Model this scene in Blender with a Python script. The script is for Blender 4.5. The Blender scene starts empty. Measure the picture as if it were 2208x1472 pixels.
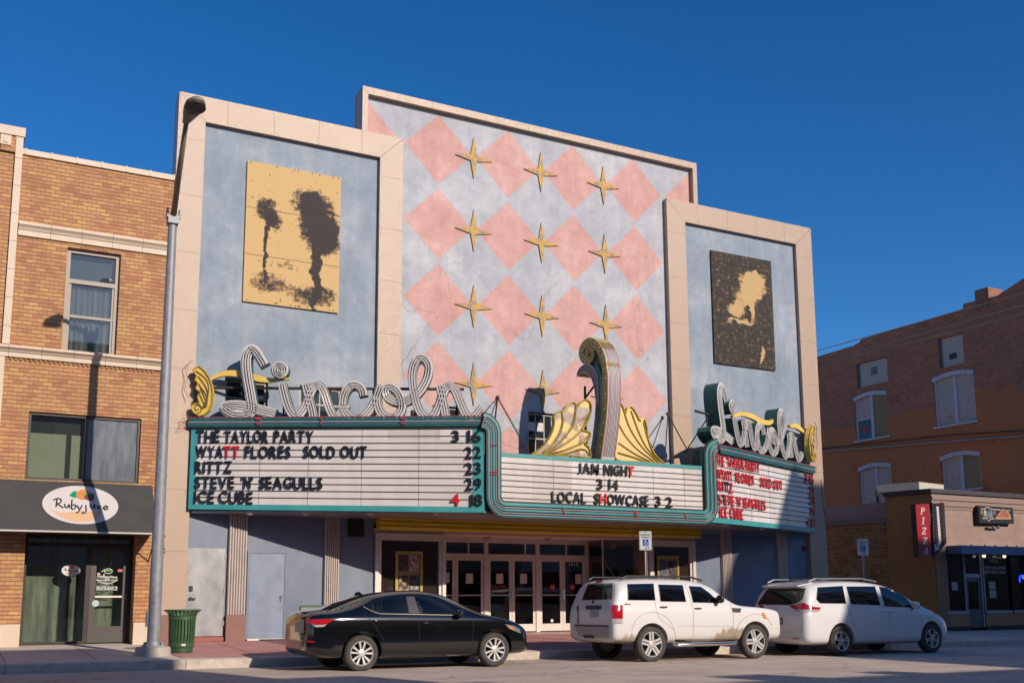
import bpy, bmesh, math, random
from mathutils import Vector, Matrix
from mathutils.bvhtree import BVHTree
random.seed(7)
SC = bpy.context.scene
COL = SC.collection
PI = math.pi
# ------------------------------------------------------------------ camera
W, H = 2208, 1472
FPX, CX, CY = 2273.614743, 1104.0, 940.0          # focal length and optical centre, in pixels of the photograph (shifted lens)
RM = Matrix(((0.8831791, -0.0673715, -0.4641722), (-0.4690056, -0.1381088, -0.8723300), (-0.0053361, 0.9881230, -0.1535724)))
def ortho(m):
    x = m.col[0].normalized(); y = m.col[1]; y = (y - x * y.dot(x)).normalized(); z = x.cross(y)
    return Matrix((x, y, z)).transposed()
RM = ortho(RM)
CAM = Vector((0, 0, 1.25))
cd = bpy.data.cameras.new('camera'); cam = bpy.data.objects.new('camera', cd); COL.objects.link(cam)
cam.matrix_world = Matrix.Translation(CAM) @ RM.to_4x4()
cd.sensor_fit = 'HORIZONTAL'; cd.sensor_width = 36.0; cd.lens = FPX / W * 36.0
cd.shift_y = (CY - H / 2) / W; cd.clip_start = 0.1; cd.clip_end = 3000
SC.camera = cam
# ------------------------------------------------------------------ sky, sun, exposure
SUN_AZ, SUN_EL = math.radians(16.5), math.radians(25)       # azimuth measured from -Y towards +X
SDIR = Vector((math.sin(SUN_AZ) * math.cos(SUN_EL), -math.cos(SUN_AZ) * math.cos(SUN_EL), math.sin(SUN_EL)))
wd = bpy.data.worlds.new('World'); SC.world = wd; wd.use_nodes = True
wn = wd.node_tree; bg = wn.nodes['Background']
sky = wn.nodes.new('ShaderNodeTexSky'); sky.sky_type = 'NISHITA'; sky.sun_disc = False
sky.sun_elevation = SUN_EL; sky.sun_rotation = PI - SUN_AZ
sky.altitude = 1900; sky.air_density = 1.0; sky.dust_density = 2.2; sky.ozone_density = 4.0
hs_ = wn.nodes.new('ShaderNodeHueSaturation'); hs_.inputs['Saturation'].default_value = 1.28; hs_.inputs['Value'].default_value = .70; hs_.inputs['Hue'].default_value = .504
wn.links.new(sky.outputs[0], hs_.inputs['Color']); wn.links.new(hs_.outputs[0], bg.inputs[0]); bg.inputs[1].default_value = 0.15
sl = bpy.data.lights.new('sun', 'SUN'); sl.energy = 3.6; sl.angle = math.radians(0.53); sl.color = (1.0, 0.875, 0.735)
so = bpy.data.objects.new('sun', sl); COL.objects.link(so); so.location = (20, -40, 40)
so.rotation_euler = SDIR.to_track_quat('Z', 'Y').to_euler()
SC.view_settings.view_transform = 'Standard'; SC.view_settings.look = 'None'
SC.view_settings.exposure = 0.32; SC.view_settings.gamma = 1.0; SC.view_settings.use_curve_mapping = False
SC.cycles.max_bounces = 8; SC.cycles.caustics_reflective = False; SC.cycles.caustics_refractive = False
try: SC.cycles.use_denoising = True
except Exception: pass

# ------------------------------------------------------------------ measuring helpers: a pixel of the photograph -> a point on a real plane
def ray(px, py): return RM @ Vector((px - CX, -(py - CY), -FPX))
def onplane(px, py, p0, n):
    d = ray(px, py); t = (Vector(p0) - CAM).dot(n) / d.dot(n); return CAM + d * t
def Y(px, py, y): return onplane(px, py, (0, y, 0), Vector((0, 1, 0)))
def X(px, py, x): return onplane(px, py, (x, 0, 0), Vector((1, 0, 0)))
def gz(x): return max(-0.25, min(0.06, -0.0058 * (x - 6.7)))         # the street falls gently to the right

# ------------------------------------------------------------------ materials
MATS = {}
def POS(nt): return nt.nodes.new('ShaderNodeNewGeometry').outputs['Position']
def nodes_of(name):
    m = bpy.data.materials.new(name); m.use_nodes = True
    nt = m.node_tree; return m, nt, nt.nodes['Principled BSDF']
def sset(b, key, v):
    if key in b.inputs: b.inputs[key].default_value = v
def c4(c): return (c[0], c[1], c[2], 1)
def mat(name, col, rough=.6, metal=0., col2=None, vs=2.5, vd=5, vlo=.35, vhi=.7, bump=0., bs=60., coat=0., spec=None, stretch=(1, 1, 1), emit=None, es=1., rvar=0.):
    if name in MATS: return MATS[name]
    m, nt, b = nodes_of(name); N = nt.nodes; L = nt.links
    b.inputs['Base Color'].default_value = c4(col); b.inputs['Roughness'].default_value = rough; b.inputs['Metallic'].default_value = metal
    if coat: sset(b, 'Coat Weight', coat); sset(b, 'Coat Roughness', .03)
    if spec is not None: sset(b, 'Specular IOR Level', spec)
    if emit: sset(b, 'Emission Color', c4(emit)); sset(b, 'Emission Strength', es)
    if col2 or bump or rvar:
        tc = N.new('ShaderNodeTexCoord'); mp = N.new('ShaderNodeMapping'); mp.inputs['Scale'].default_value = stretch
        L.new(POS(nt), mp.inputs[0])
    if col2 or rvar:
        nz = N.new('ShaderNodeTexNoise'); nz.inputs['Scale'].default_value = vs; nz.inputs['Detail'].default_value = vd; nz.inputs['Roughness'].default_value = .62
        L.new(mp.outputs[0], nz.inputs[0])
    if col2:
        r = N.new('ShaderNodeValToRGB'); r.color_ramp.elements[0].position = vlo; r.color_ramp.elements[1].position = vhi
        r.color_ramp.elements[0].color = c4(col); r.color_ramp.elements[1].color = c4(col2)
        L.new(nz.outputs[0], r.inputs[0]); L.new(r.outputs[0], b.inputs['Base Color'])
    if rvar:
        mr = N.new('ShaderNodeMapRange'); mr.inputs[3].default_value = max(0, rough - rvar); mr.inputs[4].default_value = rough + rvar
        L.new(nz.outputs[0], mr.inputs[0]); L.new(mr.outputs[0], b.inputs['Roughness'])
    if bump:
        n2 = N.new('ShaderNodeTexNoise'); n2.inputs['Scale'].default_value = bs; n2.inputs['Detail'].default_value = 4
        L.new(mp.outputs[0], n2.inputs[0]); bp = N.new('ShaderNodeBump'); bp.inputs['Strength'].default_value = bump; bp.inputs['Distance'].default_value = .02
        L.new(n2.outputs[0], bp.inputs['Height']); L.new(bp.outputs[0], b.inputs['Normal'])
    MATS[name] = m; return m
def mathn(nt, op, a, b=None, c=None):
    n = nt.nodes.new('ShaderNodeMath'); n.operation = op
    for i, v in enumerate((a, b, c)):
        if v is None: continue
        if isinstance(v, (int, float)): n.inputs[i].default_value = v
        else: nt.links.new(v, n.inputs[i])
    return n.outputs[0]
def mixc(nt, fac, a, b, mode='MIX'):
    n = nt.nodes.new('ShaderNodeMixRGB'); n.blend_type = mode
    for i, v in enumerate((fac, a, b)):
        if isinstance(v, (int, float)): n.inputs[i].default_value = v
        elif isinstance(v, tuple): n.inputs[i].default_value = c4(v)
        else: nt.links.new(v, n.inputs[i])
    return n.outputs[0]
def noise(nt, vec, scale, detail=4, rough=.6):
    n = nt.nodes.new('ShaderNodeTexNoise'); n.inputs['Scale'].default_value = scale; n.inputs['Detail'].default_value = detail; n.inputs['Roughness'].default_value = rough
    nt.links.new(vec, n.inputs[0]); return n.outputs[0]
def ramp(nt, fac, stops):
    r = nt.nodes.new('ShaderNodeValToRGB'); e = r.color_ramp.elements
    while len(e) < len(stops): e.new(.5)
    for i, (p, c) in enumerate(stops): e[i].position = p; e[i].color = c4(c) if len(c) == 3 else c
    nt.links.new(fac, r.inputs[0]); return r.outputs[0]
def brick(name, ca, cb, cc, mortar, bw=.21, bh=.075, mw=.010, axis='x', rough=.85, stain=None, painted=None, bumps=.5):
    if name in MATS: return MATS[name]
    m, nt, b = nodes_of(name); N = nt.nodes; L = nt.links
    tc = N.new('ShaderNodeTexCoord'); sp = N.new('ShaderNodeSeparateXYZ'); L.new(POS(nt), sp.inputs[0])
    cb_ = N.new('ShaderNodeCombineXYZ')
    if axis == 'xy': L.new(mathn(nt, 'ADD', sp.outputs[0], sp.outputs[1]), cb_.inputs[0])
    else: L.new(sp.outputs[0 if axis == 'x' else 1], cb_.inputs[0])
    L.new(sp.outputs[2], cb_.inputs[1])
    t = N.new('ShaderNodeTexBrick'); L.new(cb_.outputs[0], t.inputs[0])
    t.inputs['Color1'].default_value = (0, 0, 0, 1); t.inputs['Color2'].default_value = (1, 1, 1, 1); t.inputs['Mortar'].default_value = (.5, .5, .5, 1)
    t.inputs['Scale'].default_value = 1; t.inputs['Mortar Size'].default_value = mw; t.inputs['Mortar Smooth'].default_value = .2
    t.inputs['Brick Width'].default_value = bw; t.inputs['Row Height'].default_value = bh; t.inputs['Bias'].default_value = 0
    base = ramp(nt, t.outputs['Color'], [(0, ca), (.38, cb), (.62, cb), (1, cc)])
    nz = noise(nt, POS(nt), 1.3, 5); base = mixc(nt, .35, base, ramp(nt, nz, [(.3, (.45, .45, .45)), (.7, (1.2, 1.2, 1.2))]), 'MULTIPLY')
    fine = noise(nt, cb_.outputs[0], 45, 3); base = mixc(nt, .4, base, ramp(nt, fine, [(.25, (.55, .55, .55)), (.75, (1.3, 1.3, 1.3))]), 'MULTIPLY')
    if painted:                      # an old, thicker coat of paint with a ragged upper edge
        pc, edge = painted
        hgt = mathn(nt, 'ADD', sp.outputs[2], mathn(nt, 'MULTIPLY', mathn(nt, 'SUBTRACT', noise(nt, POS(nt), .22, 6), .5), 5.5))
        base = mixc(nt, ramp(nt, mathn(nt, 'SUBTRACT', hgt, edge), [(.0, (1, 1, 1)), (.05, (0, 0, 0))]), base, pc)
        base = mixc(nt, .30, base, ramp(nt, fine, [(.3, (.7, .7, .7)), (.7, (1.2, 1.2, 1.2))]), 'MULTIPLY')
    hz = mathn(nt, 'FRACT', mathn(nt, 'DIVIDE', sp.outputs[2], bh))
    bed = mathn(nt, 'GREATER_THAN', mathn(nt, 'ABSOLUTE', mathn(nt, 'SUBTRACT', hz, .5)), .5 - mw * .85 / bh)
    col = mixc(nt, mathn(nt, 'MAXIMUM', mathn(nt, 'MULTIPLY', bed, .95), mathn(nt, 'MULTIPLY', t.outputs['Fac'], .38)), base, mortar)
    if stain:
        sn = noise(nt, POS(nt), .45, 6); col = mixc(nt, ramp(nt, sn, [(.60, (0, 0, 0)), (.72, (.6, .6, .6))]), col, stain)
    L.new(col, b.inputs['Base Color']); b.inputs['Roughness'].default_value = rough
    bp = N.new('ShaderNodeBump'); bp.inputs['Strength'].default_value = bumps; bp.inputs['Distance'].default_value = .012; bp.invert = True
    L.new(t.outputs['Fac'], bp.inputs['Height']); L.new(bp.outputs[0], b.inputs['Normal'])
    MATS[name] = m; return m
def glass(name, tint=(.02, .022, .022), trans=.0, rough=.03, wave=.0, tcol=(.86, .9, .88)):
    """window glass: a clear pane that reflects more at a slant; trans = how much is seen through"""
    if name in MATS: return MATS[name]
    m, nt, b = nodes_of(name); N = nt.nodes; L = nt.links
    b.inputs['Base Color'].default_value = c4(tint); b.inputs['Roughness'].default_value = rough; sset(b, 'IOR', 1.52)
    if wave:
        tc = N.new('ShaderNodeTexCoord'); n2 = noise(nt, POS(nt), 1.1, 1); bp = N.new('ShaderNodeBump'); bp.inputs['Strength'].default_value = wave; bp.inputs['Distance'].default_value = .05
        L.new(n2, bp.inputs['Height']); L.new(bp.outputs[0], b.inputs['Normal'])
    if trans:
        tr = N.new('ShaderNodeBsdfTransparent'); tr.inputs[0].default_value = c4(tcol); gl = N.new('ShaderNodeBsdfGlossy'); gl.inputs['Roughness'].default_value = rough
        fr = N.new('ShaderNodeFresnel'); fr.inputs[0].default_value = 1.55
        f2 = mathn(nt, 'ADD', mathn(nt, 'MULTIPLY', fr.outputs[0], 1.3), .03)
        mx = N.new('ShaderNodeMixShader'); L.new(f2, mx.inputs[0]); L.new(tr.outputs[0], mx.inputs[1]); L.new(gl.outputs[0], mx.inputs[2])
        m2 = N.new('ShaderNodeMixShader'); m2.inputs[0].default_value = trans; L.new(b.outputs[0], m2.inputs[1]); L.new(mx.outputs[0], m2.inputs[2])
        L.new(m2.outputs[0], N['Material Output'].inputs[0])
    MATS[name] = m; return m

# ------------------------------------------------------------------ mesh builder and scene bookkeeping
ORG = {}
def org(o): return ORG.get(o.name, Vector((0, 0, 0))) if o else Vector((0, 0, 0))
def tag(o, label=None, cat=None, group=None, kind=None):
    if label: o['label'] = label
    if cat: o['category'] = cat
    if group: o['group'] = group
    if kind: o['kind'] = kind
    return o
def thing(name, loc, label, cat, group=None):
    o = bpy.data.objects.new(name, None); o.empty_display_size = .2; COL.objects.link(o); o.location = loc
    ORG[o.name] = Vector(loc); return tag(o, label, cat, group)
def spread(name, pts, r, m, parent, n=6):
    b = MB(); b.ball(org(parent), r, n); o = b.build(name, m, parent, smooth='all'); first = True
    for p in pts:
        if not first: o = o.copy(); COL.objects.link(o); o.parent = parent
        o.location = Vector(p) - org(parent); first = False
class MB:
    def __init__(s): s.v = []; s.f = []; s.m = []
    def add(s, vs, fs, m=0):
        k = len(s.v); s.v += [Vector(p) for p in vs]
        for f in fs: s.f.append([i + k for i in f]); s.m.append(m)
        return s
    def quad(s, *p, m=0): return s.add(p, [list(range(len(p)))], m)
    def box(s, x0, x1, y0, y1, z0, z1, m=0):
        v = [(x0, y0, z0), (x1, y0, z0), (x1, y1, z0), (x0, y1, z0), (x0, y0, z1), (x1, y0, z1), (x1, y1, z1), (x0, y1, z1)]
        return s.add(v, [(0, 3, 2, 1), (4, 5, 6, 7), (0, 1, 5, 4), (1, 2, 6, 5), (2, 3, 7, 6), (3, 0, 4, 7)], m)
    def prism(s, poly, ext, m=0, mside=None):
        n = len(poly); ext = Vector(ext); a = [Vector(p) for p in poly]; b = [p + ext for p in a]
        s.add(a + b, [list(range(n)), list(range(2 * n - 1, n - 1, -1))], m)
        s.add(a + b, [(i, i + n, (i + 1) % n + n, (i + 1) % n) for i in range(n)], m if mside is None else mside); return s
    def tube(s, path, r, n=8, m=0, closed=False, caps=True):
        P = [Vector(p) for p in path]; K = len(P); rr = r if isinstance(r, (list, tuple)) else [r] * K
        rings = []; up = None
        for i, p in enumerate(P):
            a = P[(i - 1) % K] if (closed or i > 0) else p; b = P[(i + 1) % K] if (closed or i < K - 1) else p
            t = (b - a); t = t.normalized() if t.length > 1e-9 else Vector((0, 0, 1))
            if up is None: up = t.orthogonal().normalized()
            up = (up - t * up.dot(t)); up = up.normalized() if up.length > 1e-6 else t.orthogonal().normalized()
            w = t.cross(up); rings.append([p + (up * math.cos(2 * PI * j / n) + w * math.sin(2 * PI * j / n)) * rr[i] for j in range(n)])
        vs = [q for g in rings for q in g]; fs = []
        for i in range(K if closed else K - 1):
            a = i * n; b = ((i + 1) % K) * n
            for j in range(n): fs.append((a + j, a + (j + 1) % n, b + (j + 1) % n, b + j))
        if caps and not closed: fs.append(list(range(n - 1, -1, -1))); fs.append(list(range((K - 1) * n, K * n)))
        return s.add(vs, fs, m)
    def lathe(s, prof, c, ax='z', n=24, m=0, a0=0, a1=2 * PI):
        c = Vector(c); full = abs(a1 - a0 - 2 * PI) < 1e-6; K = n if full else n + 1; vs = []
        for r, h in prof:
            for j in range(K):
                a = a0 + (a1 - a0) * j / n; u, w = r * math.cos(a), r * math.sin(a)
                vs.append(c + (Vector((u, w, h)) if ax == 'z' else Vector((u, h, w)) if ax == 'y' else Vector((h, u, w))))
        fs = []
        for i in range(len(prof) - 1):
            for j in range(n): fs.append((i * K + j, i * K + (j + 1) % K, (i + 1) * K + (j + 1) % K, (i + 1) * K + j))
        return s.add(vs, fs, m)
    def ball(s, c, r, n=8, m=0):
        return s.lathe([(r * math.sin(PI * i / 5) + 1e-4, -r * math.cos(PI * i / 5)) for i in range(6)], c, 'z', n, m)
    def strip(s, path, hw, nrm, th, m=0):
        """flat band of half width hw along path, lying in the plane with normal nrm, th thick (backwards)"""
        P = [Vector(p) for p in path]; nrm = Vector(nrm).normalized(); hw = hw if isinstance(hw, (list, tuple)) else [hw] * len(P); A = []; B = []
        for i, p in enumerate(P):
            t = (P[min(i + 1, len(P) - 1)] - P[max(i - 1, 0)]).normalized(); w = nrm.cross(t).normalized(); A.append(p + w * hw[i]); B.append(p - w * hw[i])
        bk = -nrm * th; n = len(P); vs = A + B + [p + bk for p in A] + [p + bk for p in B]; fs = []
        for i in range(n - 1):
            fs += [(i, i + 1, n + i + 1, n + i), (2 * n + i, 3 * n + i, 3 * n + i + 1, 2 * n + i + 1), (i, 2 * n + i, 2 * n + i + 1, i + 1), (n + i, n + i + 1, 3 * n + i + 1, 3 * n + i)]
        fs += [(0, n, 3 * n, 2 * n), (n - 1, 3 * n - 1, 4 * n - 1, 2 * n - 1)]
        return s.add(vs, fs, m)
    def build(s, name, mats, parent=None, smooth=False, origin=None, bevel=0):
        me = bpy.data.meshes.new(name); o0 = Vector(origin) if origin is not None else org(parent)
        me.from_pydata([p - o0 for p in s.v], [], s.f)
        for m in (mats if isinstance(mats, (list, tuple)) else [mats]): me.materials.append(m)
        me.polygons.foreach_set('material_index', s.m)
        bm = bmesh.new(); bm.from_mesh(me); bmesh.ops.recalc_face_normals(bm, faces=bm.faces); bm.to_mesh(me); bm.free()
        if smooth: me.polygons.foreach_set('use_smooth', [True] * len(me.polygons))
        me.update(); o = bpy.data.objects.new(name, me); COL.objects.link(o)
        if parent: o.parent = parent
        else: o.location = o0
        ORG[o.name] = o0
        if smooth and smooth != 'all':
            md = o.modifiers.new('edges', 'EDGE_SPLIT'); md.split_angle = math.radians(35)
        if bevel:
            md = o.modifiers.new('bevel', 'BEVEL'); md.width = bevel; md.segments = 2; md.limit_method = 'ANGLE'
        return o
def arc(c, r, a0, a1, n, f): return [f(c[0] + r * math.cos(a0 + (a1 - a0) * i / n), c[1] + r * math.sin(a0 + (a1 - a0) * i / n)) for i in range(n + 1)]
def spline(P, n=6):
    P = [Vector(p) for p in P]; out = []
    for i in range(len(P) - 1):
        p0 = P[max(i - 1, 0)]; p1 = P[i]; p2 = P[i + 1]; p3 = P[min(i + 2, len(P) - 1)]
        for k in range(n):
            t = k / n; out.append(.5 * ((2 * p1) + (p2 - p0) * t + (2 * p0 - 5 * p1 + 4 * p2 - p3) * t * t + (3 * p1 - p0 - 3 * p2 + p3) * t ** 3))
    out.append(P[-1]); return out
FONTC = {}
def glyphs(body, ext=.02, bold=0., shear=0.):
    key = (body, ext, bold, shear)
    if key in FONTC: return FONTC[key]
    cu = bpy.data.curves.new('t', 'FONT'); cu.body = body; cu.size = 1; cu.extrude = .5; cu.offset = bold; cu.shear = shear; cu.resolution_u = 3
    o = bpy.data.objects.new('t', cu); COL.objects.link(o); dg = bpy.context.evaluated_depsgraph_get(); dg.update()
    me = bpy.data.meshes.new_from_object(o.evaluated_get(dg))
    v = [p.co.copy() for p in me.vertices]; f = [list(p.vertices) for p in me.polygons]
    bpy.data.objects.remove(o); bpy.data.curves.remove(cu); bpy.data.meshes.remove(me)
    FONTC[key] = (v, f); return v, f
def letter(mb, body, p0, ex, ez, w, h, th, m=0, bold=0., shear=0.):
    """write body with its lower left at p0, along ex, up ez, fitted to w x h, th thick towards the viewer"""
    v, f = glyphs(body, th, bold, shear); x0 = min(p.x for p in v); x1 = max(p.x for p in v); y0 = min(p.y for p in v); y1 = max(p.y for p in v)
    ex = Vector(ex); ez = Vector(ez); n = ex.cross(ez); p0 = Vector(p0)
    kx = w / (x1 - x0) if w else h / (y1 - y0)
    vs = [p0 + ex * ((p.x - x0) * kx) + ez * ((p.y - y0) / (y1 - y0) * h) + n * ((p.z + .5) * th) for p in v]
    mb.add(vs, f, m)
EX = Vector((1, 0, 0)); EZ = Vector((0, 0, 1))

# ================================================================== SETTING: street, pavements
asph = mat('asphalt', (.47, .37, .30), .85, col2=(.60, .48, .395), vs=.9, vd=8, bump=.25, bs=90)
def add_cracks(m):
    nt = m.node_tree; b = nt.nodes['Principled BSDF']; lk = b.inputs['Base Color'].links[0].from_socket
    tc = nt.nodes.new('ShaderNodeTexCoord')
    vo = nt.nodes.new('ShaderNodeTexVoronoi'); vo.feature = 'DISTANCE_TO_EDGE'; vo.inputs['Scale'].default_value = .33
    mp = nt.nodes.new('ShaderNodeVectorMath'); mp.operation = 'ADD'
    nz = nt.nodes.new('ShaderNodeTexNoise'); nz.inputs['Scale'].default_value = 1.5; nz.inputs['Detail'].default_value = 6
    nt.links.new(POS(nt), nz.inputs[0]); nt.links.new(POS(nt), mp.inputs[0]); nt.links.new(nz.outputs['Color'], mp.inputs[1]); nt.links.new(mp.outputs[0], vo.inputs[0])
    out = mixc(nt, ramp(nt, vo.outputs['Distance'], [(0, (.75, .75, .75)), (.012, (0, 0, 0))]), lk, (.22, .18, .16))
    mp2 = nt.nodes.new('ShaderNodeMapping'); mp2.inputs['Scale'].default_value = (.12, 1.6, 1); nt.links.new(POS(nt), mp2.inputs[0])
    st = noise(nt, mp2.outputs[0], 1.2, 5); out = mixc(nt, .5, out, ramp(nt, st, [(.35, (.72, .72, .72)), (.65, (1.1, 1.1, 1.1))]), 'MULTIPLY')
    sp = noise(nt, POS(nt), 2.2, 3); out = mixc(nt, ramp(nt, sp, [(.66, (0, 0, 0)), (.72, (.45, .45, .45))]), out, (.25, .21, .19))
    nt.links.new(out, b.inputs['Base Color'])
add_cracks(asph)
conc = mat('pavement_concrete', (.55, .455, .375), .85, col2=(.66, .55, .46), vs=1.4, vd=7, bump=.15, bs=70)
redc = mat('red_tinted_paving', (.46, .20, .17), .7, col2=(.56, .29, .25), vs=1.1, vd=7, bump=.1, bs=60, rvar=.12)
curbm = mat('kerb_concrete', (.42, .35, .29), .9, col2=(.60, .51, .43), vs=5, vd=7, bump=.4, bs=45)
rd = MB(); xs = [-400, -40, -8, 0, 5, 10, 15, 20, 25, 30, 40, 60, 90, 500]; ys = [-500, -60, -12, 0, 8, 14, 20.6, 60, 120, 800]
V = [(x, y, gz(x) - (.02 if y > 21 else 0)) for y in ys for x in xs]; n = len(xs)
rd.add(V, [(j * n + i, j * n + i + 1, (j + 1) * n + i + 1, (j + 1) * n + i) for j in range(len(ys) - 1) for i in range(n - 1)])
tag(rd.build('road', asph), kind='structure')
YC = 20.6
def walk(name, x0, x1, m, y0, y1, zz=None, joints=None):
    b = MB(); k = 8
    for i in range(k):
        a, c = x0 + (x1 - x0) * i / k, x0 + (x1 - x0) * (i + 1) / k
        za, zc_ = gz(a) + .165, gz(c) + .165; zb = .34
        t0 = (y0 - YC) / (25.3 - YC); t1 = (y1 - YC) / (25.3 - YC)
        f = lambda z, t: z + (zb - z) * min(1, max(0, t))
        b.add([(a, y0, f(za, t0)), (c, y0, f(zc_, t0)), (c, y1, f(zc_, t1)), (a, y1, f(za, t1)), (a, y0, -.4), (c, y0, -.4), (c, y1, -.4), (a, y1, -.4)],
              [(0, 1, 2, 3), (0, 4, 5, 1), (2, 6, 7, 3)] + ([(0, 3, 7, 4)] if i == 0 else []) + ([(1, 5, 6, 2)] if i == k - 1 else []))
    return tag(b.build(name, m), kind='structure')
XR0, XR1 = 4.05, 25.4
walk('pavement', -60, XR0, conc, YC + .16, 26.2)
walk('pavement_red', XR0, XR1, redc, YC + .42, 25.6)
walk('pavement_edge', XR0, XR1, conc, YC + .16, YC + .42)
walk('pavement_corner', XR1, 28.2, conc, YC + .16, 33)
kb = MB()
xx = -60.
while xx < 28.2:
    x2 = min(28.2, xx + 3.05)
    za, zb = gz(xx) + .168, gz(x2 - .012) + .168
    kb.add([(xx, YC - .02, gz(xx) - .1), (x2 - .012, YC - .02, gz(x2) - .1), (x2 - .012, YC + .16, gz(x2) - .1), (xx, YC + .16, gz(xx) - .1),
            (xx, YC, za - .02), (x2 - .012, YC, zb - .02), (x2 - .012, YC + .02, zb), (xx, YC + .02, za), (x2 - .012, YC + .16, zb), (xx, YC + .16, za)],
           [(0, 1, 5, 4), (4, 5, 6, 7), (7, 6, 8, 9), (3, 9, 8, 2), (0, 4, 7, 9, 3), (1, 2, 8, 6, 5)])
    xx = x2
tag(kb.build('kerb', curbm), kind='structure')
jm = mat('paving_joint', (.16, .12, .10), .9)
jb = MB()
def wz(x, y): t = min(1, max(0, (y - YC) / (25.3 - YC))); return (gz(x) + .165) + (.34 - gz(x) - .165) * t
for i in range(-3, 17):
    x = 4.05 + 1.52 * i
    jb.add([(x, YC + .43, wz(x, YC + .43) + .004), (x + .014, YC + .43, wz(x, YC + .43) + .004), (x + .014, 25.25, wz(x, 25.25) + .004), (x, 25.25, wz(x, 25.25) + .004)], [(0, 1, 2, 3)])
for y in (22.4, 23.9):
    for i in range(-6, 21):
        x = i * 1.2 + 1; x2 = x + 1.2
        jb.add([(x, y, wz(x, y) + .004), (x2, y, wz(x2, y) + .004), (x2, y + .014, wz(x2, y + .014) + .004), (x, y + .014, wz(x, y + .014) + .004)], [(0, 1, 2, 3)])
tag(jb.build('pavement_joints', jm), kind='structure')
# the ground beside the pizza shop, behind the pavement
gl = MB(); gl.add([(25.4, 33, .1), (70, 33, -.05), (70, 26, -.05), (28.2, 26, .0)], [(0, 1, 2, 3)])
lotm = mat('lot_concrete', (.42, .37, .335), .85, col2=(.54, .47, .42), vs=.8, vd=8, bump=.2, bs=50)
b = MB(); b.add([(28.2, 20.6, -.11), (80, 20.6, -.24), (80, 40, .02), (28.2, 40, .08)], [(0, 1, 2, 3)])
tag(b.build('side_lot', lotm), kind='structure')

# ================================================================== THEATRE
enamel = mat('cream_enamel_panel', (.41, .29, .21), .55, bump=.55, bs=38, coat=.45)
def coat_only(m):          # the orange-peel unevenness lies in the glaze, not in the panel under it
    nt = m.node_tree; b = nt.nodes['Principled BSDF']; l = b.inputs['Normal'].links[0]; src = l.from_socket; nt.links.remove(l); nt.links.new(src, b.inputs['Coat Normal']); sset(b, 'Coat Roughness', .16); sset(b, 'Specular IOR Level', .3)
coat_only(enamel)
grey_edge = mat('panel_joint', (.16, .12, .10), .8)
def weathered(name, ca, cb, cc, streak=True):
    m, nt, b = nodes_of(name); tc = nt.nodes.new('ShaderNodeTexCoord'); o = POS(nt)
    n1 = noise(nt, o, .55, 7, .65); n2 = noise(nt, o, 2.6, 8, .7)
    col = ramp(nt, n1, [(.33, ca), (.5, cb), (.66, cc)])
    mp = nt.nodes.new('ShaderNodeMapping'); mp.inputs['Scale'].default_value = (2.2, 2.2, .22); nt.links.new(o, mp.inputs[0])
    st = noise(nt, mp.outputs[0], 1.5, 6, .65); col = mixc(nt, .5, col, ramp(nt, st, [(.3, (.78, .78, .80)), (.7, (1.2, 1.18, 1.16))]), 'MULTIPLY')
    col = mixc(nt, .55, col, ramp(nt, n2, [(.3, (.80, .80, .82)), (.52, (1, 1, 1)), (.72, (1.28, 1.24, 1.2))]), 'MULTIPLY')
    nt.links.new(col, b.inputs['Base Color']); b.inputs['Roughness'].default_value = .85
    bp = nt.nodes.new('ShaderNodeBump'); bp.inputs['Strength'].default_value = .25; bp.inputs['Distance'].default_value = .02; nt.links.new(noise(nt, o, 14, 5), bp.inputs['Height']); nt.links.new(bp.outputs[0], b.inputs['Normal'])
    MATS[name] = m; return m
bluewall = weathered('weathered_blue_stucco', (.215, .265, .325), (.26, .305, .365), (.36, .385, .425))
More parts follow.
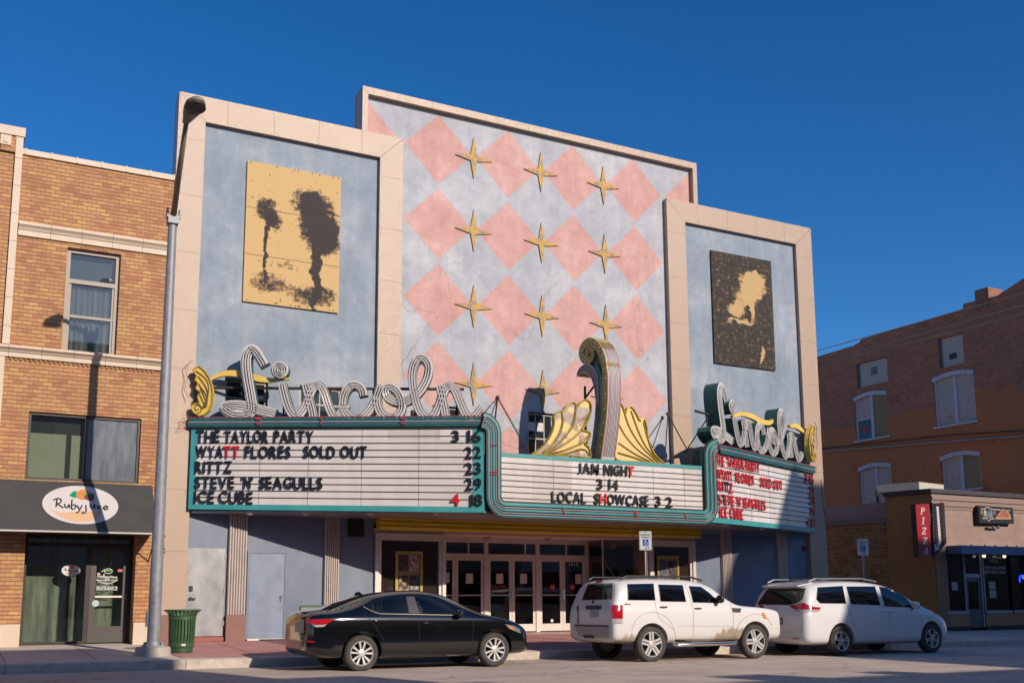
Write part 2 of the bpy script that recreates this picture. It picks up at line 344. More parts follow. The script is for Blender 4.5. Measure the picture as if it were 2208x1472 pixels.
def diamonds():
    m, nt, b = nodes_of('diamond_painted_stucco'); tc = nt.nodes.new('ShaderNodeTexCoord'); sp = nt.nodes.new('ShaderNodeSeparateXYZ'); o = POS(nt); nt.links.new(o, sp.inputs[0])
    u = mathn(nt, 'DIVIDE', mathn(nt, 'SUBTRACT', sp.outputs[0], 11.29 - 1.09), 2.18); v = mathn(nt, 'DIVIDE', mathn(nt, 'SUBTRACT', sp.outputs[2], 13.66 - 1.085), 2.165)
    a = mathn(nt, 'ABSOLUTE', mathn(nt, 'SUBTRACT', mathn(nt, 'FRACT', u), .5)); c = mathn(nt, 'ABSOLUTE', mathn(nt, 'SUBTRACT', mathn(nt, 'FRACT', v), .5))
    d = mathn(nt, 'SUBTRACT', .478, mathn(nt, 'ADD', a, c))
    n1 = noise(nt, o, .8, 7, .65)
    blue = ramp(nt, n1, [(.32, (.35, .36, .40)), (.5, (.405, .41, .445)), (.68, (.48, .475, .49))]); pink = ramp(nt, n1, [(.32, (.50, .275, .25)), (.5, (.55, .315, .285)), (.68, (.60, .375, .34))])
    line = mathn(nt, 'LESS_THAN', mathn(nt, 'ABSOLUTE', d), .012)
    col = mixc(nt, mathn(nt, 'GREATER_THAN', d, 0), blue, pink); col = mixc(nt, mathn(nt, 'MULTIPLY', line, .55), col, (.37, .41, .45))
    mp = nt.nodes.new('ShaderNodeMapping'); mp.inputs['Scale'].default_value = (2.4, 2.4, .25); nt.links.new(o, mp.inputs[0])
    col = mixc(nt, .4, col, ramp(nt, noise(nt, mp.outputs[0], 1.6, 6, .65), [(.3, (.82, .82, .82)), (.7, (1.15, 1.15, 1.15))]), 'MULTIPLY')
    col = mixc(nt, .4, col, ramp(nt, noise(nt, o, 3.2, 8, .7), [(.3, (.8, .8, .8)), (.7, (1.2, 1.2, 1.2))]), 'MULTIPLY')
    vo = nt.nodes.new('ShaderNodeTexVoronoi'); vo.feature = 'DISTANCE_TO_EDGE'; vo.inputs['Scale'].default_value = .42
    ad = nt.nodes.new('ShaderNodeVectorMath'); ad.operation = 'ADD'; nz = nt.nodes.new('ShaderNodeTexNoise'); nz.inputs['Scale'].default_value = 1.2; nz.inputs['Detail'].default_value = 7
    nt.links.new(o, nz.inputs[0]); nt.links.new(o, ad.inputs[0]); nt.links.new(nz.outputs['Color'], ad.inputs[1]); nt.links.new(ad.outputs[0], vo.inputs[0])
    crk = mathn(nt, 'MULTIPLY', mathn(nt, 'LESS_THAN', vo.outputs['Distance'], .006), mathn(nt, 'GREATER_THAN', noise(nt, o, .35, 2), .5))
    low = ramp(nt, mathn(nt, 'DIVIDE', sp.outputs[2], 12), [(.55, (1, 1, 1)), (.9, (.25, .25, .25))])
    col = mixc(nt, mathn(nt, 'MULTIPLY', mathn(nt, 'MULTIPLY', crk, low), .7), col, (.24, .19, .18))
    nt.links.new(col, b.inputs['Base Color']); b.inputs['Roughness'].default_value = .85
    bp = nt.nodes.new('ShaderNodeBump'); bp.inputs['Strength'].default_value = .2; bp.inputs['Distance'].default_value = .02; nt.links.new(noise(nt, o, 14, 5), bp.inputs['Height']); nt.links.new(bp.outputs[0], b.inputs['Normal'])
    return m
dia = diamonds()
alu = mat('worn_aluminium', (.64, .56, .52), .42, .3, col2=(.72, .64, .59), vs=3, rvar=.1)
dark = mat('dark_interior', (.016, .012, .011), .8)
bodyw = mat('theatre_side_wall', (.36, .26, .24), .85, col2=(.45, .33, .30), vs=1)
T = thing('theatre_building', (14.6, 25.4, .3), 'old cinema with pink and blue diamond front between two blue wings framed in cream', 'cinema')
ZF = .34
FR = 25.30          # front of the cream frames
PN = 25.43          # blue panels
def frame_u(name, x0, x1, ztop, wL, wT, side_y, zl=ZF + .62, zr_=ZF + .62):
    b = MB(); yb = side_y
    zi = ztop - wT
    b.prism([(x0, FR, zl), (x0 + wL, FR, zl), (x0 + wL, FR, zi), (x0, FR, ztop)], (0, yb - FR, 0))
    b.prism([(x1 - wL, FR, zr_), (x1, FR, zr_), (x1, FR, ztop), (x1 - wL, FR, zi)], (0, yb - FR, 0))
    b.prism([(x0 + .004, FR, ztop), (x1 - .004, FR, ztop), (x1 - wL - .004, FR, zi), (x0 + wL + .004, FR, zi)], (0, yb - FR, 0))
    j = .012
    for k, z in enumerate([ZF + .62 + 1.44 * i for i in range(1, 9)]):
        for a, zz in ((x0, zl), (x1 - wL, zr_)):
            if z < zz: continue
            b.box(a + .002, a + wL - .002, FR - .002, FR + .02, z, z + j, 1)
    nx = 4
    for i in range(1, nx + 1):
        x = x0 + (x1 - x0) * i / (nx + 1)
        b.box(x, x + j, FR - .002, FR + .02, zi + .003, ztop - .003, 1)
    for (a, c) in ((x0, x0 + wL), (x1, x1 - wL)):          # mitre joints
        b.add([(a, FR - .002, ztop), (a + .014, FR - .002, ztop), (c + .014, FR - .002, zi), (c, FR - .002, zi)], [(0, 1, 2, 3)], 1)
    return b.build(name, [enamel, grey_edge], T, bevel=.008)
granite = mat('speckled_red_granite', (.16, .075, .06), .35, col2=(.30, .16, .13), vs=70, vd=2, vlo=.3, vhi=.7)
LX0, LX1, RX0, RX1, WT, WZ = 4.25, 10.16, 18.94, 24.90, .665, 13.66
frame_u('wing_frame', LX0, LX1, WZ, .655, .66, PN + .3, zr_=3.40); frame_u('wing_frame', RX0, RX1, WZ - .1, .70, .66, PN + .3, zl=3.40)
for (x0, x1) in ((LX0, LX0 + .655), (RX1 - .70, RX1)):
    b = MB(); b.box(x0 + .003, x1 - .003, FR + .003, PN + .3, .0, ZF + .617); b.build('granite_base', granite, T)
# wing panels with a floor to marquee opening (the ground floor is built separately)
W1 = [(5.66, 6.70, 5.72, 6.62), (7.50, 8.62, 5.72, 6.62)]
def wall_holes(b, x0, x1, z0, z1, y, holes, m=0, depth=.18, mrev=None):
    """front sheet of a wall at y with rectangular holes and their reveals"""
    xs = sorted({x0, x1} | {h[0] for h in holes} | {h[1] for h in holes}); zs = sorted({z0, z1} | {h[2] for h in holes} | {h[3] for h in holes})
    for i in range(len(xs) - 1):
        for j in range(len(zs) - 1):
            cx, cz = (xs[i] + xs[i + 1]) / 2, (zs[j] + zs[j + 1]) / 2
            if any(h[0] < cx < h[1] and h[2] < cz < h[3] for h in holes): continue
            b.quad((xs[i], y, zs[j]), (xs[i + 1], y, zs[j]), (xs[i + 1], y, zs[j + 1]), (xs[i], y, zs[j + 1]), m=m)
    for h in holes:
        r = m if mrev is None else mrev
        b.quad((h[0], y, h[2]), (h[0], y + depth, h[2]), (h[0], y + depth, h[3]), (h[0], y, h[3]), m=r); b.quad((h[1], y, h[2]), (h[1], y, h[3]), (h[1], y + depth, h[3]), (h[1], y + depth, h[2]), m=r)
        b.quad((h[0], y, h[3]), (h[0], y + depth, h[3]), (h[1], y + depth, h[3]), (h[1], y, h[3]), m=r); b.quad((h[0], y, h[2]), (h[1], y, h[2]), (h[1], y + depth, h[2]), (h[0], y + depth, h[2]), m=r)
    return b
b = MB(); wall_holes(b, LX0 + .6, LX1 - .6, 3.3, WZ - .6, PN, W1); b.build('blue_panel', bluewall, T)
b = MB(); wall_holes(b, RX0 + .6, RX1 - .6, 3.2, WZ - .7, PN, [(20.35, 20.95, 6.05, 6.65), (22.3, 23.3, 5.7, 6.6)]); b.build('blue_panel', bluewall, T)
# central wall and its thin cap
CW = 25.47
W2 = [(14.07, 14.93, 5.0, 6.47), (11.15, 11.95, 5.2, 6.42)]
b = MB(); wall_holes(b, 9.05, 20.2, 3.2, 14.8, CW, W2); b.build('diamond_wall', dia, T)
b = MB(); zt = 14.93
b.prism([(8.98, FR, WZ + .003), (9.14, FR, WZ + .003), (9.14, FR, zt - .2), (8.98, FR, zt)], (0, .5, 0)); b.prism([(20.0, FR, WZ - .097), (20.16, FR, WZ - .097), (20.16, FR, zt), (20.0, FR, zt - .2)], (0, .5, 0))
b.prism([(8.985, FR, zt), (20.155, FR, zt), (19.995, FR, zt - .2), (9.145, FR, zt - .2)], (0, .5, 0))
for i in range(1, 11):
    x = 8.98 + 11.18 * i / 11; b.box(x, x + .01, FR - .002, FR + .02, zt - .197, zt - .003, 1)
b.build('parapet_cap', [enamel, grey_edge], T, bevel=.008)
# body of the building behind the front
b = MB(); b.box(4.6, 9.6, PN + .3, 55, .0, 10.6); b.box(9.6, 19.9, CW + .32, 55, 3.1, 12.9); b.box(19.9, 24.86, PN + .3, 55, .0, 11.5); b.box(LX0 + .02, LX1, PN + .3, PN + .5, 3.2, WZ - .02); b.box(RX0, RX1 - .02, PN + .3, PN + .5, 3.2, WZ - .14); b.box(9.0, 20.14, CW + .33, CW + .5, 3.2, 14.9)
b.build('auditorium', bodyw, T)
wfr = mat('cream_window_paint', (.46, .41, .34), .6, col2=(.38, .33, .27), vs=6)
pane = glass('dark_pane', (.02, .025, .03), rough=.04, wave=.12)
def sash(parent, x0, x1, z0, z1, y, nx=2, nz=2, m=wfr, fw=.06, mull=.03, paper=None, gm=None, name='window'):
    f = MB(); f.box(x0, x0 + fw, y, y + .06, z0, z1); f.box(x1 - fw, x1, y, y + .06, z0, z1); f.box(x0 + fw, x1 - fw, y, y + .06, z1 - fw, z1); f.box(x0 + fw, x1 - fw, y, y + .06, z0, z0 + fw)
    for i in range(1, nx): xx = x0 + (x1 - x0) * i / nx; f.box(xx - mull / 2, xx + mull / 2, y + .012, y + .045, z0 + fw, z1 - fw)
    for i in range(1, nz): zz = z0 + (z1 - z0) * i / nz; f.box(x0 + fw, x1 - fw, y + .006, y + .05, zz - mull * .7, zz + mull * .7)
    o = f.build(name, m, parent)
    g = MB(); g.box(x0 + fw * .5, x1 - fw * .5, y + .025, y + .035, z0 + fw * .5, z1 - fw * .5); g.build('pane', gm or pane, o)
    if paper: p = MB(); [p.box(a, c, y + .015, y + .02, d, e) for a, c, d, e in paper]; p.build('paper', mat('paper', (.62, .56, .52), .8), o)
    return o
for h in W1: sash(T, h[0] + .01, h[1] - .01, h[2] + .01, h[3] - .01, PN + .1, 2, 2)
sash(T, 14.08, 14.92, 5.01, 6.46, CW + .1, 3, 2, paper=[(14.12, 14.38, 5.95, 6.2), (14.41, 14.62, 5.95, 6.2)]); sash(T, 11.16, 11.94, 5.21, 6.41, CW + .1, 2, 2)
sash(T, 20.36, 20.94, 6.06, 6.64, PN + .1, 2, 2); sash(T, 22.31, 23.29, 5.71, 6.59, PN + .1, 2, 2)
# ---- ground floor wings: flat blue wall, doors, fluted pilasters
lowblue = mat('flat_blue_paint', (.14, .175, .24), .4, col2=(.20, .23, .295), vs=1.6, vd=8, rvar=.12, stretch=(1, 1, .45), bump=.06, bs=4)
b = MB(); b.box(LX0 + .655, 9.53, PN + .02, PN + .2, ZF + .55, 3.4); b.box(LX0 + .655, 9.53, PN + .025, PN + .2, 0, ZF + .55, 1); b.build('lower_wall', [lowblue, granite], T)
b = MB(); b.box(19.72, RX1 - .70, PN + .02, PN + .2, ZF + .5, 3.4); b.box(19.72, RX1 - .70, PN + .025, PN + .2, 0, ZF + .5, 1); b.build('lower_wall', [lowblue, granite], T)
steel = mat('brushed_steel_door', (.22, .225, .235), .42, .4, col2=(.34, .335, .335), vs=2.2, vd=6, rvar=.12, stretch=(1, 1, .7))
chrome = mat('bright_chrome', (.75, .73, .70), .15, 1.)
blk = mat('black_plastic', (.012, .012, .012), .45)
b = MB(); b.box(4.925, 5.80, PN - .012, PN + .02, .46, 2.50); b.box(4.92, 5.82, PN - .03, PN + .02, .34, .44, 1)
d = b.build('metal_door', [steel, mat('red_step_paint', (.30, .075, .065), .5)], T)
b = MB(); b.lathe([(.001, 0), (.045, 0), (.045, .03), (.03, .05), (.001, .05)], (5.03, PN - .012, 1.33), 'y', 14); b.v = [Vector((p.x, 2 * (PN - .012) - p.y, p.z)) for p in b.v]; b.box(5.0, 5.14, PN - .085, PN - .06, 1.318, 1.342); b.build('door_handle', chrome, d)
b = MB(); b.box(4.99, 5.07, PN - .04, PN - .012, 1.50, 1.62); b.build('keypad', blk, d)
b = MB()
for z in (.7, 1.45, 2.25): b.box(5.79, 5.82, PN - .03, PN - .0, z, z + .11)
b.build('hinge', steel, d)
bldoor = mat('door_blue_paint', (.175, .22, .30), .42, col2=(.235, .275, .36), vs=2.6, vd=8, rvar=.1)
b = MB(); b.box(6.40, 7.24, PN - .004, PN + .02, .38, 2.40); b.box(6.335, 6.395, PN - .02, PN + .02, .36, 2.46, 1); b.box(7.245, 7.305, PN - .02, PN + .02, .36, 2.46, 1); b.box(6.395, 7.245, PN - .02, PN + .02, 2.405, 2.46, 1); b.box(6.38, 7.26, PN - .03, PN + .02, .34, .378, 2)
d = b.build('blue_door', [bldoor, lowblue, alu], T)
b = MB(); b.ball((7.16, PN - .02, 1.36), .03, 10); b.ball((7.16, PN - .012, 1.30), .016, 8); b.ball((7.16, PN - .012, 1.26), .016, 8); b.build('door_lock', chrome, d)
flute = mat('fluted_aluminium', (.48, .40, .36), .5, .35, col2=(.56, .48, .43), vs=3)
def pilaster(x0, x1, zb=.95, top=3.38):
    b = MB(); k = 7; n = 6; w = (x1 - x0) / k; poly = []
    for i in range(k):
        for j in range(n): a = PI * j / (n - 1); poly.append((x0 + w * (i + .5) - w * .46 * math.cos(a), PN - .055 - .045 * math.sin(a), zb))
    poly += [(x1, PN + .02, zb), (x0, PN + .02, zb)]
    b.prism(poly, (0, 0, top - zb)); p = b.build('fluted_pilaster', flute, T, smooth='all'); 
    for q in p.data.polygons: q.use_smooth = len(q.vertices) == 4
    md = p.modifiers.new('edges', 'EDGE_SPLIT'); md.split_angle = math.radians(50)
    b = MB(); b.box(x0 - .012, x1 + .012, PN - .12, PN + .02, .1, zb - .003); b.build('pilaster_base', granite, p)
for a, c in ((5.86, 6.30), (8.22, 8.60), (20.68, 21.05), (22.90, 23.28)): pilaster(a, c)
b = MB(); b.box(8.84, 9.25, PN - .05, PN + .02, 2.85, 3.30)
for i in range(8): b.box(8.86, 9.23, PN - .075, PN - .05, 2.88 + i * .05, 2.905 + i * .05)
b.build('vent_grille', mat('dark_vent', (.02, .016, .014), .6), T)
b = MB(); b.box(24.0, 24.12, PN - .05, PN + .02, 2.78, 2.9); b.lathe([(.001, 0), (.05, 0), (.05, .02), (.001, .02)], (24.06, PN - .075, 2.84), 'y', 12); b.build('alarm_box', mat('alarm_red', (.25, .02, .02), .4), T)
# ---- entrance recess
plaster = mat('pink_plaster', (.64, .51, .46), .75, col2=(.70, .56, .51), vs=2)
dkpanel = mat('dark_glossy_panel', (.028, .018, .015), .12, coat=.6)
wood = mat('brown_wood', (.20, .095, .045), .5, col2=(.29, .15, .075), vs=3, stretch=(4, 4, .5))
DY = 26.9
b = MB(); b.box(9.54, 19.70, FR + .12, 32.2, 2.98, 3.09); b.build('entrance_ceiling', plaster, T)
tile = mat('entrance_floor', (.40, .25, .22), .5, col2=(.47, .31, .27), vs=2)
b = MB(); b.box(9.54, 19.70, 25.45, 32.2, .30, .345); b.build('entrance_floor', tile, T)
b = MB(); b.box(9.54, 19.7, 31.9, 32.15, .35, 2.98); b.box(9.54, 9.7, 27.2, 31.9, .35, 2.98); b.box(19.55, 19.7, 27.2, 31.9, .35, 2.98); b.build('lobby_wall', mat('lobby_brown', (.055, .032, .022), .7, col2=(.085, .05, .033), vs=1.5), T)
def bay(x0, x1):
    b = MB(); y = FR + .06
    for i, (o, w, dy) in enumerate(((0, .10, 0), (.10, .08, .05))):
        z1 = 2.965 - o
        b.box(x0 + o, x0 + o + w - .003, y + dy, y + .3, .35, z1); b.box(x1 - o - w + .003, x1 - o, y + dy, y + .3, .35, z1); b.box(x0 + o + w, x1 - o - w, y + dy, y + .3, z1 - w, z1)
    f = b.build('display_bay', alu, T)
    b = MB(); b.box(x0 + .18, x1 - .18, y + .13, y + .16, .35, 2.79); b.build('back_panel', dkpanel, f)
    return f
bay(9.56, 11.52); bay(18.02, 19.68)
b = MB(); b.box(11.43, 11.50, FR + .37, DY - .05, .35, 2.978); b.build('return_wall', alu, T)
BAYS = [(12.256 - .74, 13.44), (13.44, 15.11), (15.11, 16.80)]
clear = glass('clear_glass', (.01, .012, .012), trans=.82, rough=.02, wave=.02)
paper = mat('paper', (.62, .56, .52), .8)
post = MB()
for x in (11.54, 13.44, 15.11, 16.80): post.box(x - .06, x + .06, DY - .06, DY + .08, .35, 2.978)
post.box(11.60, 16.74, DY - .05, DY + .07, 2.86, 2.975); 
for (a, c) in BAYS: post.box(max(a, 11.54) + .061, c - .061, DY - .05, DY + .07, 2.45, 2.55)
for x in (12.9, 14.72, 16.1): post.box(x - .02, x + .02, DY - .02, DY + .03, 2.551, 2.858)
P_ = post.build('entrance_frame', alu, T)
b = MB()
for (a, c) in BAYS: b.box(max(a, 11.54) + .062, c - .062, DY + .0, DY + .008, 2.552, 2.858)
b.build('transom_pane', clear, P_)
leaf = []
for (a, c) in BAYS:
    a = max(a, 11.54) + .065; c -= .065; mid = (a + c) / 2; leaf += [(a, mid - .004), (mid + .004, c)]
redst = mat('red_sticker', (.45, .02, .025), .5)
for i, (a, c) in enumerate(leaf):
    b = MB(); s = .085; y0, y1 = DY - .025, DY + .025
    b.box(a, a + s, y0, y1, .375, 2.445); b.box(c - s, c, y0, y1, .375, 2.445); b.box(a + s, c - s, y0, y1, 2.36, 2.445); b.box(a + s, c - s, y0, y1, .375, .58)
    b.box(a + s, c - s, y0 - .04, y0 - .015, 1.38, 1.41)
    d = b.build('glass_door', alu, T)
    b = MB(); b.box(a + s * .6, c - s * .6, DY - .004, DY + .004, .57, 2.37); b.build('pane', clear, d)
    b = MB(); hx = c - .02 if i % 2 == 0 else a + .02; b.tube([(hx, y0 - .001, 1.25), (hx, y0 - .07, 1.25), (hx, y0 - .07, 1.55), (hx, y0 - .001, 1.55)], .012, 6); b.build('door_handle', chrome, d)
    if i in (1, 2, 3):
        b = MB(); xm = (a + c) / 2; b.box(xm - .11, xm + .11, DY - .012, DY - .006, 1.72, 2.0); b.build('paper_notice', paper, d)
    if i == 0: b = MB(); b.box(c - .3, c - .17, DY - .012, DY - .006, 1.74, 2.02); b.build('paper_notice', paper, d)
    if i in (4, 5):
        b = MB(); xm = (a + c) / 2 + (.06 if i == 4 else -.05); b.add([(xm + .095 * math.cos(2 * PI * k / 8 + PI / 8), DY - .010, 1.62 + .115 * math.sin(2 * PI * k / 8 + PI / 8)) for k in range(8)], [tuple(range(8))])
        for k in range(3): b.box(xm - .06, xm + .06, DY - .014, DY - .011, 1.585 + k * .03, 1.597 + k * .03, 1)
        b.build('stop_sticker', [redst, paper], d)
    if i == 5:
        b = MB(); letter(b, '1615', (a + .24, DY - .010, 2.24), EX, EZ, .30, .10, .004, bold=.01); b.build('street_number', paper, d)
        b = MB(); b.box(c - .33, c - .12, DY - .012, DY - .006, 1.72, 2.0); b.build('paper_notice', paper, d)
    if i == 2:
        rim = mat('neon_red_outline', (.50, .10, .09), .4)
        b = MB(); letter(b, 'ENTER', (a + .12, DY - .012, 1.56), EX, EZ, .52, .11, .004, 0, bold=.028); letter(b, 'ENTER', (a + .135, DY - .018, 1.572), EX, EZ, .49, .086, .003, 1, bold=-.004); b.build('enter_lettering', [rim, dark], d)
    if i == 4:
        b = MB(); b.lathe([(.001, 0), (.05, 0)], ((a + c) / 2 + .03, DY - .009, .66), 'y', 14); b.build('round_sticker', paper, d)
# ticket window between the doors and the right display bay
b = MB(); b.box(17.74, 18.0, FR + .2, FR + .5, .35, 2.978); b.build('timber_jamb', wood, T)
bx = [(16.86, DY), (16.80 + .0, 26.0), (17.74, 25.55)]
b = MB(); b.add([(16.80, 26.0, 1.1), (17.74, 25.55, 1.1), (17.74, 25.55, 2.97), (16.80, 26.0, 2.97)], [(0, 1, 2, 3)]); b.add([(16.82, DY - .08, 1.1), (16.80, 26.0, 1.1), (16.80, 26.0, 2.97), (16.82, DY - .08, 2.97)], [(0, 1, 2, 3)])
tw = b.build('ticket_window', clear, T)
b = MB(); b.box(16.785, 16.815, 25.985, 26.015, .35, 2.975); b.build('frame', alu, tw); b = MB(); b.prism([(16.82, 26.0, .35), (17.74, 25.56, .35), (17.74, 25.64, .35), (16.82, 26.09, .35)], (0, 0, .745)); b.build('kick_panel', wood, tw)
b = MB(); b.box(17.05, 17.5, 26.9, 26.94, 1.7, 2.5); b.build('notice_board', mat('kraft', (.10, .075, .05), .8), tw)
b = MB()
for k in range(4): b.tube([(17.62 + .06 * math.cos(t * PI / 5), 25.66, 1.55 + .16 * k + .065 * math.sin(t * PI / 5)) for t in range(10)], .012, 5, closed=True)
b.build('neon_tube', mat('pink_neon_off', (.35, .06, .09), .3), tw)
b = MB(); b.lathe([(.02, .0), (.14, -.03), (.16, -.14), (.10, -.22), (.02, -.26)], (17.35, 26.3, 2.96), 'z', 14); b.build('pendant_lamp', mat('amber_glass', (.30, .13, .03), .25), tw)
b = MB(); b.lathe([(.02, 0), (.13, -.02), (.06, -.09), (.005, -.12)], (13.15, 26.2, 2.98), 'z', 14); b.lathe([(.02, 0), (.10, -.02), (.05, -.07), (.005, -.09)], (14.9, 25.9, 2.98), 'z', 14); b.build('ceiling_fixture', mat('brass', (.35, .24, .10), .35, .6), T)
# gilded fascia under the marquee
gold = mat('gilt_metal', (.70, .50, .015), .35, .1, col2=(.78, .58, .03), vs=2.5, rvar=.1)
b = MB(); gx0, gx1 = 9.54, 19.60; prof = []
for i in range(3):
    for j in range(7): a = PI * j / 6; prof.append((25.02 - .05 * math.sin(a), 3.04 + .115 * (i + (1 - math.cos(a)) / 2)))
poly = [(gx0, y, z) for y, z in prof] + [(gx0, 25.3, 3.385), (gx0, 25.3, 3.04)]
b.prism(poly, (gx1 - gx0, 0, 0))
k = 110
for i in range(k):
    x = gx0 + .05 + (gx1 - gx0 - .1) * i / (k - 1)
    for z in (3.155, 3.27): b.prism([(x - .022, 25.0, z - .03), (x + .022, 25.0, z - .03), (x + .022, 24.955, z + .03), (x - .022, 24.955, z + .03)], (0, .06, 0))
b.build('gilt_fascia', gold, T)

# ---- poster cases (hung in the display bays)
def poster_case(label, x0, x1, z0, z1, y, posters, lab2=None):
    t = thing('poster_case', ((x0 + x1) / 2, y, z0), label, 'poster case', 'poster cases beside the entrance doors')
    b = MB(); w = .065; b.box(x0, x0 + w, y, y + .06, z0, z1); b.box(x1 - w, x1, y, y + .06, z0, z1); b.box(x0 + w, x1 - w, y, y + .06, z1 - w, z1); b.box(x0 + w, x1 - w, y, y + .06, z0, z0 + w)
    b.build('frame', mat('gilt_frame', (.42, .30, .07), .35, .5, col2=(.5, .37, .10), vs=5), t)
    b = MB(); b.box(x0 + w, x1 - w, y + .04, y + .058, z0 + w, z1 - w); b.build('backing', mat('mustard_card', (.25, .19, .09), .8), t)
    for (u0, u1, v0, v1, ca, cb_, txt, tcol) in posters:
        X0, X1 = x0 + w + (x1 - x0 - 2 * w) * u0, x0 + w + (x1 - x0 - 2 * w) * u1; Z0, Z1 = z0 + w + (z1 - z0 - 2 * w) * v0, z0 + w + (z1 - z0 - 2 * w) * v1
        nm = 'print_%d_%d' % (int(ca[0] * 1000), int(cb_[2] * 1000) + len(MATS))
        b = MB(); b.box(X0, X1, y + .033, y + .038, Z0, Z1); ms = [mat(nm, ca, .5, col2=cb_, vs=9, vd=3, vlo=.48, vhi=.60)]
        for j, (s_, fz, fh) in enumerate(txt):
            letter(b, s_, (X0 + .03, y + .032, Z0 + (Z1 - Z0) * fz), EX, EZ, X1 - X0 - .06, (Z1 - Z0) * fh, .003, 1, bold=.02)
        ms.append(mat('print_ink_%.2f_%.2f' % (tcol[0], tcol[1]), tcol, .5)); b.build('poster', ms, t)
    return t
wt = (.6, .58, .55)
poster_case('tall gilt poster case with four concert posters, left of the entrance doors', 10.126, 10.881, 1.40, 2.512, FR + .11, [
    (.05, .47, .55, .97, (.02, .025, .035), (.16, .03, .03), [], wt), (.53, .97, .55, .97, (.42, .33, .30), (.08, .05, .03), [], (.05, .03, .03)),
    (.05, .47, .03, .45, (.03, .025, .02), (.45, .27, .13), [], wt), (.53, .97, .03, .45, (.02, .02, .022), (.10, .11, .11), [('ICE CUBE', .12, .2)], wt)])
poster_case('smaller gilt poster case with two dark posters, right of the entrance', 18.315, 19.094, 1.50, 2.515, FR + .11, [
    (.05, .47, .22, .92, (.05, .06, .075), (.14, .14, .16), [], wt), (.53, .95, .22, .92, (.02, .012, .018), (.12, .06, .08), [], wt), (.1, .95, .05, .17, (.5, .10, .03), (.6, .35, .1), [], wt)])

# ---- wall stars
rust = mat('rusted_gold_star', (.56, .31, .05), .7, col2=(.27, .215, .165), vs=5, vd=8, vlo=.44, vhi=.60, bump=.3, bs=40)
def star_mesh():
    b = MB(); P = []
    for k in range(8):
        a = PI / 2 + k * PI / 4; r = (.61 if k % 4 == 0 else .575) if k % 2 == 0 else .135; P.append((r * math.cos(a), r * math.sin(a)))
    fr = [(x, -.016, z) for x, z in P]; bk = [(x, .016, z) for x, z in P]
    b.add(fr + [(0, -.0165, 0)], [(i, (i + 1) % 8, 8) for i in range(8)], 0); b.add(fr + bk, [(i, i + 8, (i + 1) % 8 + 8, (i + 1) % 8) for i in range(8)], 1); b.add(bk, [tuple(range(7, -1, -1))], 1)
    return b
rows = {0: 'top', 1: 'second', 2: 'third', 3: 'lowest'}; cols = {0: 'left', 1: 'middle', 2: 'right'}
s0 = None
for r, zz in enumerate((13.60, 11.46, 9.28, 7.09)):
    for c, xx in enumerate((12.34, 14.52, 16.69)):
        lab = 'four pointed rusty gold star in the %s row, %s column of the diamond wall' % (rows[r], cols[c])
        if s0 is None: s0 = star_mesh().build('wall_star', [rust, mat('star_edge', (.05, .03, .02), .8)], None, origin=(0, 0, 0)); o = s0
        else: o = s0.copy(); COL.objects.link(o)
        o.location = (xx + .02, CW - .022, zz); tag(o, lab, 'star', 'gold stars on the diamond wall')
# ---- sepia picture panels (generic stand-ins)
def sepia(name, light, mid, darkc, blobs, off):
    m, nt, b = nodes_of(name); tc = nt.nodes.new('ShaderNodeTexCoord'); o = tc.outputs['Object']; sp = nt.nodes.new('ShaderNodeSeparateXYZ')
    nz = nt.nodes.new('ShaderNodeTexNoise'); nz.inputs['Scale'].default_value = 2.6; nz.inputs['Detail'].default_value = 8; nt.links.new(o, nz.inputs[0])
    w = nt.nodes.new('ShaderNodeVectorMath'); w.operation = 'MULTIPLY_ADD'; nt.links.new(nz.outputs['Color'], w.inputs[0]); w.inputs[1].default_value = (.5, 0, .5); nt.links.new(o, w.inputs[2]); nt.links.new(w.outputs[0], sp.inputs[0])
    acc = None
    for (x, z, rx, rz, amt) in blobs:
        dx = mathn(nt, 'DIVIDE', mathn(nt, 'SUBTRACT', sp.outputs[0], x + .25), rx); dz = mathn(nt, 'DIVIDE', mathn(nt, 'SUBTRACT', sp.outputs[2], z + .25), rz)
        d = mathn(nt, 'ADD', mathn(nt, 'MULTIPLY', dx, dx), mathn(nt, 'MULTIPLY', dz, dz)); v = mathn(nt, 'MULTIPLY', mathn(nt, 'MAXIMUM', mathn(nt, 'SUBTRACT', 1.15, d), 0), amt)
        acc = v if acc is None else mathn(nt, 'ADD', acc, v)
    mp = nt.nodes.new('ShaderNodeMapping'); mp.inputs['Scale'].default_value = (1, 1, 7); nt.links.new(o, mp.inputs[0])
    g = noise(nt, mp.outputs[0], 2.6, 10, .8); g2 = noise(nt, o, 6.5, 9, .75); k = mathn(nt, 'ADD', mathn(nt, 'ADD', acc, off), mathn(nt, 'ADD', mathn(nt, 'MULTIPLY', mathn(nt, 'SUBTRACT', g, .5), 1.2), mathn(nt, 'MULTIPLY', mathn(nt, 'SUBTRACT', g2, .5), 1.5)))
    col = ramp(nt, k, [(.0, light), (.28, light), (.40, mid), (.56, darkc), (1, darkc)])
    bn = noise(nt, o, 28, 3); col = mixc(nt, .35, col, ramp(nt, bn, [(.3, (.7, .7, .7)), (.7, (1.25, 1.25, 1.25))]), 'MULTIPLY')
    nt.links.new(col, b.inputs['Base Color']); b.inputs['Roughness'].default_value = .8; return m
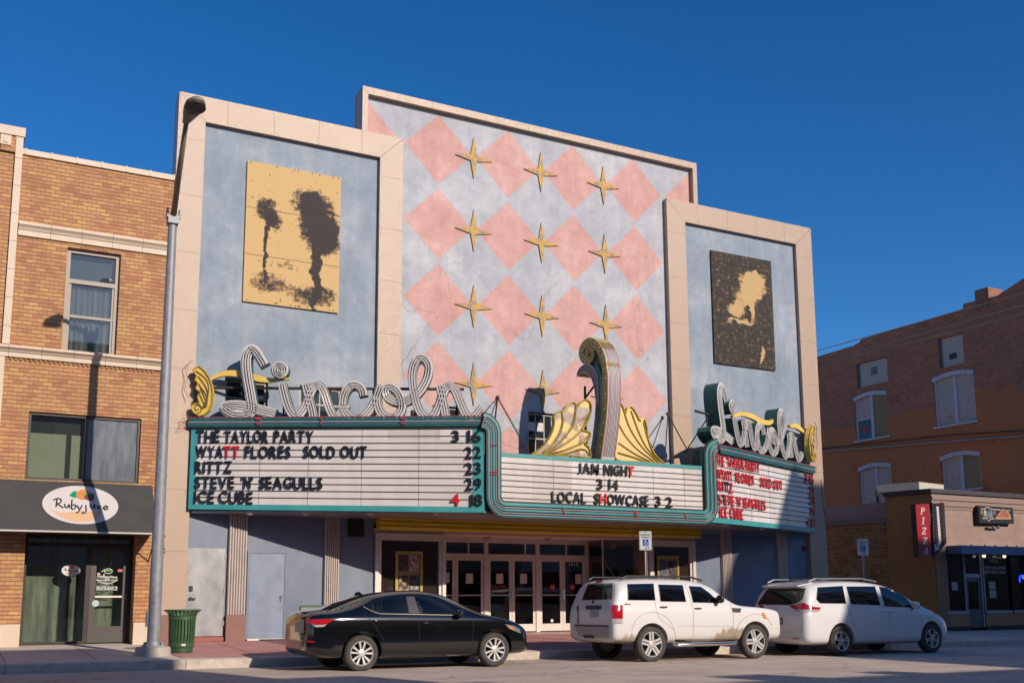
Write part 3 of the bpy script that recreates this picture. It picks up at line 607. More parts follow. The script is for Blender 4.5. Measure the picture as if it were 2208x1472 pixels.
def board(label, x0, x1, z0, z1, m, seams):
    y = PN - .06; t = MB(); t.box(x0, x1, y, PN - .005, z0, z1, 0)
    for z in seams: t.box(x0 + .002, x1 - .002, y - .002, y + .01, z, z + .012, 1)
    random.seed(int(x0 * 10))
    for i in range(40):
        x = random.uniform(x0 + .03, x1 - .03); z = random.choice((z0 + .03, z1 - .05)) if i % 2 else random.uniform(z0, z1 - .06)
        t.box(x, x + .03, y - .003, y, z, z + .03, 1)
    return tag(t.build('picture_panel', [m, mat('board_edge', (.06, .04, .025), .8)], None, origin=((x0 + x1) / 2, y, z0)), label, 'picture panel', 'sepia picture panels on the blue wings')
# blob positions are relative to the panel's lower middle
board('pale sepia picture panel with dark patches, on the larger left blue wing', 5.99, 8.448, 8.58, 12.24, sepia('sepia_print_pale', (.56, .37, .16), (.24, .15, .07), (.035, .026, .024), [(.62, 2.35, .62, .85, .70), (.30, 2.85, .45, .40, .45), (.95, 1.9, .35, .5, .5), (.62, 1.0, .14, 1.3, .75), (.55, .35, .75, .30, .45), (-.72, 2.45, .34, .42, .55), (-.50, 2.2, .25, .25, .4), (-.70, 1.45, .07, .95, .6), (-.55, .55, .6, .28, .40), (-.2, 1.05, .5, .12, .25)], .10), (9.8, 11.02))
board('dark sepia picture panel with a pale patch, on the right blue wing', 20.67, 23.145, 8.51, 12.17, sepia('sepia_print_dark', (.50, .33, .15), (.15, .09, .04), (.026, .02, .018), [(.45, 2.75, .60, .50, -.70), (.15, 2.30, .55, .35, -.5), (-.30, 1.85, .40, .30, -.55), (.35, 1.95, .16, .5, -.5), (-.1, 1.45, .55, .10, -.45), (.7, .45, .10, .35, -.4)], .60), ())

# ================================================================== MARQUEE
teal = mat('teal_enamel', (.04, .25, .26), .38, col2=(.055, .30, .30), vs=2, rvar=.1, bump=.05, bs=30)
teal_w = mat('worn_teal_enamel', (.045, .25, .26), .45, col2=(.30, .36, .35), vs=6, vd=6, vlo=.62, vhi=.70)
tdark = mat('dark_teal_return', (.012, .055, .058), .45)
black = mat('black_channel', (.008, .008, .009), .5)
def boardmat():
    m, nt, b = nodes_of('milky_sign_panel'); tc = nt.nodes.new('ShaderNodeTexCoord'); o = POS(nt); sp = nt.nodes.new('ShaderNodeSeparateXYZ'); nt.links.new(o, sp.inputs[0])
    cell = nt.nodes.new('ShaderNodeCombineXYZ'); nt.links.new(mathn(nt, 'FLOOR', mathn(nt, 'DIVIDE', sp.outputs[0], 1.13)), cell.inputs[0]); nt.links.new(mathn(nt, 'FLOOR', mathn(nt, 'DIVIDE', sp.outputs[2], .56)), cell.inputs[2])
    wn_ = nt.nodes.new('ShaderNodeTexWhiteNoise'); nt.links.new(cell.outputs[0], wn_.inputs[0])
    col = ramp(nt, wn_.outputs[0], [(0, (.52, .47, .43)), (.5, (.59, .54, .515)), (1, (.65, .605, .595))])
    mp = nt.nodes.new('ShaderNodeMapping'); mp.inputs['Scale'].default_value = (1.4, 1.4, .3); nt.links.new(o, mp.inputs[0])
    col = mixc(nt, .5, col, ramp(nt, noise(nt, mp.outputs[0], 2.5, 6), [(.3, (.85, .84, .82)), (.7, (1.12, 1.12, 1.13))]), 'MULTIPLY')
    nt.links.new(col, b.inputs['Base Color']); b.inputs['Roughness'].default_value = .28
    bp = nt.nodes.new('ShaderNodeBump'); bp.inputs['Strength'].default_value = .12; bp.inputs['Distance'].default_value = .05; nt.links.new(noise(nt, o, 2.0, 2), bp.inputs['Height']); nt.links.new(bp.outputs[0], b.inputs['Normal'])
    return m
milk = boardmat()
rail = mat('steel_rail', (.09, .075, .065), .5, .3)
LA, LB, RA, RB = Vector((4.85, 25.2, 0)), Vector((11.12, 22.3, 0)), Vector((17.68, 22.3, 0)), Vector((24.36, 25.2, 0))
dL = (LB - LA).normalized(); dR = (RB - RA).normalized(); dC = EX.copy()
nL = Vector((dL.y, -dL.x, 0)); nR = Vector((dR.y, -dR.x, 0)); nC = Vector((0, -1, 0))
ZB = 3.29
MQ = thing('marquee', (14.6, 24.5, ZB), 'teal trapezoid cinema marquee with three white letter boards projecting over the entrance', 'marquee')
HEAD = 5.43
def zspan(A, s):                       # the old sign boards are not quite level: lower and upper edge along each side board
    if A is LA: t = s / (LB - LA).length; return 3.385 - .085 * t, 5.44 + .06 * t
    if A is RA: t = s / (RB - RA).length; return 3.28 + .055 * t, 5.33 + .01 * t
    return ZB, HEAD
def zin(A, s, z): a, c = zspan(A, s); return a + (z - ZB) * (c - a) / (HEAD - ZB)
def zout(A, s, z): a, c = zspan(A, s); return ZB + (z - a) * (HEAD - ZB) / (c - a)
def P3(A, d, n, s, z, off=0): p = A + d * s + n * off; return Vector((p.x, p.y, zin(A, s, z)))
def P3r(A, d, n, s, z, off=0): p = A + d * s + n * off; return Vector((p.x, p.y, z))
def rect3(b, A, d, n, s0, s1, z0, z1, off, th, m=0): b.prism([P3(A, d, n, s0, z0, off), P3(A, d, n, s1, z0, off), P3(A, d, n, s1, z1, off), P3(A, d, n, s0, z1, off)], -n * th, m)
lenL, lenR = (LB - LA).length, (RB - RA).length
# body: soffit, slabs behind the boards
soff = mat('soffit_metal', (.33, .31, .30), .35, .5, col2=(.42, .39, .37), vs=2)
b = MB(); b.prism([(LA.x + .1, LA.y + .07, ZB + .02), (LB.x + .05, LB.y + .06, ZB + .02), (RA.x - .05, RA.y + .06, ZB + .02), (RB.x - .1, RB.y + .07, ZB + .02)], (0, 0, .04)); b.build('soffit', soff, MQ)
b = MB()
rect3(b, LA, dL, nL, .0, lenL - .01, ZB + .005, 5.34, -.05, .30); rect3(b, RA, dR, nR, .01, lenR, ZB + .005, 5.30, -.05, .30)
b.prism([(LB.x + .02, 22.36, ZB + .005), (RA.x - .02, 22.36, ZB + .005), (RA.x - .02, 22.36, 4.70), (LB.x + .02, 22.36, 4.70)], (0, .30, 0))
b.prism([(LB.x + .3, 22.7, 4.62), (RA.x - .3, 22.7, 4.62), (RA.x - .3, 25.4, 4.70), (LB.x + .3, 25.4, 4.70)], (0, 0, .05))
b.build('sign_box', [tdark], MQ)
# teal borders
b = MB()
rect3(b, LA, dL, nL, .0, lenL, ZB, ZB + .13, 0, .10); rect3(b, LA, dL, nL, .0, .14, ZB + .132, 5.30, 0, .10); rect3(b, LA, dL, nL, lenL - .27, lenL, ZB + .132, 5.30, 0, .10); rect3(b, LA, dL, nL, .142, lenL - .272, 5.24, 5.30, 0, .1); b.build('teal_border', teal, MQ); b = MB()
rect3(b, RA, dR, nR, .0, lenR, ZB - .0, ZB + .15, 0, .10); rect3(b, RA, dR, nR, .0, .30, ZB + .152, 5.30, 0, .10); rect3(b, RA, dR, nR, lenR - .1, lenR, ZB + .152, 5.30, 0, .10)
b.build('teal_border', teal, MQ)
b = MB()
b.box(LB.x + .36, RA.x - .01, 22.30, 22.38, 4.665, 4.76); b.box(LB.x + .36, RA.x - .01, 22.30, 22.38, ZB, ZB + .24); b.box(LB.x + .36, LB.x + .425, 22.30, 22.38, ZB + .242, 4.663); b.box(RA.x - .07, RA.x - .01, 22.30, 22.38, ZB + .242, 4.663)
b.build('teal_border', teal_w, MQ)
# the neon-lined ribbon that runs over the left board, down, along the centre and up over the right board
CF = 22.20
def cpt(x, z): return Vector((x, CF, z))
zh = HEAD; zhl, zhr = 5.50, 5.33; xl = LB.x + .19; xr = RA.x + .17; zl = ZB + .10; r = .30
cen = [cpt(LB.x - .06, zhl)] + arc((xl - r + .02, zhl - r), r, PI / 2, 0, 8, cpt)[0:] + [cpt(xl + .02, 4.4)] + arc((xl + r + .02, zl + r), r, PI, 1.5 * PI, 8, cpt) + [cpt(14.7, zl)] + arc((xr - r - .02, zl + r), r, -PI / 2, 0, 8, cpt) + [cpt(xr - .02, 4.4)] + arc((xr + r - .02, zhr - r), r, PI, PI / 2, 8, cpt) + [cpt(RA.x + .35 + .06, zhr)]
b = MB(); b.strip(cen, .155, nC, .12, 0); b.strip([p + Vector((0, .012, 0)) for p in cen], .20, nC, .10, 1)
rect3(b, LA, dL, nL, -.06, lenL + .05, zh - .125, zh + .105, .06, .18, 0); rect3(b, LA, dL, nL, .0, lenL - .12, zh - .185, zh - .127, .02, .08, 1)
rect3(b, RA, dR, nR, .40, lenR + .06, zh - .125, zh + .105, .06, .18, 0); rect3(b, RA, dR, nR, .45, lenR, zh - .185, zh - .127, .02, .08, 1)
b.build('neon_channel', [teal, black], MQ)
b = MB(); b.box(RA.x - .02, RA.x + .0, CF + .1, 23.0, ZB, 5.3); b.build('corner_return', tdark, MQ)
ntube = [mat('neon_red', (.50, .05, .08), .2), mat('neon_dark', (.05, .05, .05), .25), mat('neon_grey', (.30, .28, .30), .15)]
def offs(path, d, n):
    out = []
    for i, p in enumerate(path):
        t = (path[min(i + 1, len(path) - 1)] - path[max(i - 1, 0)]).normalized(); out.append(p + n.cross(t) * d + n * .03)
    return out
for k, (dd, mi) in enumerate(((-.10, 0), (-.045, 1), (.03, 0), (.085, 1))):
    b = MB(); b.tube(offs(cen, dd, nC), .0095, 5)
    b.tube([P3(LA, dL, nL, -.1, zh - dd, .09), P3(LA, dL, nL, lenL, zh - dd, .09)], .0095, 5); b.tube([P3(RA, dR, nR, .42, zh - dd, .09), P3(RA, dR, nR, lenR + .1, zh - dd, .09)], .0095, 5)
    b.build('neon_tube', ntube[mi], MQ)
b = MB()
for s in (1.5, 1.56, 3.0, 4.9, 4.96): b.tube([P3(LA, dL, nL, s, zh + .09, .10), P3(LA, dL, nL, s + .07, zh + .02, .11)], .014, 5); b.tube([P3(LA, dL, nL, s, zh - .02, .10), P3(LA, dL, nL, s + .07, zh - .09, .11)], .014, 5)
for x in (13.2, 15.3, 15.36, 16.9): b.tube([cpt(x, zl + .1) + nC * .03, cpt(x + .05, zl - .08) + nC * .04], .013, 5)
for z in (4.2, 4.26, 4.9): b.tube([cpt(xl - .08, z) + nC * .03, cpt(xl + .1, z + .03) + nC * .04], .013, 5)
b.tube([P3(LA, dL, nL, -.1, zh + .09, .13), P3(LA, dL, nL, -.22, zh + .06, .13), P3(LA, dL, nL, -.16, zh - .03, .13), P3(LA, dL, nL, -.3, zh - .22, .12), P3(LA, dL, nL, -.12, zh - .16, .1)], .008, 4)
b.build('neon_fitting', ntube[0], MQ)
# boards with their letter rails and letters
blkl = mat('black_letter_plastic', (.010, .009, .008), .35, coat=.12); redl = mat('red_letter_plastic', (.52, .006, .012), .4, coat=.1)
def hitL(px, py): p = onplane(px, py, LA, nL); u = (p - LA).dot(dL); return u, zout(LA, u, p.z)
def hitR(px, py): p = onplane(px, py, RA, nR); u = (p - RA).dot(dR); return u, zout(RA, u, p.z)
def hitC(px, py): p = Y(px, py, 22.3); return p.x - LB.x, p.z
def letterboard(A, d, n, s0, s1, z0, z1, nrail, seams, words, hit):
    b = MB(); rect3(b, A, d, n, s0, s1, z0, z1, -.015, .03); o = b.build('letter_board', milk, MQ)
    b = MB()
    for i in range(1, nrail + 1):
        z = z0 + (z1 - z0) * i / (nrail + 1); rect3(b, A, d, n, s0, s1, z - .008, z + .008, .006, .02)
    for s in seams: rect3(b, A, d, n, s - .004, s + .004, z0, z1, -.011, .004)
    b.build('letter_rail', rail, o)
    for (txt, p0, p1, zb, h, m) in words:
        s0_, _ = hit(*p0); s1_, _ = hit(*p1); w = MB()
        # every letter is its own moulding on the rails, slightly out of true
        random.seed(len(txt) * 7 + int(s0_ * 100)); adv = []; x = 0
        for ch in txt:
            v, f = glyphs(ch, .02, .018); a = min(q.x for q in v); c = max(q.x for q in v); adv.append((x, c - a)); x += c - a + .10
        kx = (s1_ - s0_) / (x - .10)
        for ch, (xo, ww) in zip(txt, adv):
            a = random.uniform(-.03, .03); ez = (EZ * math.cos(a) + d * math.sin(a)); ex = (d * math.cos(a) - EZ * math.sin(a)); hh = h if ch != "'" else h * .3; zz = zb + (h - hh)
            q = P3(A, d, n, s0_ + xo * kx, zz + random.uniform(-.008, .008), .014)
            letter(w, ch, q, ex, ez, ww * kx, hh, .028, 0, bold=.018)
        t = w.build('letters', m, o)
        if m is redl: t['label'] = 'red plastic letters'
    return o
HL = .285
zr = lambda px, py: hitL(px, py)[1]
rowsL = [zr(500, 954), zr(500, 987), zr(500, 1020), zr(500, 1053), zr(500, 1085.5)]
wl = []
def addw(txt, a, c, row, m=blkl): wl.append((txt, (a, 950 + row * 33), (c, 950 + row * 33), rowsL[row], HL, m))
addw('THE', 423, 474, 0); addw('TAYLOR', 484, 579, 0); addw('PARTY', 591, 676, 0); addw('3', 975, 990, 0); addw('16', 1008, 1037, 0)
addw('WYA', 422, 481, 1); addw('TT', 482, 516, 1, redl); addw('FLORES', 529, 627, 1); addw('SOLD', 655, 723, 1); addw('OUT', 735, 791, 1); addw('22', 1003, 1037, 1)
addw('RITTZ', 421, 500, 2); addw('23', 1003, 1037, 2)
addw('STEVE', 420, 505, 3); addw("'N'", 521, 546, 3); addw('SEAGULLS', 560, 696, 3); addw('29', 1004, 1038, 3)
addw('ICE', 419, 462, 4); addw('CUBE', 472, 545, 4); addw('4', 972, 991, 4, redl); addw('18', 1014, 1040, 4)
letterboard(LA, dL, nL, .142, lenL - .272, ZB + .132, 5.238, 10, [1.62, 2.75, 4.0, 5.35], wl, hitL)
zc = [hitC(1300, 1024)[1], hitC(1300, 1055)[1], hitC(1300, 1087)[1]]
wc = [('JAM', (1246, 1010), (1290, 1010), zc[0], .27, blkl), ('NIGH', (1301, 1012), (1351, 1012), zc[0], .27, blkl), ('T', (1351, 1013), (1366, 1013), zc[0], .27, redl),
      ('3', (1286, 1042), (1298, 1042), zc[1], .27, blkl), ('14', (1311, 1042), (1332, 1042), zc[1], .27, blkl),
      ('LOCAL', (1189, 1070), (1262, 1070), zc[2], .27, blkl), ('S', (1280, 1072), (1291, 1072), zc[2], .27, blkl), ('H', (1292, 1072), (1307, 1072), zc[2], .27, redl), ('OWCASE', (1308, 1074), (1397, 1074), zc[2], .27, blkl), ('3', (1412, 1080), (1423, 1080), zc[2], .27, blkl), ('2', (1434, 1080), (1448, 1080), zc[2], .27, blkl)]
letterboard(LB, dC, nC, .427, RA.x - LB.x - .072, ZB + .242, 4.663, 7, [1.9, 3.4, 4.9, 5.9], wc, hitC)
zrr = lambda px, py: hitR(px, py)[1]
rowsR = [zrr(1560, 1005), zrr(1560, 1035), zrr(1560, 1060), zrr(1560, 1088), zrr(1560, 1116)]
wr = []
def addr(txt, a, c, row, m=redl): wr.append((txt, (a, 1000), (c, 1000), rowsR[row], HL, m))
addr('THE', 1542, 1560, 0); addr('TAYLOR', 1566, 1602, 0); addr('PARTY', 1606, 1635, 0); addr('3', 1732, 1738, 0); addr('16', 1742, 1751, 0)
addr('WYATT', 1543, 1576, 1); addr('FLORES', 1584, 1622, 1); addr('SOLD', 1636, 1660, 1); addr('OUT', 1664, 1683, 1); addr('22', 1741, 1751, 1)
addr('RI', 1544, 1556, 2); addr('TT', 1558, 1566, 2, blkl); addr('Z', 1568, 1576, 2); addr('23', 1741, 1751, 2)
addr('S', 1545, 1551, 3); addr('T', 1553, 1557, 3, blkl); addr('EVE', 1559, 1578, 3); addr("'N'", 1583, 1593, 3); addr('SEAGULLS', 1597, 1645, 3); addr('29', 1741, 1751, 3)
addr('ICE', 1546, 1563, 4); addr('CUBE', 1568, 1596, 4); addr('4', 1733, 1739, 4); addr('18', 1742, 1751, 4)
letterboard(RA, dR, nR, .302, lenR - .102, ZB + .152, 5.238, 10, [1.6, 2.75, 4.0, 5.2], wr, hitR)
lampm = mat('soffit_lamp_glass', (.5, .46, .42), .3)
for (x, y) in ((6.2, 24.8), (7.4, 24.3), (8.8, 23.7), (10.2, 23.0), (12.6, 22.6), (14.9, 22.6), (17.0, 22.6), (19.2, 23.3), (21.2, 24.1)):
    b = MB(); b.lathe([(.10, 0), (.09, -.03), (.05, -.055), (.001, -.06)], (x, y, ZB + .02), 'z', 12); b.build('soffit_lamp', lampm, MQ, smooth='all')

# ================================================================== SCRIPT SIGNS "Lincoln"
def z5(x, y): return (380 + x / 3.68, 720 + y / 3.68)
def z6(x, y): return (720 + x / 3.681, 720 + y / 3.681)
SOFF = -.02
def sL(p): q = onplane(p[0], p[1], LA + nL * SOFF, nL); return Vector(((q - LA).dot(dL), 0, q.z))
strokes = [
    [z5(*p) for p in ((700, 248), (672, 200), (640, 150), (600, 118), (566, 150), (553, 210), (558, 300), (572, 390), (588, 480), (600, 560), (596, 610), (560, 636), (490, 640), (425, 622), (380, 585), (430, 566), (520, 568), (610, 590), (690, 608), (785, 634))],
    [z5(*p) for p in ((840, 392), (850, 440), (868, 510), (893, 585), (930, 640), (972, 640), (1012, 590), (1045, 520), (1078, 440), (1115, 405), (1150, 418), (1178, 475), (1205, 560), (1240, 635), (1280, 648), (1325, 600), (1345, 560))],
    [z5(*p) for p in ((1028, 395), (1042, 450), (1062, 540), (1078, 600), (1090, 662))],
    [z6(*p) for p in ((235, 492), (222, 440), (180, 405), (125, 415), (82, 475), (72, 555), (100, 625), (155, 662), (225, 652), (285, 595), (330, 515), (380, 408))],
    [z6(*p) for p in ((372, 420), (345, 490), (350, 570), (385, 635), (440, 662), (500, 648), (538, 590), (532, 515), (500, 455), (450, 420), (415, 435), (420, 485), (465, 525), (540, 540), (610, 512), (665, 470), (710, 410), (745, 330), (752, 255), (722, 200), (680, 190), (642, 230), (622, 320), (630, 430), (655, 540), (690, 620), (742, 662), (795, 638), (832, 565), (862, 480), (892, 425), (930, 412), (965, 445), (1000, 530), (1040, 622), (1082, 664), (1125, 645), (1175, 585))],
    [z6(*p) for p in ((842, 408), (856, 480), (876, 580), (892, 668))]]
dot_c, dot_r = z5(822, 284), .215
whitem = mat('script_face_enamel', (.62, .58, .55), .45, col2=(.36, .24, .16), vs=9, vd=6, vlo=.62, vhi=.78)
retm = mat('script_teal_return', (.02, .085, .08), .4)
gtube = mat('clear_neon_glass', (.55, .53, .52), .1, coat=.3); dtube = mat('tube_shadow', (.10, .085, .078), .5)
def script_sign(name, label, A, d, n, s_off, kx, kz, ztrim=0, depth=.28, flour=None):
    z0 = 5.53
    g = thing(name, A + d * s_off + EZ * z0, label, 'script sign', 'white script signs on the marquee roof')
    s00 = min(sL(p).x for st in strokes for p in st)
    def pt(p, off=0): q = sL(p); return P3r(A, d, n, s_off + (q.x - s00) * kx, z0 + (q.z - z0) * kz, off)
    face, ret, tb, db = MB(), MB(), MB(), MB()
    for i, st in enumerate(strokes):
        P = spline([pt(p, i * .004) for p in st], 5)
        hw = .105 if i else .125
        ret.strip([p - n * .012 for p in P], hw, n, depth); face.strip(P, hw - .004, n, .012)
        if hw: pass
        for o_ in (-.062, -.002, .058):
            tb.tube([q + n * .014 for q in offs(P, o_, n)], .010, 5); db.strip([q - n * .026 for q in offs(P, o_ + .024, n)], .009, n, .002)  # dark strip beside each tube paints its shadow on the letter face
        for e in (P[0], P[-1]): pass
    c = pt(dot_c); th = [2 * PI * k / 20 for k in range(20)]
    ring = lambda r, o: [c + d * (r * math.cos(a)) + EZ * (r * math.sin(a)) + n * o for a in th]
    ret.prism(ring(dot_r, -.012), -n * depth); face.prism(ring(dot_r - .006, 0), -n * .012)
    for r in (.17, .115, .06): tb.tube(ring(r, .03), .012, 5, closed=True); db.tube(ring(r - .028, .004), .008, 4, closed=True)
    f = face.build('lettering', whitem, g); ret.build('letter_return', retm, g); tb.build('neon_tube', gtube, f); db.build('tube_shadow_line', dtube, f)
    # iron bar that ties the letters together at the back
    bar = MB(); L_ = (max(sL(p).x for st in strokes for p in st) - s00) * kx
    bar.tube([P3r(A, d, n, s_off - .35, 6.33, -.33), P3r(A, d, n, s_off + L_ * .93, 6.33, -.33)], .035, 6)
    for u in (.06, .22, .40, .57, .74, .9): bar.tube([P3r(A, d, n, s_off + L_ * u, 5.4, -.36), P3r(A, d, n, s_off + L_ * u, 6.33, -.36)], .025, 5); bar.tube([P3r(A, d, n, s_off + L_ * u, 6.2, -.36), P3r(A, d, n, s_off + L_ * u, 5.3, -1.1)], .018, 5)
    bar.build('support_bar', mat('rusty_iron', (.045, .03, .025), .8), g)
    # yellow flourish
    yel = mat('yellow_enamel', (.70, .46, .07), .45, col2=(.76, .54, .14), vs=3)
    fl = MB(); W_ = [z5(*p) for p in ((270, 345), (330, 315), (400, 300), (490, 305), (570, 320), (650, 345), (730, 355), (800, 350), (890, 342))]
    for Q_ in (flour or [[pt(p, -.15) for p in W_]]):
        P = spline(Q_, 5); fl = MB(); fl.strip(P, [.02 + .06 * math.sin(PI * min(1, (i + 1) / len(P) * 1.05)) for i in range(len(P))], n, .10); fl.build('flourish', yel, g)
    return g
s0L = min(sL(p).x for st in strokes for p in st)
script_sign('script_sign', 'large white neon script sign over the left board, its lettering facing us', LA, dL, nL, s0L, 1, 1)
sR0 = hitR(1537, 940)[0]
script_sign('script_sign', 'white neon script sign over the right board, seen at a slant with deep teal sides', RA, dR, nR, sR0 + .02, .96, .93, depth=.42, flour=[[onplane(px, py, RA - nR * .12, nR) for px, py in Q_] for Q_ in (((1581, 897), (1600, 892), (1622, 897), (1642, 908), (1660, 911), (1672, 905), (1682, 909)), ((1704, 918), (1718, 918), (1728, 925), (1737, 934)))])
# scroll-shaped yellow leaves at the outer ends
yel = MATS['yellow_enamel']; yrib = mat('yellow_groove', (.10, .06, .015), .6)
leafP = [z5(*p) for p in ((142, 300), (165, 275), (195, 265), (235, 300), (270, 350), (292, 410), (302, 480), (295, 550), (270, 610), (235, 645), (190, 655), (150, 630), (132, 600), (140, 570), (165, 555), (200, 565), (212, 590), (190, 540), (180, 500), (205, 470), (165, 440), (185, 400), (160, 370), (175, 340))]
def end_leaf(label, A, d, n, sfun, kx, flip):
    t = thing('scroll_leaf', A + EZ * 5.53, label, 'leaf ornament', 'yellow leaf ornaments at the marquee ends')
    b = MB(); P = [sfun(p) for p in leafP]; P3s = [P3r(A, d, n, q[0], q[1], .10) for q in P]
    b.prism(P3s, -n * .16, 0, 0); leaf_ = b.build('leaf_plate', yel, t)
    g = MB(); hub = sfun(z5(215, 600))
    for (a, c_) in (((165, 300), (255, 380)), ((185, 345), (245, 430)), ((180, 395), (240, 480)), ((200, 430), (238, 520)), ((195, 480), (230, 560))):
        q = [sfun(z5(*a)), sfun(z5(*c_)), sfun(z5((c_[0] + 235) / 2 + 18, (c_[1] + 600) / 2)), hub]
        g.tube(spline([P3r(A, d, n, u[0], u[1], .108) for u in q], 6), .014, 5)
    sp_ = [sfun(z5(178 + r * math.cos(a), 598 + r * math.sin(a))) for a, r in [(k * .55, 8 + k * 2.2) for k in range(17)]]
    g.tube([P3r(A, d, n, u[0], u[1], .108) for u in sp_], .012, 5); g.build('groove', yrib, leaf_)
    e = MB(); e.tube([P + n * .02 for P in P3s], .016, 5, closed=True); e.build('rim', mat('gold_rim', (.45, .30, .04), .4), leaf_)
    w = MB(); w.tube([P3r(A, d, n, P[0][0] - .02 * flip, 6.9, .1), P3r(A, d, n, P[0][0] - .2 * flip, 6.75, .1), P3r(A, d, n, P[0][0] - .12 * flip, 6.5, .1), P3r(A, d, n, P[0][0] - .18 * flip, 6.2, .1), P3r(A, d, n, P[0][0] - .06 * flip, 6.0, .1)], .008, 4); w.build('wire', yrib, leaf_)
def sfL(p): q = sL(p); return (q.x, q.z)
end_leaf('yellow scroll leaf ornament standing at the far left end of the marquee', LA, dL, nL, sfL, 1, 1)
lc = sfL(z5(215, 480))[0]
end_leaf('yellow scroll leaf ornament at the far right end of the marquee, half in shade', RA, dR, nR, lambda p: (lenR - .18 - (sfL(p)[0] - lc), 5.53 + (sfL(p)[1] - 5.53) * .98), 1, -1)

# ================================================================== CENTRE FIN AND ACANTHUS LEAVES
FX0, FX1 = 14.70, 15.09
FIN = thing('neon_fin', (14.9, 22.8, 4.83), 'tall curled centre fin with gold bulb studded sides and white ribbed neon front', 'neon fin')
olive = mat('olive_gold_enamel', (.36, .27, .075), .5, col2=(.44, .34, .11), vs=4); finteal = mat('fin_teal', (.03, .22, .22), .4); fingrey = mat('fin_grey_blue', (.10, .11, .14), .45); finwhite = mat('fin_white', (.60, .54, .53), .4, col2=(.40, .22, .15), vs=3, vd=6, vlo=.70, vhi=.80)
bulbm = mat('bulb_glass', (.55, .48, .30), .12)
def fp(px, py, x=FX0): q = X(px, py, FX0); return Vector((x, q.y, q.z))
def f8(x, y): return fp(1240 + x / 8.18, 720 + y / 8.18)
front = [fp(1297, 990), fp(1302, 955), fp(1306, 925), fp(1309.5, 890), fp(1312, 850), fp(1311.5, 810), f8(565, 560), f8(535, 380), f8(470, 230), f8(380, 135), f8(285, 108)]
front = spline(front, 4)
# gold band: follows the front edge and then curls into the scroll
band = [fp(1291, 990), fp(1296, 955), fp(1300, 925), fp(1303.5, 890), fp(1306, 850), fp(1305, 810), f8(520, 560), f8(490, 420), f8(430, 270), f8(350, 175), f8(265, 140), f8(185, 175), f8(130, 250), f8(115, 340), f8(145, 430), f8(205, 470), f8(270, 455), f8(310, 390), f8(310, 310), f8(265, 265), f8(220, 290), f8(215, 345), f8(245, 365)]
band = spline(band, 5)
hw = [.105] * len(band)
for i in range(len(band)):
    t = i / len(band)
    hw[i] = .115 if t < .6 else .115 - .05 * (t - .6) / .4
def sidepair(b, path, w, th, dx): b.strip([Vector((FX0 - dx, p.y, p.z)) for p in path], w, (-1, 0, 0), FX1 - FX0 + 2 * dx, 0)
b = MB(); sidepair(b, band, hw, 0, .02); gb = b.build('gold_band', olive, FIN)
bl_ = []
for i in range(0, len(band), 1):
    p = band[i]; t = (band[min(i + 1, len(band) - 1)] - band[max(i - 1, 0)]).normalized(); w = Vector((-1, 0, 0)).cross(t)
    for s in (-.05, .04):
        for xx in (FX0 - .03, FX1 + .03):
            if (i + 2 * (s > 0)) % 4 == 0: bl_.append(p + w * s + Vector((xx - p.x, 0, 0)))
spread('bulb', bl_, .024, bulbm, gb)
body = [fp(1276, 990), fp(1283, 940), fp(1287, 890), fp(1289, 850), fp(1287, 815), f8(395, 650), f8(340, 545), f8(300, 500), f8(330, 430), f8(335, 330), f8(420, 300), f8(500, 450), fp(1306, 815), fp(1306, 850), fp(1303, 890), fp(1300, 925), fp(1296, 955), fp(1292, 990)]
b = MB(); b.prism([Vector((FX0 + .03, p.y, p.z)) for p in body], (FX1 - FX0 - .06, 0, 0)); b.build('fin_body', mat('fin_dark', (.012, .022, .026), .5), FIN)
tb_ = spline([fp(1284, 990), fp(1289, 945), fp(1293, 900), fp(1296, 860), fp(1296, 825), f8(430, 720), f8(395, 625), f8(345, 560)], 5)
b = MB(); sidepair(b, tb_, .075, 0, .01); tbo = b.build('teal_band', finteal, FIN)
spread('bulb', [Vector((FX0 - .018, q_.y - .05 * (1 if i % 2 else -.4), q_.z)) for i, q_ in enumerate(tb_)], .02, mat('teal_bulb', (.12, .32, .30), .2), tbo)
bk = [fp(1272, 990), fp(1279, 945), fp(1284, 900), fp(1286.5, 860), fp(1284, 835), f8(310, 790), f8(260, 710), f8(190, 672), f8(120, 685), f8(50, 750), f8(60, 680), f8(100, 600), f8(165, 545), f8(235, 525), f8(305, 560), f8(370, 640), f8(415, 740), fp(1292, 840), fp(1292.5, 870), fp(1290, 910), fp(1285, 950), fp(1279, 990)]
b = MB(); b.prism([Vector((FX0 - .025, p.y, p.z)) for p in bk], (FX1 - FX0 + .05, 0, 0), 0, 1); bko = b.build('beak', [fingrey, mat('beak_gold', (.36, .24, .03), .5)], FIN)
b = MB(); b.tube([Vector((FX0 - .03, p.y, p.z)) for p in bk[3:19]], .014, 5); b.build('rim', finwhite, bko)
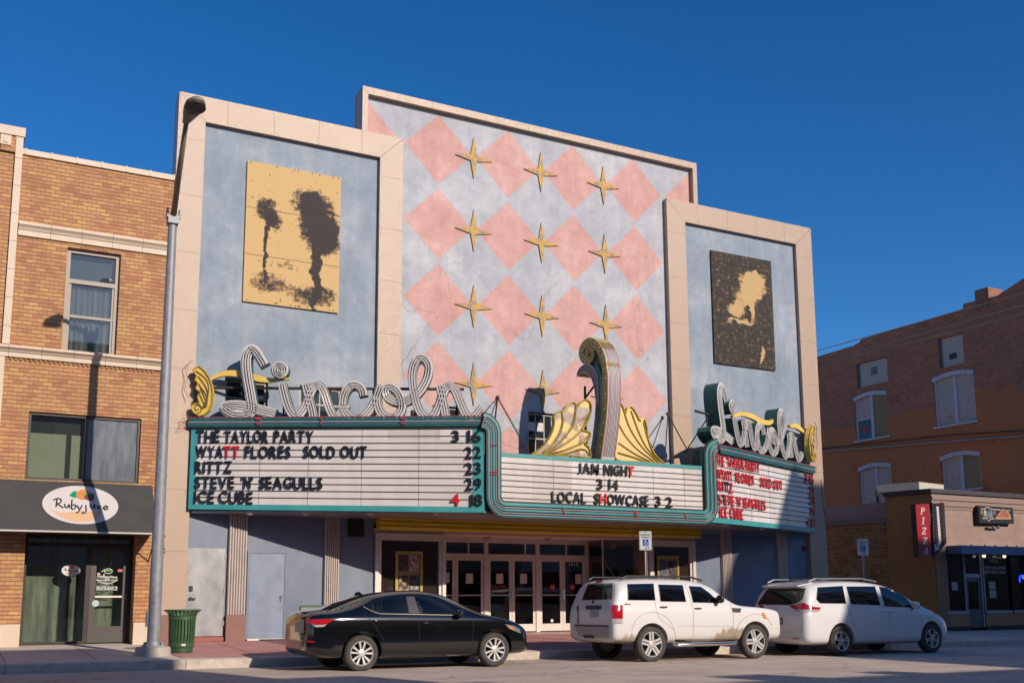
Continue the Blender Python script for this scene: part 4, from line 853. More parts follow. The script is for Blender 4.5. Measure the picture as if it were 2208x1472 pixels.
# ribbed front face following the front edge
ex2 = FX1 - FX0
b = MB(); nr = 5
fr = front
for i in range(len(fr) - 1):
    p, q = fr[i], fr[i + 1]
    b.quad(Vector((FX0 - .005, p.y, p.z)), Vector((FX1 + .005, p.y, p.z)), Vector((FX1 + .005, q.y, q.z)), Vector((FX0 - .005, q.y, q.z)))
    for xx in (FX0 - .005, FX1 + .005): b.quad(Vector((xx, p.y, p.z)), Vector((xx, q.y, q.z)), Vector((xx, q.y + .12, q.z - (.1 if i > len(fr) - 8 else 0))), Vector((xx, p.y + .12, p.z - (.1 if i > len(fr) - 8 else 0))))
fo = b.build('ribbed_front', finwhite, FIN)
for k in range(5):
    x = FX0 + ex2 * (k + .5) / 5; b = MB(); b.tube([Vector((x, p.y - .035, p.z + .01)) for p in fr[1:]], .010, 5); b.tube([Vector((x + .032, p.y - .002, p.z)) for p in fr[1:]], .005, 4, m=1); b.build('neon_tube', [ntube[0] if k in (0, 4) else ntube[2], dtube], fo)  # the thin dark line next to each tube is its painted shadow
# iron support behind
b = MB(); b.tube([(14.75, 23.55, 4.7), (14.75, 23.55, 6.9)], .035, 5); b.tube([(14.75, 23.5, 6.4), (14.75, 24.6, 4.7)], .03, 5); b.tube([(14.75, 23.5, 6.6), (14.75, 22.95, 6.9)], .03, 5); b.tube([(14.75, 23.45, 5.4), (14.75, 24.2, 4.7)], .02, 5); b.build('iron_brace', mat('rusty_iron', (.045, .03, .025), .8), FIN)
LY = 22.95
def z7(x, y): p = Y(1040 + x / 3.345, 700 + y / 3.345, LY); return Vector((p.x, LY, p.z))
def z8(x, y): p = Y(1130 + x / 9.812, 860 + y / 9.812, LY); return Vector((p.x, LY, p.z))
def flk(name, clean, pat, th):
    m, nt, b = nodes_of(name); o = POS(nt)
    n1 = noise(nt, o, 2.1, 4, .5); n2 = noise(nt, o, 5, 5, .6)
    bare = ramp(nt, n2, [(.35, (.36, .32, .32)), (.55, (.30, .22, .18)), (.7, (.22, .09, .03))])
    nt.links.new(mixc(nt, ramp(nt, n1, [(th, (0, 0, 0)), (th + .03, (1, 1, 1))]), clean, bare), b.inputs['Base Color']); b.inputs['Roughness'].default_value = .45; sset(b, 'Metallic', .15); return m
flaky = flk('flaking_yellow_metal', (.60, .44, .17), 1, .47); sound = flk('pale_yellow_metal', (.62, .46, .19), 1, .70)
goldt = mat('gold_edge', (.50, .34, .03), .3, .35)
def acanthus(label, outline, veins, m):
    t = thing('acanthus_leaf', outline[0].copy(), label, 'leaf ornament', 'leaf ornaments beside the centre fin')
    o = spline(outline + [outline[0]], 4)[:-1]
    b = MB(); b.prism(o, (0, .13, 0), 0, 1); pl = b.build('leaf_plate', [m, mat('leaf_edge_grey', (.40, .34, .26), .5)], t)
    b = MB(); b.tube([p + Vector((0, -.02, 0)) for p in o], .022, 6, closed=True)
    for v in veins: b.tube([p + Vector((0, -.02, 0)) for p in spline(v, 5)], .013, 6)
    b.build('gold_rim', goldt, pl)
    b = MB()
    for v in veins: b.tube([p + Vector((.03, -.012, -.025)) for p in spline(v, 5)], .012, 4)
    b.build('vein_groove', yrib, pl)
lo = [z8(150, 1165), z8(330, 1060), z8(480, 900), z8(590, 700), z8(640, 500), z8(630, 380), z8(690, 290), z8(775, 255), z8(815, 290), z8(900, 150), z8(1000, 80), z8(1080, 100), z8(1095, 190), z8(1180, 90), z8(1290, 20), z8(1380, 70), z8(1405, 200), z8(1370, 400), z8(1290, 560), z8(1220, 660), z8(1340, 690), z8(1395, 740), z8(1370, 840), z8(1280, 940), z8(1350, 1010), z8(1390, 1110), z8(1385, 1240), z8(1000, 1200), z8(600, 1185)]
lv = [[z8(370, 1130), z8(600, 920), z8(740, 700), z8(800, 480), z8(790, 300)], [z8(390, 1120), z8(640, 980), z8(860, 770), z8(1020, 520), z8(1080, 200)], [z8(400, 1140), z8(740, 1000), z8(1040, 800), z8(1260, 560), z8(1360, 300)], [z8(420, 1160), z8(800, 1090), z8(1120, 960), z8(1280, 880), z8(1360, 760)], [z8(560, 1180), z8(860, 1150), z8(1150, 1060), z8(1300, 1080), z8(1360, 1180)]]
acanthus('acanthus leaf with flaking yellow paint and bare rusty metal, left of the centre fin', lo, lv, flaky)
ro = [z7(1312, 996), z7(1240, 935), z7(1205, 860), z7(1190, 790), z7(1185, 740), z7(1165, 682), z7(1135, 690), z7(1112, 650), z7(1085, 605), z7(1060, 592), z7(1042, 615), z7(1030, 640), z7(1010, 590), z7(985, 565), z7(968, 700), z7(962, 860), z7(965, 972), z7(1140, 988)]
rv = [[z7(1270, 985), z7(1180, 880), z7(1120, 760), z7(1070, 620)], [z7(1260, 985), z7(1150, 880), z7(1060, 740), z7(1015, 610)], [z7(1240, 985), z7(1120, 900), z7(1030, 800), z7(985, 720)], [z7(1220, 988), z7(1100, 930), z7(980, 850)], [z7(1180, 985), z7(1080, 950), z7(975, 920)], [z7(1285, 985), z7(1225, 900), z7(1185, 800), z7(1160, 700)]]
acanthus('clean pale yellow acanthus leaf, right of the centre fin', ro, rv, sound)
# chains and stays
def chain(b, a, c):
    a = Vector(a); c = Vector(c); d = c - a; L_ = d.length; d.normalize(); k = int(L_ / .075); u = d.orthogonal().normalized(); w = d.cross(u)
    for i in range(k):
        p = a + d * (L_ * (i + .5) / k); s = u if i % 2 else w
        b.tube([p + d * (.05 * math.cos(t * PI / 3)) + s * (.024 * math.sin(t * PI / 3)) for t in range(6)], .010, 4, closed=True)
iron = mat('rusty_iron', (.045, .03, .025), .8)
ap = Y(1073, 857, CW - .02); e1 = Y(1067, 905, 23.0); e2 = Y(1140, 976, 23.0)
b = MB(); chain(b, ap, e1); chain(b, ap, e2); b.ball(ap, .06, 8)
tag(b.build('anchor_chain', iron, None, origin=ap), 'rusty chain from the diamond wall down to the marquee roof', 'chain')
ap = Y(1440, 892, FR - .03); e1 = Y(1433, 1000, 23.2); e2 = Y(1497, 998, 23.4)
b = MB(); b.tube([ap, e1], .018, 5); b.tube([ap, e2], .018, 5); b.ball(ap, .06, 8); b.tube([e2, Y(1535, 962, 24.6)], .018, 5); b.tube([e2, Y(1535, 978, 24.3)], .018, 5)
tag(b.build('stay_rod', iron, None, origin=ap), 'pair of dark stay rods from the right wing frame to the marquee roof', 'stay rod')
b = MB(); p = Y(897, 893, 24.2); b.tube([Y(880, 905, 24.2), p], .02, 5); b.box(p.x - .13, p.x + .13, p.y - .12, p.y + .05, p.z - .10, p.z + .09); b.box(p.x - .1, p.x + .1, p.y - .14, p.y - .122, p.z - .07, p.z + .06, 1)
tag(b.build('floodlight', [blk, pane], None, origin=p), 'small black floodlight on the marquee roof behind the left script sign', 'floodlight')

# ================================================================== JUICE SHOP BUILDING (left)
JF = 25.30
jbrick = brick('buff_brick', (.40, .165, .085), (.50, .25, .115), (.56, .33, .125), (.17, .085, .05), bw=.20, bh=.090, mw=.010, axis='x')
terra = mat('cream_terracotta', (.56, .44, .325), .55, col2=(.62, .50, .385), vs=2, bump=.08, bs=30)
JB = thing('brick_shop_building', (1.5, 25.4, .3), 'two storey tan brick shop building with cream trim at the far left', 'building')
JX1 = 4.22; JX0 = -14.0
jw1 = (1.935, 3.10, 6.86, 9.31); jw2 = (1.355, 3.735, 3.93, 5.44); jdoor = (1.46, 3.76, .30, 2.80)
b = MB(); wall_holes(b, JX0, JX1, .0, 11.33, JF, [jw1, jw2, jdoor], depth=.55); b.box(JX0, JX1 - .02, JF + .55, JF + .6, 2.8, 11.2); b.build('brick_wall', jbrick, JB)
b = MB(); b.box(JX0 + .01, 4.20, JF + 1.5, 52, 0, 11.0); b.box(-2, 4.2, 29.5, 29.6, 0.3, 3); b.build('rear_block', bodyw, JB)
b = MB()
for i in range(12):
    x1 = JX1 - i * .545; b.box(x1 - .540, x1, JF - .05, JF + .32, 11.33, 11.46); b.box(x1 - .030, x1 + .005, JF - .06, JF + .33, 11.335, 11.475)
b.build('coping', terra, JB)
b = MB(); b.box(-2.2, .87, JF - .06, JF + .3, 11.33, 11.72); b.build('raised_brick', jbrick, JB)
b = MB(); b.box(-2.25, .90, JF - .10, JF + .36, 11.72, 11.93); b.box(.72, .87, JF - .075, JF + .28, 6.9, 11.718); b.box(.4, .62, JF - .09, JF, 11.47, 11.70); b.box(.46, .56, JF - .11, JF - .09, 11.52, 11.65)
for k in range(7): b.box(.715, .875, JF - .078, JF - .07, 7.3 + k * .65, 7.308 + k * .65, 1)
b.build('terracotta_pier', [terra, grey_edge], JB)
def cornice(x0, x1, z0, z1, proj, name):
    b = MB(); h = z1 - z0
    prof = [(0, 0), (-.35, 0), (-.35, .42), (-.5, .45), (-.62, .6), (-.85, .72), (-1, .78), (-1, 1), (0, 1)]
    b.prism([(x0, JF + p * proj, z0 + q * h) for p, q in prof], (x1 - x0, 0, 0))
    k = int((x1 - x0) / .62)
    for i in range(1, k): x = x0 + (x1 - x0) * i / k; b.prism([(x, JF + p * proj - .002, z0 + q * h + (.001 if q > .5 else 0)) for p, q in prof], (.008, 0, 0), 1)
    b.build(name, [terra, grey_edge], JB)
cornice(.89, JX1, 9.42, 9.72, .14, 'string_course'); cornice(-2.5, JX1, 6.62, 6.86, .17, 'cornice')
b = MB()
for k in range(60): b.box(-2 + k * .1, -2 + k * .1 + .05, JF - .03, JF, 6.55, 6.60)
b.build('dentil_course', jbrick, JB)
b = MB(); b.box(.66, .80, JF - .05, JF - .002, 3.9, 6.61); b.build('terracotta_strip', terra, JB)
taupe = mat('taupe_window_paint', (.33, .27, .22), .5)
curt = mat('grey_net_curtain', (.17, .17, .18), .9, col2=(.36, .355, .36), vs=3.2, stretch=(3.5, 1, .12), vd=3)
f = MB(); x0, x1, z0, z1 = jw1; yy = JF + .10
for (a, c, d_, e) in ((x0, x0 + .09, z0, z1), (x1 - .09, x1, z0, z1), (x0 + .09, x1 - .09, z1 - .09, z1), (x0 + .09, x1 - .09, z0, z0 + .07)): f.box(a, c, yy, yy + .1, d_, e)
f.box(x0 + .09, x1 - .09, yy, yy + .1, 8.50, 8.60); f.box(x0 + .09, x1 - .09, yy + .02, yy + .08, 7.70, 7.76)
for (d_, e) in ((z0 + .07, 7.70), (7.76, 8.50)):
    f.box(x0 + .09, x0 + .14, yy + .03, yy + .08, d_, e); f.box(x1 - .14, x1 - .09, yy + .03, yy + .08, d_, e)
wo = f.build('upper_window', taupe, JB)
gcl = glass('window_glass_over_curtain', (.02, .02, .02), trans=.9, rough=.02, wave=.05)
b = MB(); b.box(x0 + .09, x1 - .09, yy + .055, yy + .06, z0 + .07, z1 - .09); b.build('pane', gcl, wo)
b = MB()
P = []
for i in range(41): P.append((x0 + .10 + (x1 - x0 - .2) * i / 40, yy + .16 + .025 * math.sin(i * 1.3) + .012 * math.sin(i * .47)))
for i in range(40): b.quad((P[i][0], P[i][1], z0 + .02), (P[i + 1][0], P[i + 1][1], z0 + .02), (P[i + 1][0], P[i + 1][1], 8.52), (P[i][0], P[i][1], 8.52))
b.build('curtain', curt, wo, smooth='all')
b = MB(); b.box(x0 + .02, x1 - .02, yy + .42, yy + .43, z0, z1); b.box(x0 + .1, x1 - .1, yy + .2, yy + .21, 8.53, z1 - .1, 1); b.build('room_back', [dark, mat('blue_grey_blind', (.055, .075, .095), .6)], wo)
bronze = mat('bronze_frame', (.045, .038, .034), .4, .3)
f = MB(); x0, x1, z0, z1 = jw2; yy = JF + .06; xm = 2.56
for (a, c, d_, e) in ((x0, x0 + .06, z0, z1), (x1 - .06, x1, z0, z1), (x0 + .06, x1 - .06, z1 - .06, z1), (x0 + .06, x1 - .06, z0, z0 + .06), (xm - .03, xm + .03, z0 + .06, z1 - .06)): f.box(a, c, yy, yy + .08, d_, e)
wo = f.build('middle_window', bronze, JB)
b = MB(); b.box(x0 + .06, xm - .03, yy + .04, yy + .045, z0 + .06, z1 - .06); b.build('pane', gcl, wo)
frost = mat('dusty_glass', (.105, .125, .14), .18, col2=(.20, .225, .24), vs=2.2, vd=8, stretch=(3, 1, .6))
b = MB(); b.box(xm + .03, x1 - .06, yy + .04, yy + .045, z0 + .06, z1 - .06); b.build('dusty_pane', frost, wo)
b = MB(); b.box(x0 + .0, 2.17, yy + .20, yy + .215, z0, 5.0); b.box(2.28, xm, yy + .20, yy + .215, z0, 5.0); b.box(x0, xm, yy + .23, yy + .24, z0, z1, 1); b.build('blind', [mat('sage_board', (.60, .60, .44), .7), mat('grey_shade', (.055, .06, .065), .7)], wo)
# awning
awn = mat('charcoal_awning_canvas', (.045, .042, .041), .75, col2=(.06, .056, .054), vs=2, vd=6, bump=.05, bs=200)
AZ1, AZ0, AY1, AY0 = 3.905, 2.80, JF - .02, 24.42
AX0, AX1 = .40, 4.04
b = MB()
b.prism([(AX0, AY1, AZ1), (AX0, AY0, AZ0), (AX0, AY0, AZ0 - .05), (AX0, AY1, AZ0 - .05)], (AX1 - AX0, 0, 0)); aw = b.build('awning', awn, JB)
b = MB(); b.tube([(AX0, AY0 - .012, AZ0 - .055), (AX1, AY0 - .012, AZ0 - .055)], .02, 6); b.build('awning_rail', mat('white_rail', (.6, .56, .52), .5), aw)
an = Vector((0, -(AZ1 - AZ0), AY1 - AY0)); an = Vector((0, -(AZ1 - AZ0), -(AY0 - AY1))).normalized()
if an.y > 0: an = -an
an = Vector((0, AZ0 - AZ1, AY1 - AY0)).normalized()
if an.y > 0: an = -an
AP0 = Vector((0, AY0, AZ0))
def ac(px, py, off=.006): return onplane(px, py, AP0 + an * off, an)
b = MB(); el = [(173 + 82 * math.cos(2 * PI * k / 48), 1088 + 41 * math.sin(2 * PI * k / 48) + (173 + 82 * math.cos(2 * PI * k / 48) - 173) * .045) for k in range(48)]
b.prism([ac(p[0], p[1], .010) for p in el], -an * .012); ov = b.build('oval_sign', mat('white_vinyl', (.58, .53, .50), .5), aw)
cz = lambda x, y, o=.016: ac(x / 3.978, 740 + y / 3.978, o)
def blob(pts, m, name, o=.016):
    b = MB(); b.prism([cz(x, y, o) for x, y in pts], -an * .004); return b.build(name, m, ov)
vg, vo_, vb, vp = mat('vinyl_green', (.0, .25, .12), .5), mat('vinyl_orange', (.62, .22, .07), .5), mat('vinyl_brown', (.15, .06, .04), .5), mat('vinyl_peach', (.62, .40, .23), .5)
blob([(592, 1302), (625, 1270), (655, 1262), (662, 1290), (655, 1325), (625, 1318)], vg, 'leaf_print', .014)
blob([(715 + 62 * math.cos(t * PI / 10), 1295 + 43 * math.sin(t * PI / 10)) for t in range(20)], vo_, 'orange_print', .017)
blob([(722, 1310), (740, 1290), (780, 1285), (810, 1290), (808, 1330), (790, 1348), (750, 1340), (725, 1330)], vb, 'strawberry_print', .021)
blob([(722, 1302), (745, 1282), (785, 1280), (770, 1296), (745, 1300), (735, 1312)], vg, 'leaf_print', .025)
blob([(445, 1430), (480, 1445), (560, 1450), (640, 1440), (720, 1435), (800, 1440), (880, 1438), (860, 1490), (800, 1520), (700, 1530), (600, 1520), (520, 1485), (470, 1455)], vp, 'banana_print', .014)
RJ = [[(490, 1332), (482, 1400)], [(458, 1340), (500, 1326), (526, 1340), (518, 1362), (486, 1374)], [(490, 1372), (545, 1408)], [(555, 1372), (560, 1398), (578, 1403), (592, 1378), (597, 1408)],
      [(620, 1335), (614, 1410), (638, 1414), (652, 1394), (640, 1380), (618, 1388)], [(662, 1388), (680, 1418)], [(706, 1384), (672, 1445), (650, 1448)], [(738, 1384), (738, 1440), (716, 1454), (706, 1442)],
      [(775, 1374), (780, 1404), (798, 1408), (810, 1378), (814, 1408)], [(836, 1390), (838, 1416)], [(872, 1396), (852, 1398), (850, 1418), (874, 1416)], [(888, 1410), (925, 1402), (905, 1390), (888, 1408), (904, 1424), (930, 1416)]]
b = MB()
for s in RJ: b.strip(spline([cz(x, y, .030) for x, y in s], 4), .012, an, .004)
b.build('shop_lettering', mat('vinyl_black', (.012, .01, .01), .5), ov)
# storefront under the awning
SY = JF + .42
b = MB(); x0, x1, z0, z1 = jdoor; fr_ = bronze
for (a, c, d_, e) in ((x0, x0 + .07, .345, z1), (x1 - .07, x1, .345, z1), (x0 + .07, x1 - .07, z1 - .07, z1), (x0 + .07, x1 - .07, 2.50, 2.58), (2.76, 2.86, .345, 2.50), (x0 + .07, 2.76, .345, .40)): b.box(a, c, SY, SY + .1, d_, e)
sf = b.build('storefront_frame', bronze, JB)
refl = glass('shop_glass', (.03, .032, .028), trans=.9, rough=.015, wave=.09)
b = MB(); b.box(x0 + .07, 2.76, SY + .05, SY + .056, .40, 2.50); b.box(x0 + .07, x1 - .07, SY + .05, SY + .056, 2.58, z1 - .07); b.build('shop_window', refl, sf)
b = MB(); b.box(x0 - .5, x1 + .4, SY + .5, SY + .55, .345, z1 + .1); b.box(x0, x1, SY + .1, SY + .5, z1 + .02, z1 + .06); b.build('shop_interior', mat('shop_reflection_paint', (.62, .66, .52), .8, col2=(.10, .105, .085), vs=1.7, stretch=(2.6, 1, .35), vd=4), sf)  # green-grey streaks on this sheet paint the window's mottled reflection
b = MB(); s = .12
for (a, c, d_, e) in ((2.865, 2.865 + s, .36, 2.495), (3.685 - .12, 3.685, .36, 2.495), (2.865 + s, 3.565, 2.38, 2.495), (2.865 + s, 3.565, .36, .72)): b.box(a, c, SY + .02, SY + .07, d_, e)
dj = b.build('shop_door', mat('grey_bronze_door', (.085, .075, .07), .4, .3), sf)
b = MB(); b.box(2.97, 3.57, SY + .04, SY + .046, .70, 2.40); b.build('pane', refl, dj)
b = MB(); b.box(3.62, 3.66, SY - .02, SY + .02, 1.30, 1.46); b.build('door_handle', chrome, dj)
b = MB(); b.box(2.98, 3.56, SY - .01, SY + .03, 1.36, 1.40); b.build('push_bar', alu, dj)
wv = mat('white_window_vinyl', (.60, .57, .55), .6)
def dz(px, py, y=SY + .016): return Y(px, py, y)
b = MB(); q0 = dz(208, 1272); q1 = dz(253, 1272); letter(b, 'ENTRANCE', q0, EX, EZ, q1.x - q0.x, .09, .003, bold=.03)
# small white line drawing of the fruit and the name
o0 = dz(231, 1242)
def sc(x, z): return Vector((o0.x + x, SY + .016, o0.z + z))
for s in RJ: b.strip([sc((x - 694) / 470 * .44, -(y - 1390) / 470 * .55) for x, y in s], .010, (0, -1, 0), .003)
b.strip([sc(-.24 + .48 * t / 12, -.07 - .09 * math.sin(PI * t / 12)) for t in range(13)], .009, (0, -1, 0), .003); b.strip([sc(-.24 + .48 * t / 12, -.07 - .025 * math.sin(PI * t / 12)) for t in range(13)], .007, (0, -1, 0), .003)
b.strip([sc(.02 + .085 * math.cos(t * PI / 8), .12 + .055 * math.sin(t * PI / 8)) for t in range(17)], .008, (0, -1, 0), .003); b.strip([sc(-.13, .10), sc(-.06, .16), sc(-.03, .15)], .008, (0, -1, 0), .003)
b.build('door_lettering', wv, dj)
b = MB(); b.lathe([(.001, 0), (.075, 0)], dz(206, 1300), 'y', 18); b.build('round_sticker', mat('pale_blue_sticker', (.42, .50, .50), .6), dj)
b = MB(); p = dz(232, 1229); b.box(p.x - .07, p.x + .07, p.y - .002, p.y + .002, p.z - .02, p.z + .01); b.build('green_sticker', mat('sticker_green', (.15, .45, .05), .6), dj)
b = MB(); p = dz(259, 1229); b.box(p.x - .05, p.x + .05, p.y - .002, p.y + .002, p.z - .035, p.z + .03); b.build('red_sticker', mat('sticker_pink', (.50, .12, .15), .6), dj)
c0 = Y(153, 1229, SY + .046); b = MB(); ring = [(c0.x + .20 * math.cos(2 * PI * k / 32), c0.y, c0.z + .135 * math.sin(2 * PI * k / 32)) for k in range(32)]
b.prism(ring, (0, -.004, 0)); ow = b.build('oval_sticker', wv, sf)
b = MB(); b.tube(ring, .008, 4, closed=True)
for s in RJ: b.strip([Vector((c0.x + (x - 694) / 470 * .28, c0.y - .006, c0.z - (y - 1390) / 470 * .3)) for x, y in s], .006, (0, -1, 0), .002)
b.build('sticker_lettering', MATS['vinyl_black'], ow)
b = MB(); b.lathe([(.001, 0), (.05, 0)], (c0.x + .02, c0.y - .006, c0.z + .08), 'y', 14); b.build('orange_print', vo_, ow)
b = MB(); b.prism([(c0.x - .12, c0.y - .006, c0.z - .05), (c0.x + .12, c0.y - .006, c0.z - .05), (c0.x + .07, c0.y - .006, c0.z - .09), (c0.x - .07, c0.y - .006, c0.z - .09)], (0, .002, 0)); b.build('banana_print', vp, ow)
for (a, c) in ((.60, 1.455), (3.765, 4.16)):
    b = MB(); b.box(a, c, JF - .06, JF + .25, .25, .80); b.build('stone_plinth', terra, JB, bevel=.01)
    b = MB(); b.box(a - .01, c - .005, JF - .04, JF + .2, .80, 2.79); b.build('brick_pier', jbrick, JB)
b = MB(); b.tube([(4.03, JF - .02, 2.15), (4.03, AY0 + .05, AZ0 - .06)], .015, 5); b.build('awning_bracket', blk, JB)

# ================================================================== STREET LAMP
galv = mat('galvanised_steel', (.22, .225, .24), .55, .25, col2=(.30, .305, .32), vs=9, vd=6, rvar=.1)
drab = mat('drab_lamp_paint', (.21, .175, .135), .5)
PX, PY_ = 3.66, 21.9
PZ = wz(PX, PY_)
LT = 9.16
LAMP = thing('street_lamp', (PX, PY_, PZ), 'tall galvanised street lamp on a round concrete base beside the green bin', 'street lamp')
b = MB(); b.lathe([(.34, -.05), (.335, .12), (.31, .165), (.001, .17)], (PX, PY_, PZ), 'z', 28); b.build('concrete_base', mat('base_concrete', (.36, .30, .26), .9, col2=(.48, .42, .37), vs=6, bump=.3, bs=40), LAMP, smooth=True)
b = MB(); b.lathe([(.125, .20), (.122, 1.2), (.086, LT - PZ)], (PX, PY_, PZ), 'z', 24); b.build('pole', galv, LAMP, smooth='all')
b = MB(); b.box(PX - .19, PX + .19, PY_ - .19, PY_ + .19, PZ + .17, PZ + .20); b.lathe([(.15, .20), (.135, .27), (.125, .28)], (PX, PY_, PZ), 'z', 20)
for sx in (-.14, .14):
    for sy in (-.14, .14): b.lathe([(.025, .2), (.025, .25), (.001, .25)], (PX + sx, PY_ + sy, PZ), 'z', 6)
b.build('base_plate', galv, LAMP)
b = MB(); b.box(PX - .16, PX - .12, PY_ - .05, PY_ + .05, PZ + .55, PZ + .85); b.build('hand_hole_cover', galv, LAMP)
b = MB()
for z in (2.3, 2.05, 1.98): b.box(PX + .10, PX + .14, PY_ - .02, PY_ + .02, PZ + z, PZ + z + .04)
b.build('pole_bolt', chrome, LAMP)
b = MB(); b.box(PX - .11, PX + .11, PY_ - .13, PY_ + .10, LT - .14, LT + .02); b.box(PX - .14, PX - .11, PY_ - .13, PY_ + .02, LT - .02, LT + .18); b.box(PX + .11, PX + .14, PY_ - .13, PY_ + .02, LT - .02, LT + .18); b.build('bracket', galv, LAMP)
HY = 19.75; hp = Y(402, 262, HY)
A0 = Vector((PX, PY_ - .05, LT + .02)); A1 = Vector((hp.x, HY, hp.z))
b = MB(); b.tube([A0, A0.lerp(A1, .5) + Vector((0, 0, .05)), A1], [.062, .055, .045], 12); b.build('arm', drab, LAMP, smooth='all')
# lamp head, lying almost level at the end of the arm
b = MB(); prof = [(0, .065, .05), (.10, .085, .06), (.30, .14, .075), (.50, .185, .08), (.66, .185, .08), (.78, .12, .06), (.82, .04, .04)]
rings = []
hd = Vector((.10, -1, .22)).normalized(); hu = Vector((0, .22, 1)).normalized(); hs = hd.cross(hu).normalized()
for (u, wdt, th_) in prof:
    ring = []
    for k in range(20):
        a = 2 * PI * k / 20; ring.append(A1 + hd * (u - .05) + hs * (wdt * math.cos(a)) + hu * (th_ * (math.sin(a) if math.sin(a) > 0 else .75 * math.sin(a))))
    rings.append(ring)
k = 20; vs = [p for r_ in rings for p in r_]; fs = [(i * k + j, i * k + (j + 1) % k, (i + 1) * k + (j + 1) % k, (i + 1) * k + j) for i in range(len(rings) - 1) for j in range(k)] + [tuple(range(k - 1, -1, -1)), tuple(range((len(rings) - 1) * k, len(rings) * k))]
b.add(vs, fs); hdo = b.build('lamp_head', drab, LAMP, smooth='all')
cc = A1 + hd * .56 - hu * .065
def disc(b, c, r, o, m=0, n=26): b.prism([c + hs * (r * math.cos(2 * PI * k / n)) + hd * (r * math.sin(2 * PI * k / n)) - hu * o for k in range(n)], hu * .03, m)
b = MB(); disc(b, cc, .19, .015); b.build('lens_ring', mat('lamp_ring', (.035, .03, .026), .4), hdo)
for (a, c_) in ((-.075, .06), (.075, .06), (0, -.065)):
    b = MB(); q = cc + hs * a + hd * -c_; disc(b, q, .050, .024, 0, 14); b.prism([q + hs * (sx * .04) + hd * (sy * .022) - hu * .030 for sx, sy in ((-1, -1), (1, -1), (1, 1), (-1, 1))], hu * .01, 1); b.build('led_module', [mat('led_housing', (.13, .11, .09), .4), mat('led_dark', (.02, .02, .02), .2)], hdo)
b = MB(); q = cc - hd * .28 + hu * .0; b.prism([q + hs * (sx * .05) + hd * (sy * .06) - hu * .016 for sx, sy in ((-1, -1), (1, -1), (1, 1), (-1, 1))], hu * .006); b.build('data_label', mat('grey_label', (.30, .28, .26), .5), hdo)

# ================================================================== LITTER BIN AND BENCH
green = mat('bin_green', (.035, .085, .035), .42, col2=(.05, .11, .05), vs=5)
bx_, by_ = 4.30, 22.45; bz_ = wz(bx_, by_)
BIN = thing('litter_bin', (bx_, by_, bz_), 'green slatted steel litter bin with a flared rim', 'litter bin')
prof = [(.245, .09), (.26, .35), (.262, .60), (.265, .70), (.30, .79), (.36, .84)]
for k in range(26):
    a = 2 * PI * k / 26; b = MB(); P = [Vector((bx_ + r_ * math.cos(a), by_ + r_ * math.sin(a), bz_ + h)) for r_, h in prof]
    b.strip(P, .021, Vector((math.cos(a), math.sin(a), .0)), .008); b.build('slat', green, BIN)
for (r_, z, n_) in ((.362, .845, 'rim'), (.268, .70, 'upper_band'), (.252, .17, 'lower_band')):
    b = MB(); 
    if n_ == 'rim': b.tube([(bx_ + r_ * math.cos(t * PI / 20), by_ + r_ * math.sin(t * PI / 20), bz_ + z) for t in range(40)], .014, 6, closed=True)
    else: b.lathe([(r_ - .012, z - .05), (r_ + .004, z - .05), (r_ + .004, z + .03), (r_ - .012, z + .03)], (bx_, by_, bz_), 'z', 40)
    b.build(n_, green, BIN)
b = MB(); b.lathe([(.23, .03), (.23, .10), (.2, .10)], (bx_, by_, bz_), 'z', 30); b.lathe([(.215, .0), (.215, .06), (.001, .06)], (bx_, by_, bz_), 'z', 30); b.build('foot_ring', green, BIN)
b = MB(); b.lathe([(.20, .09), (.225, .72), (.21, .72), (.19, .10), (.001, .10)], (bx_, by_, bz_), 'z', 30); b.build('liner', blk, BIN)
b = MB(); b.box(bx_ - .05, bx_ + .03, by_ - .27, by_ - .255, bz_ + .14, bz_ + .175); b.build('maker_plate', alu, BIN)
gx_, gy_ = 7.95, 23.5; gz_ = wz(gx_, gy_)
BEN = thing('bench', (gx_, gy_, gz_), 'dark green slatted metal bench behind the black car', 'bench')
for s in (-.8, .8):
    b = MB(); x = gx_ + s; b.tube([(x, gy_ - .30, gz_), (x, gy_ - .28, gz_ + .62), (x, gy_ - .1, gz_ + .66), (x, gy_ + .16, gz_ + .62)], .022, 8); b.tube([(x, gy_ + .26, gz_), (x, gy_ + .12, gz_ + .42), (x, gy_ + .26, gz_ + .86)], .022, 8); b.tube([(x, gy_ - .3, gz_ + .42), (x, gy_ + .12, gz_ + .42)], .022, 8); b.build('end_frame', green, BEN)
b = MB()
for k in range(36): x = gx_ - .78 + 1.56 * k / 35; b.box(x - .012, x + .012, gy_ - .29, gy_ + .12, gz_ + .425, gz_ + .433)
b.build('seat', green, BEN)
b = MB(); b.tube([(gx_ - .8, gy_ + .26, gz_ + .87), (gx_ + .8, gy_ + .26, gz_ + .87)], .022, 8)
for k in range(36):
    x = gx_ - .78 + 1.56 * k / 35; b.prism([(x - .012, gy_ + .12, gz_ + .44), (x + .012, gy_ + .12, gz_ + .44), (x + .012, gy_ + .255, gz_ + .86), (x - .012, gy_ + .255, gz_ + .86)], (0, .008, 0))
b.build('backrest', green, BEN)

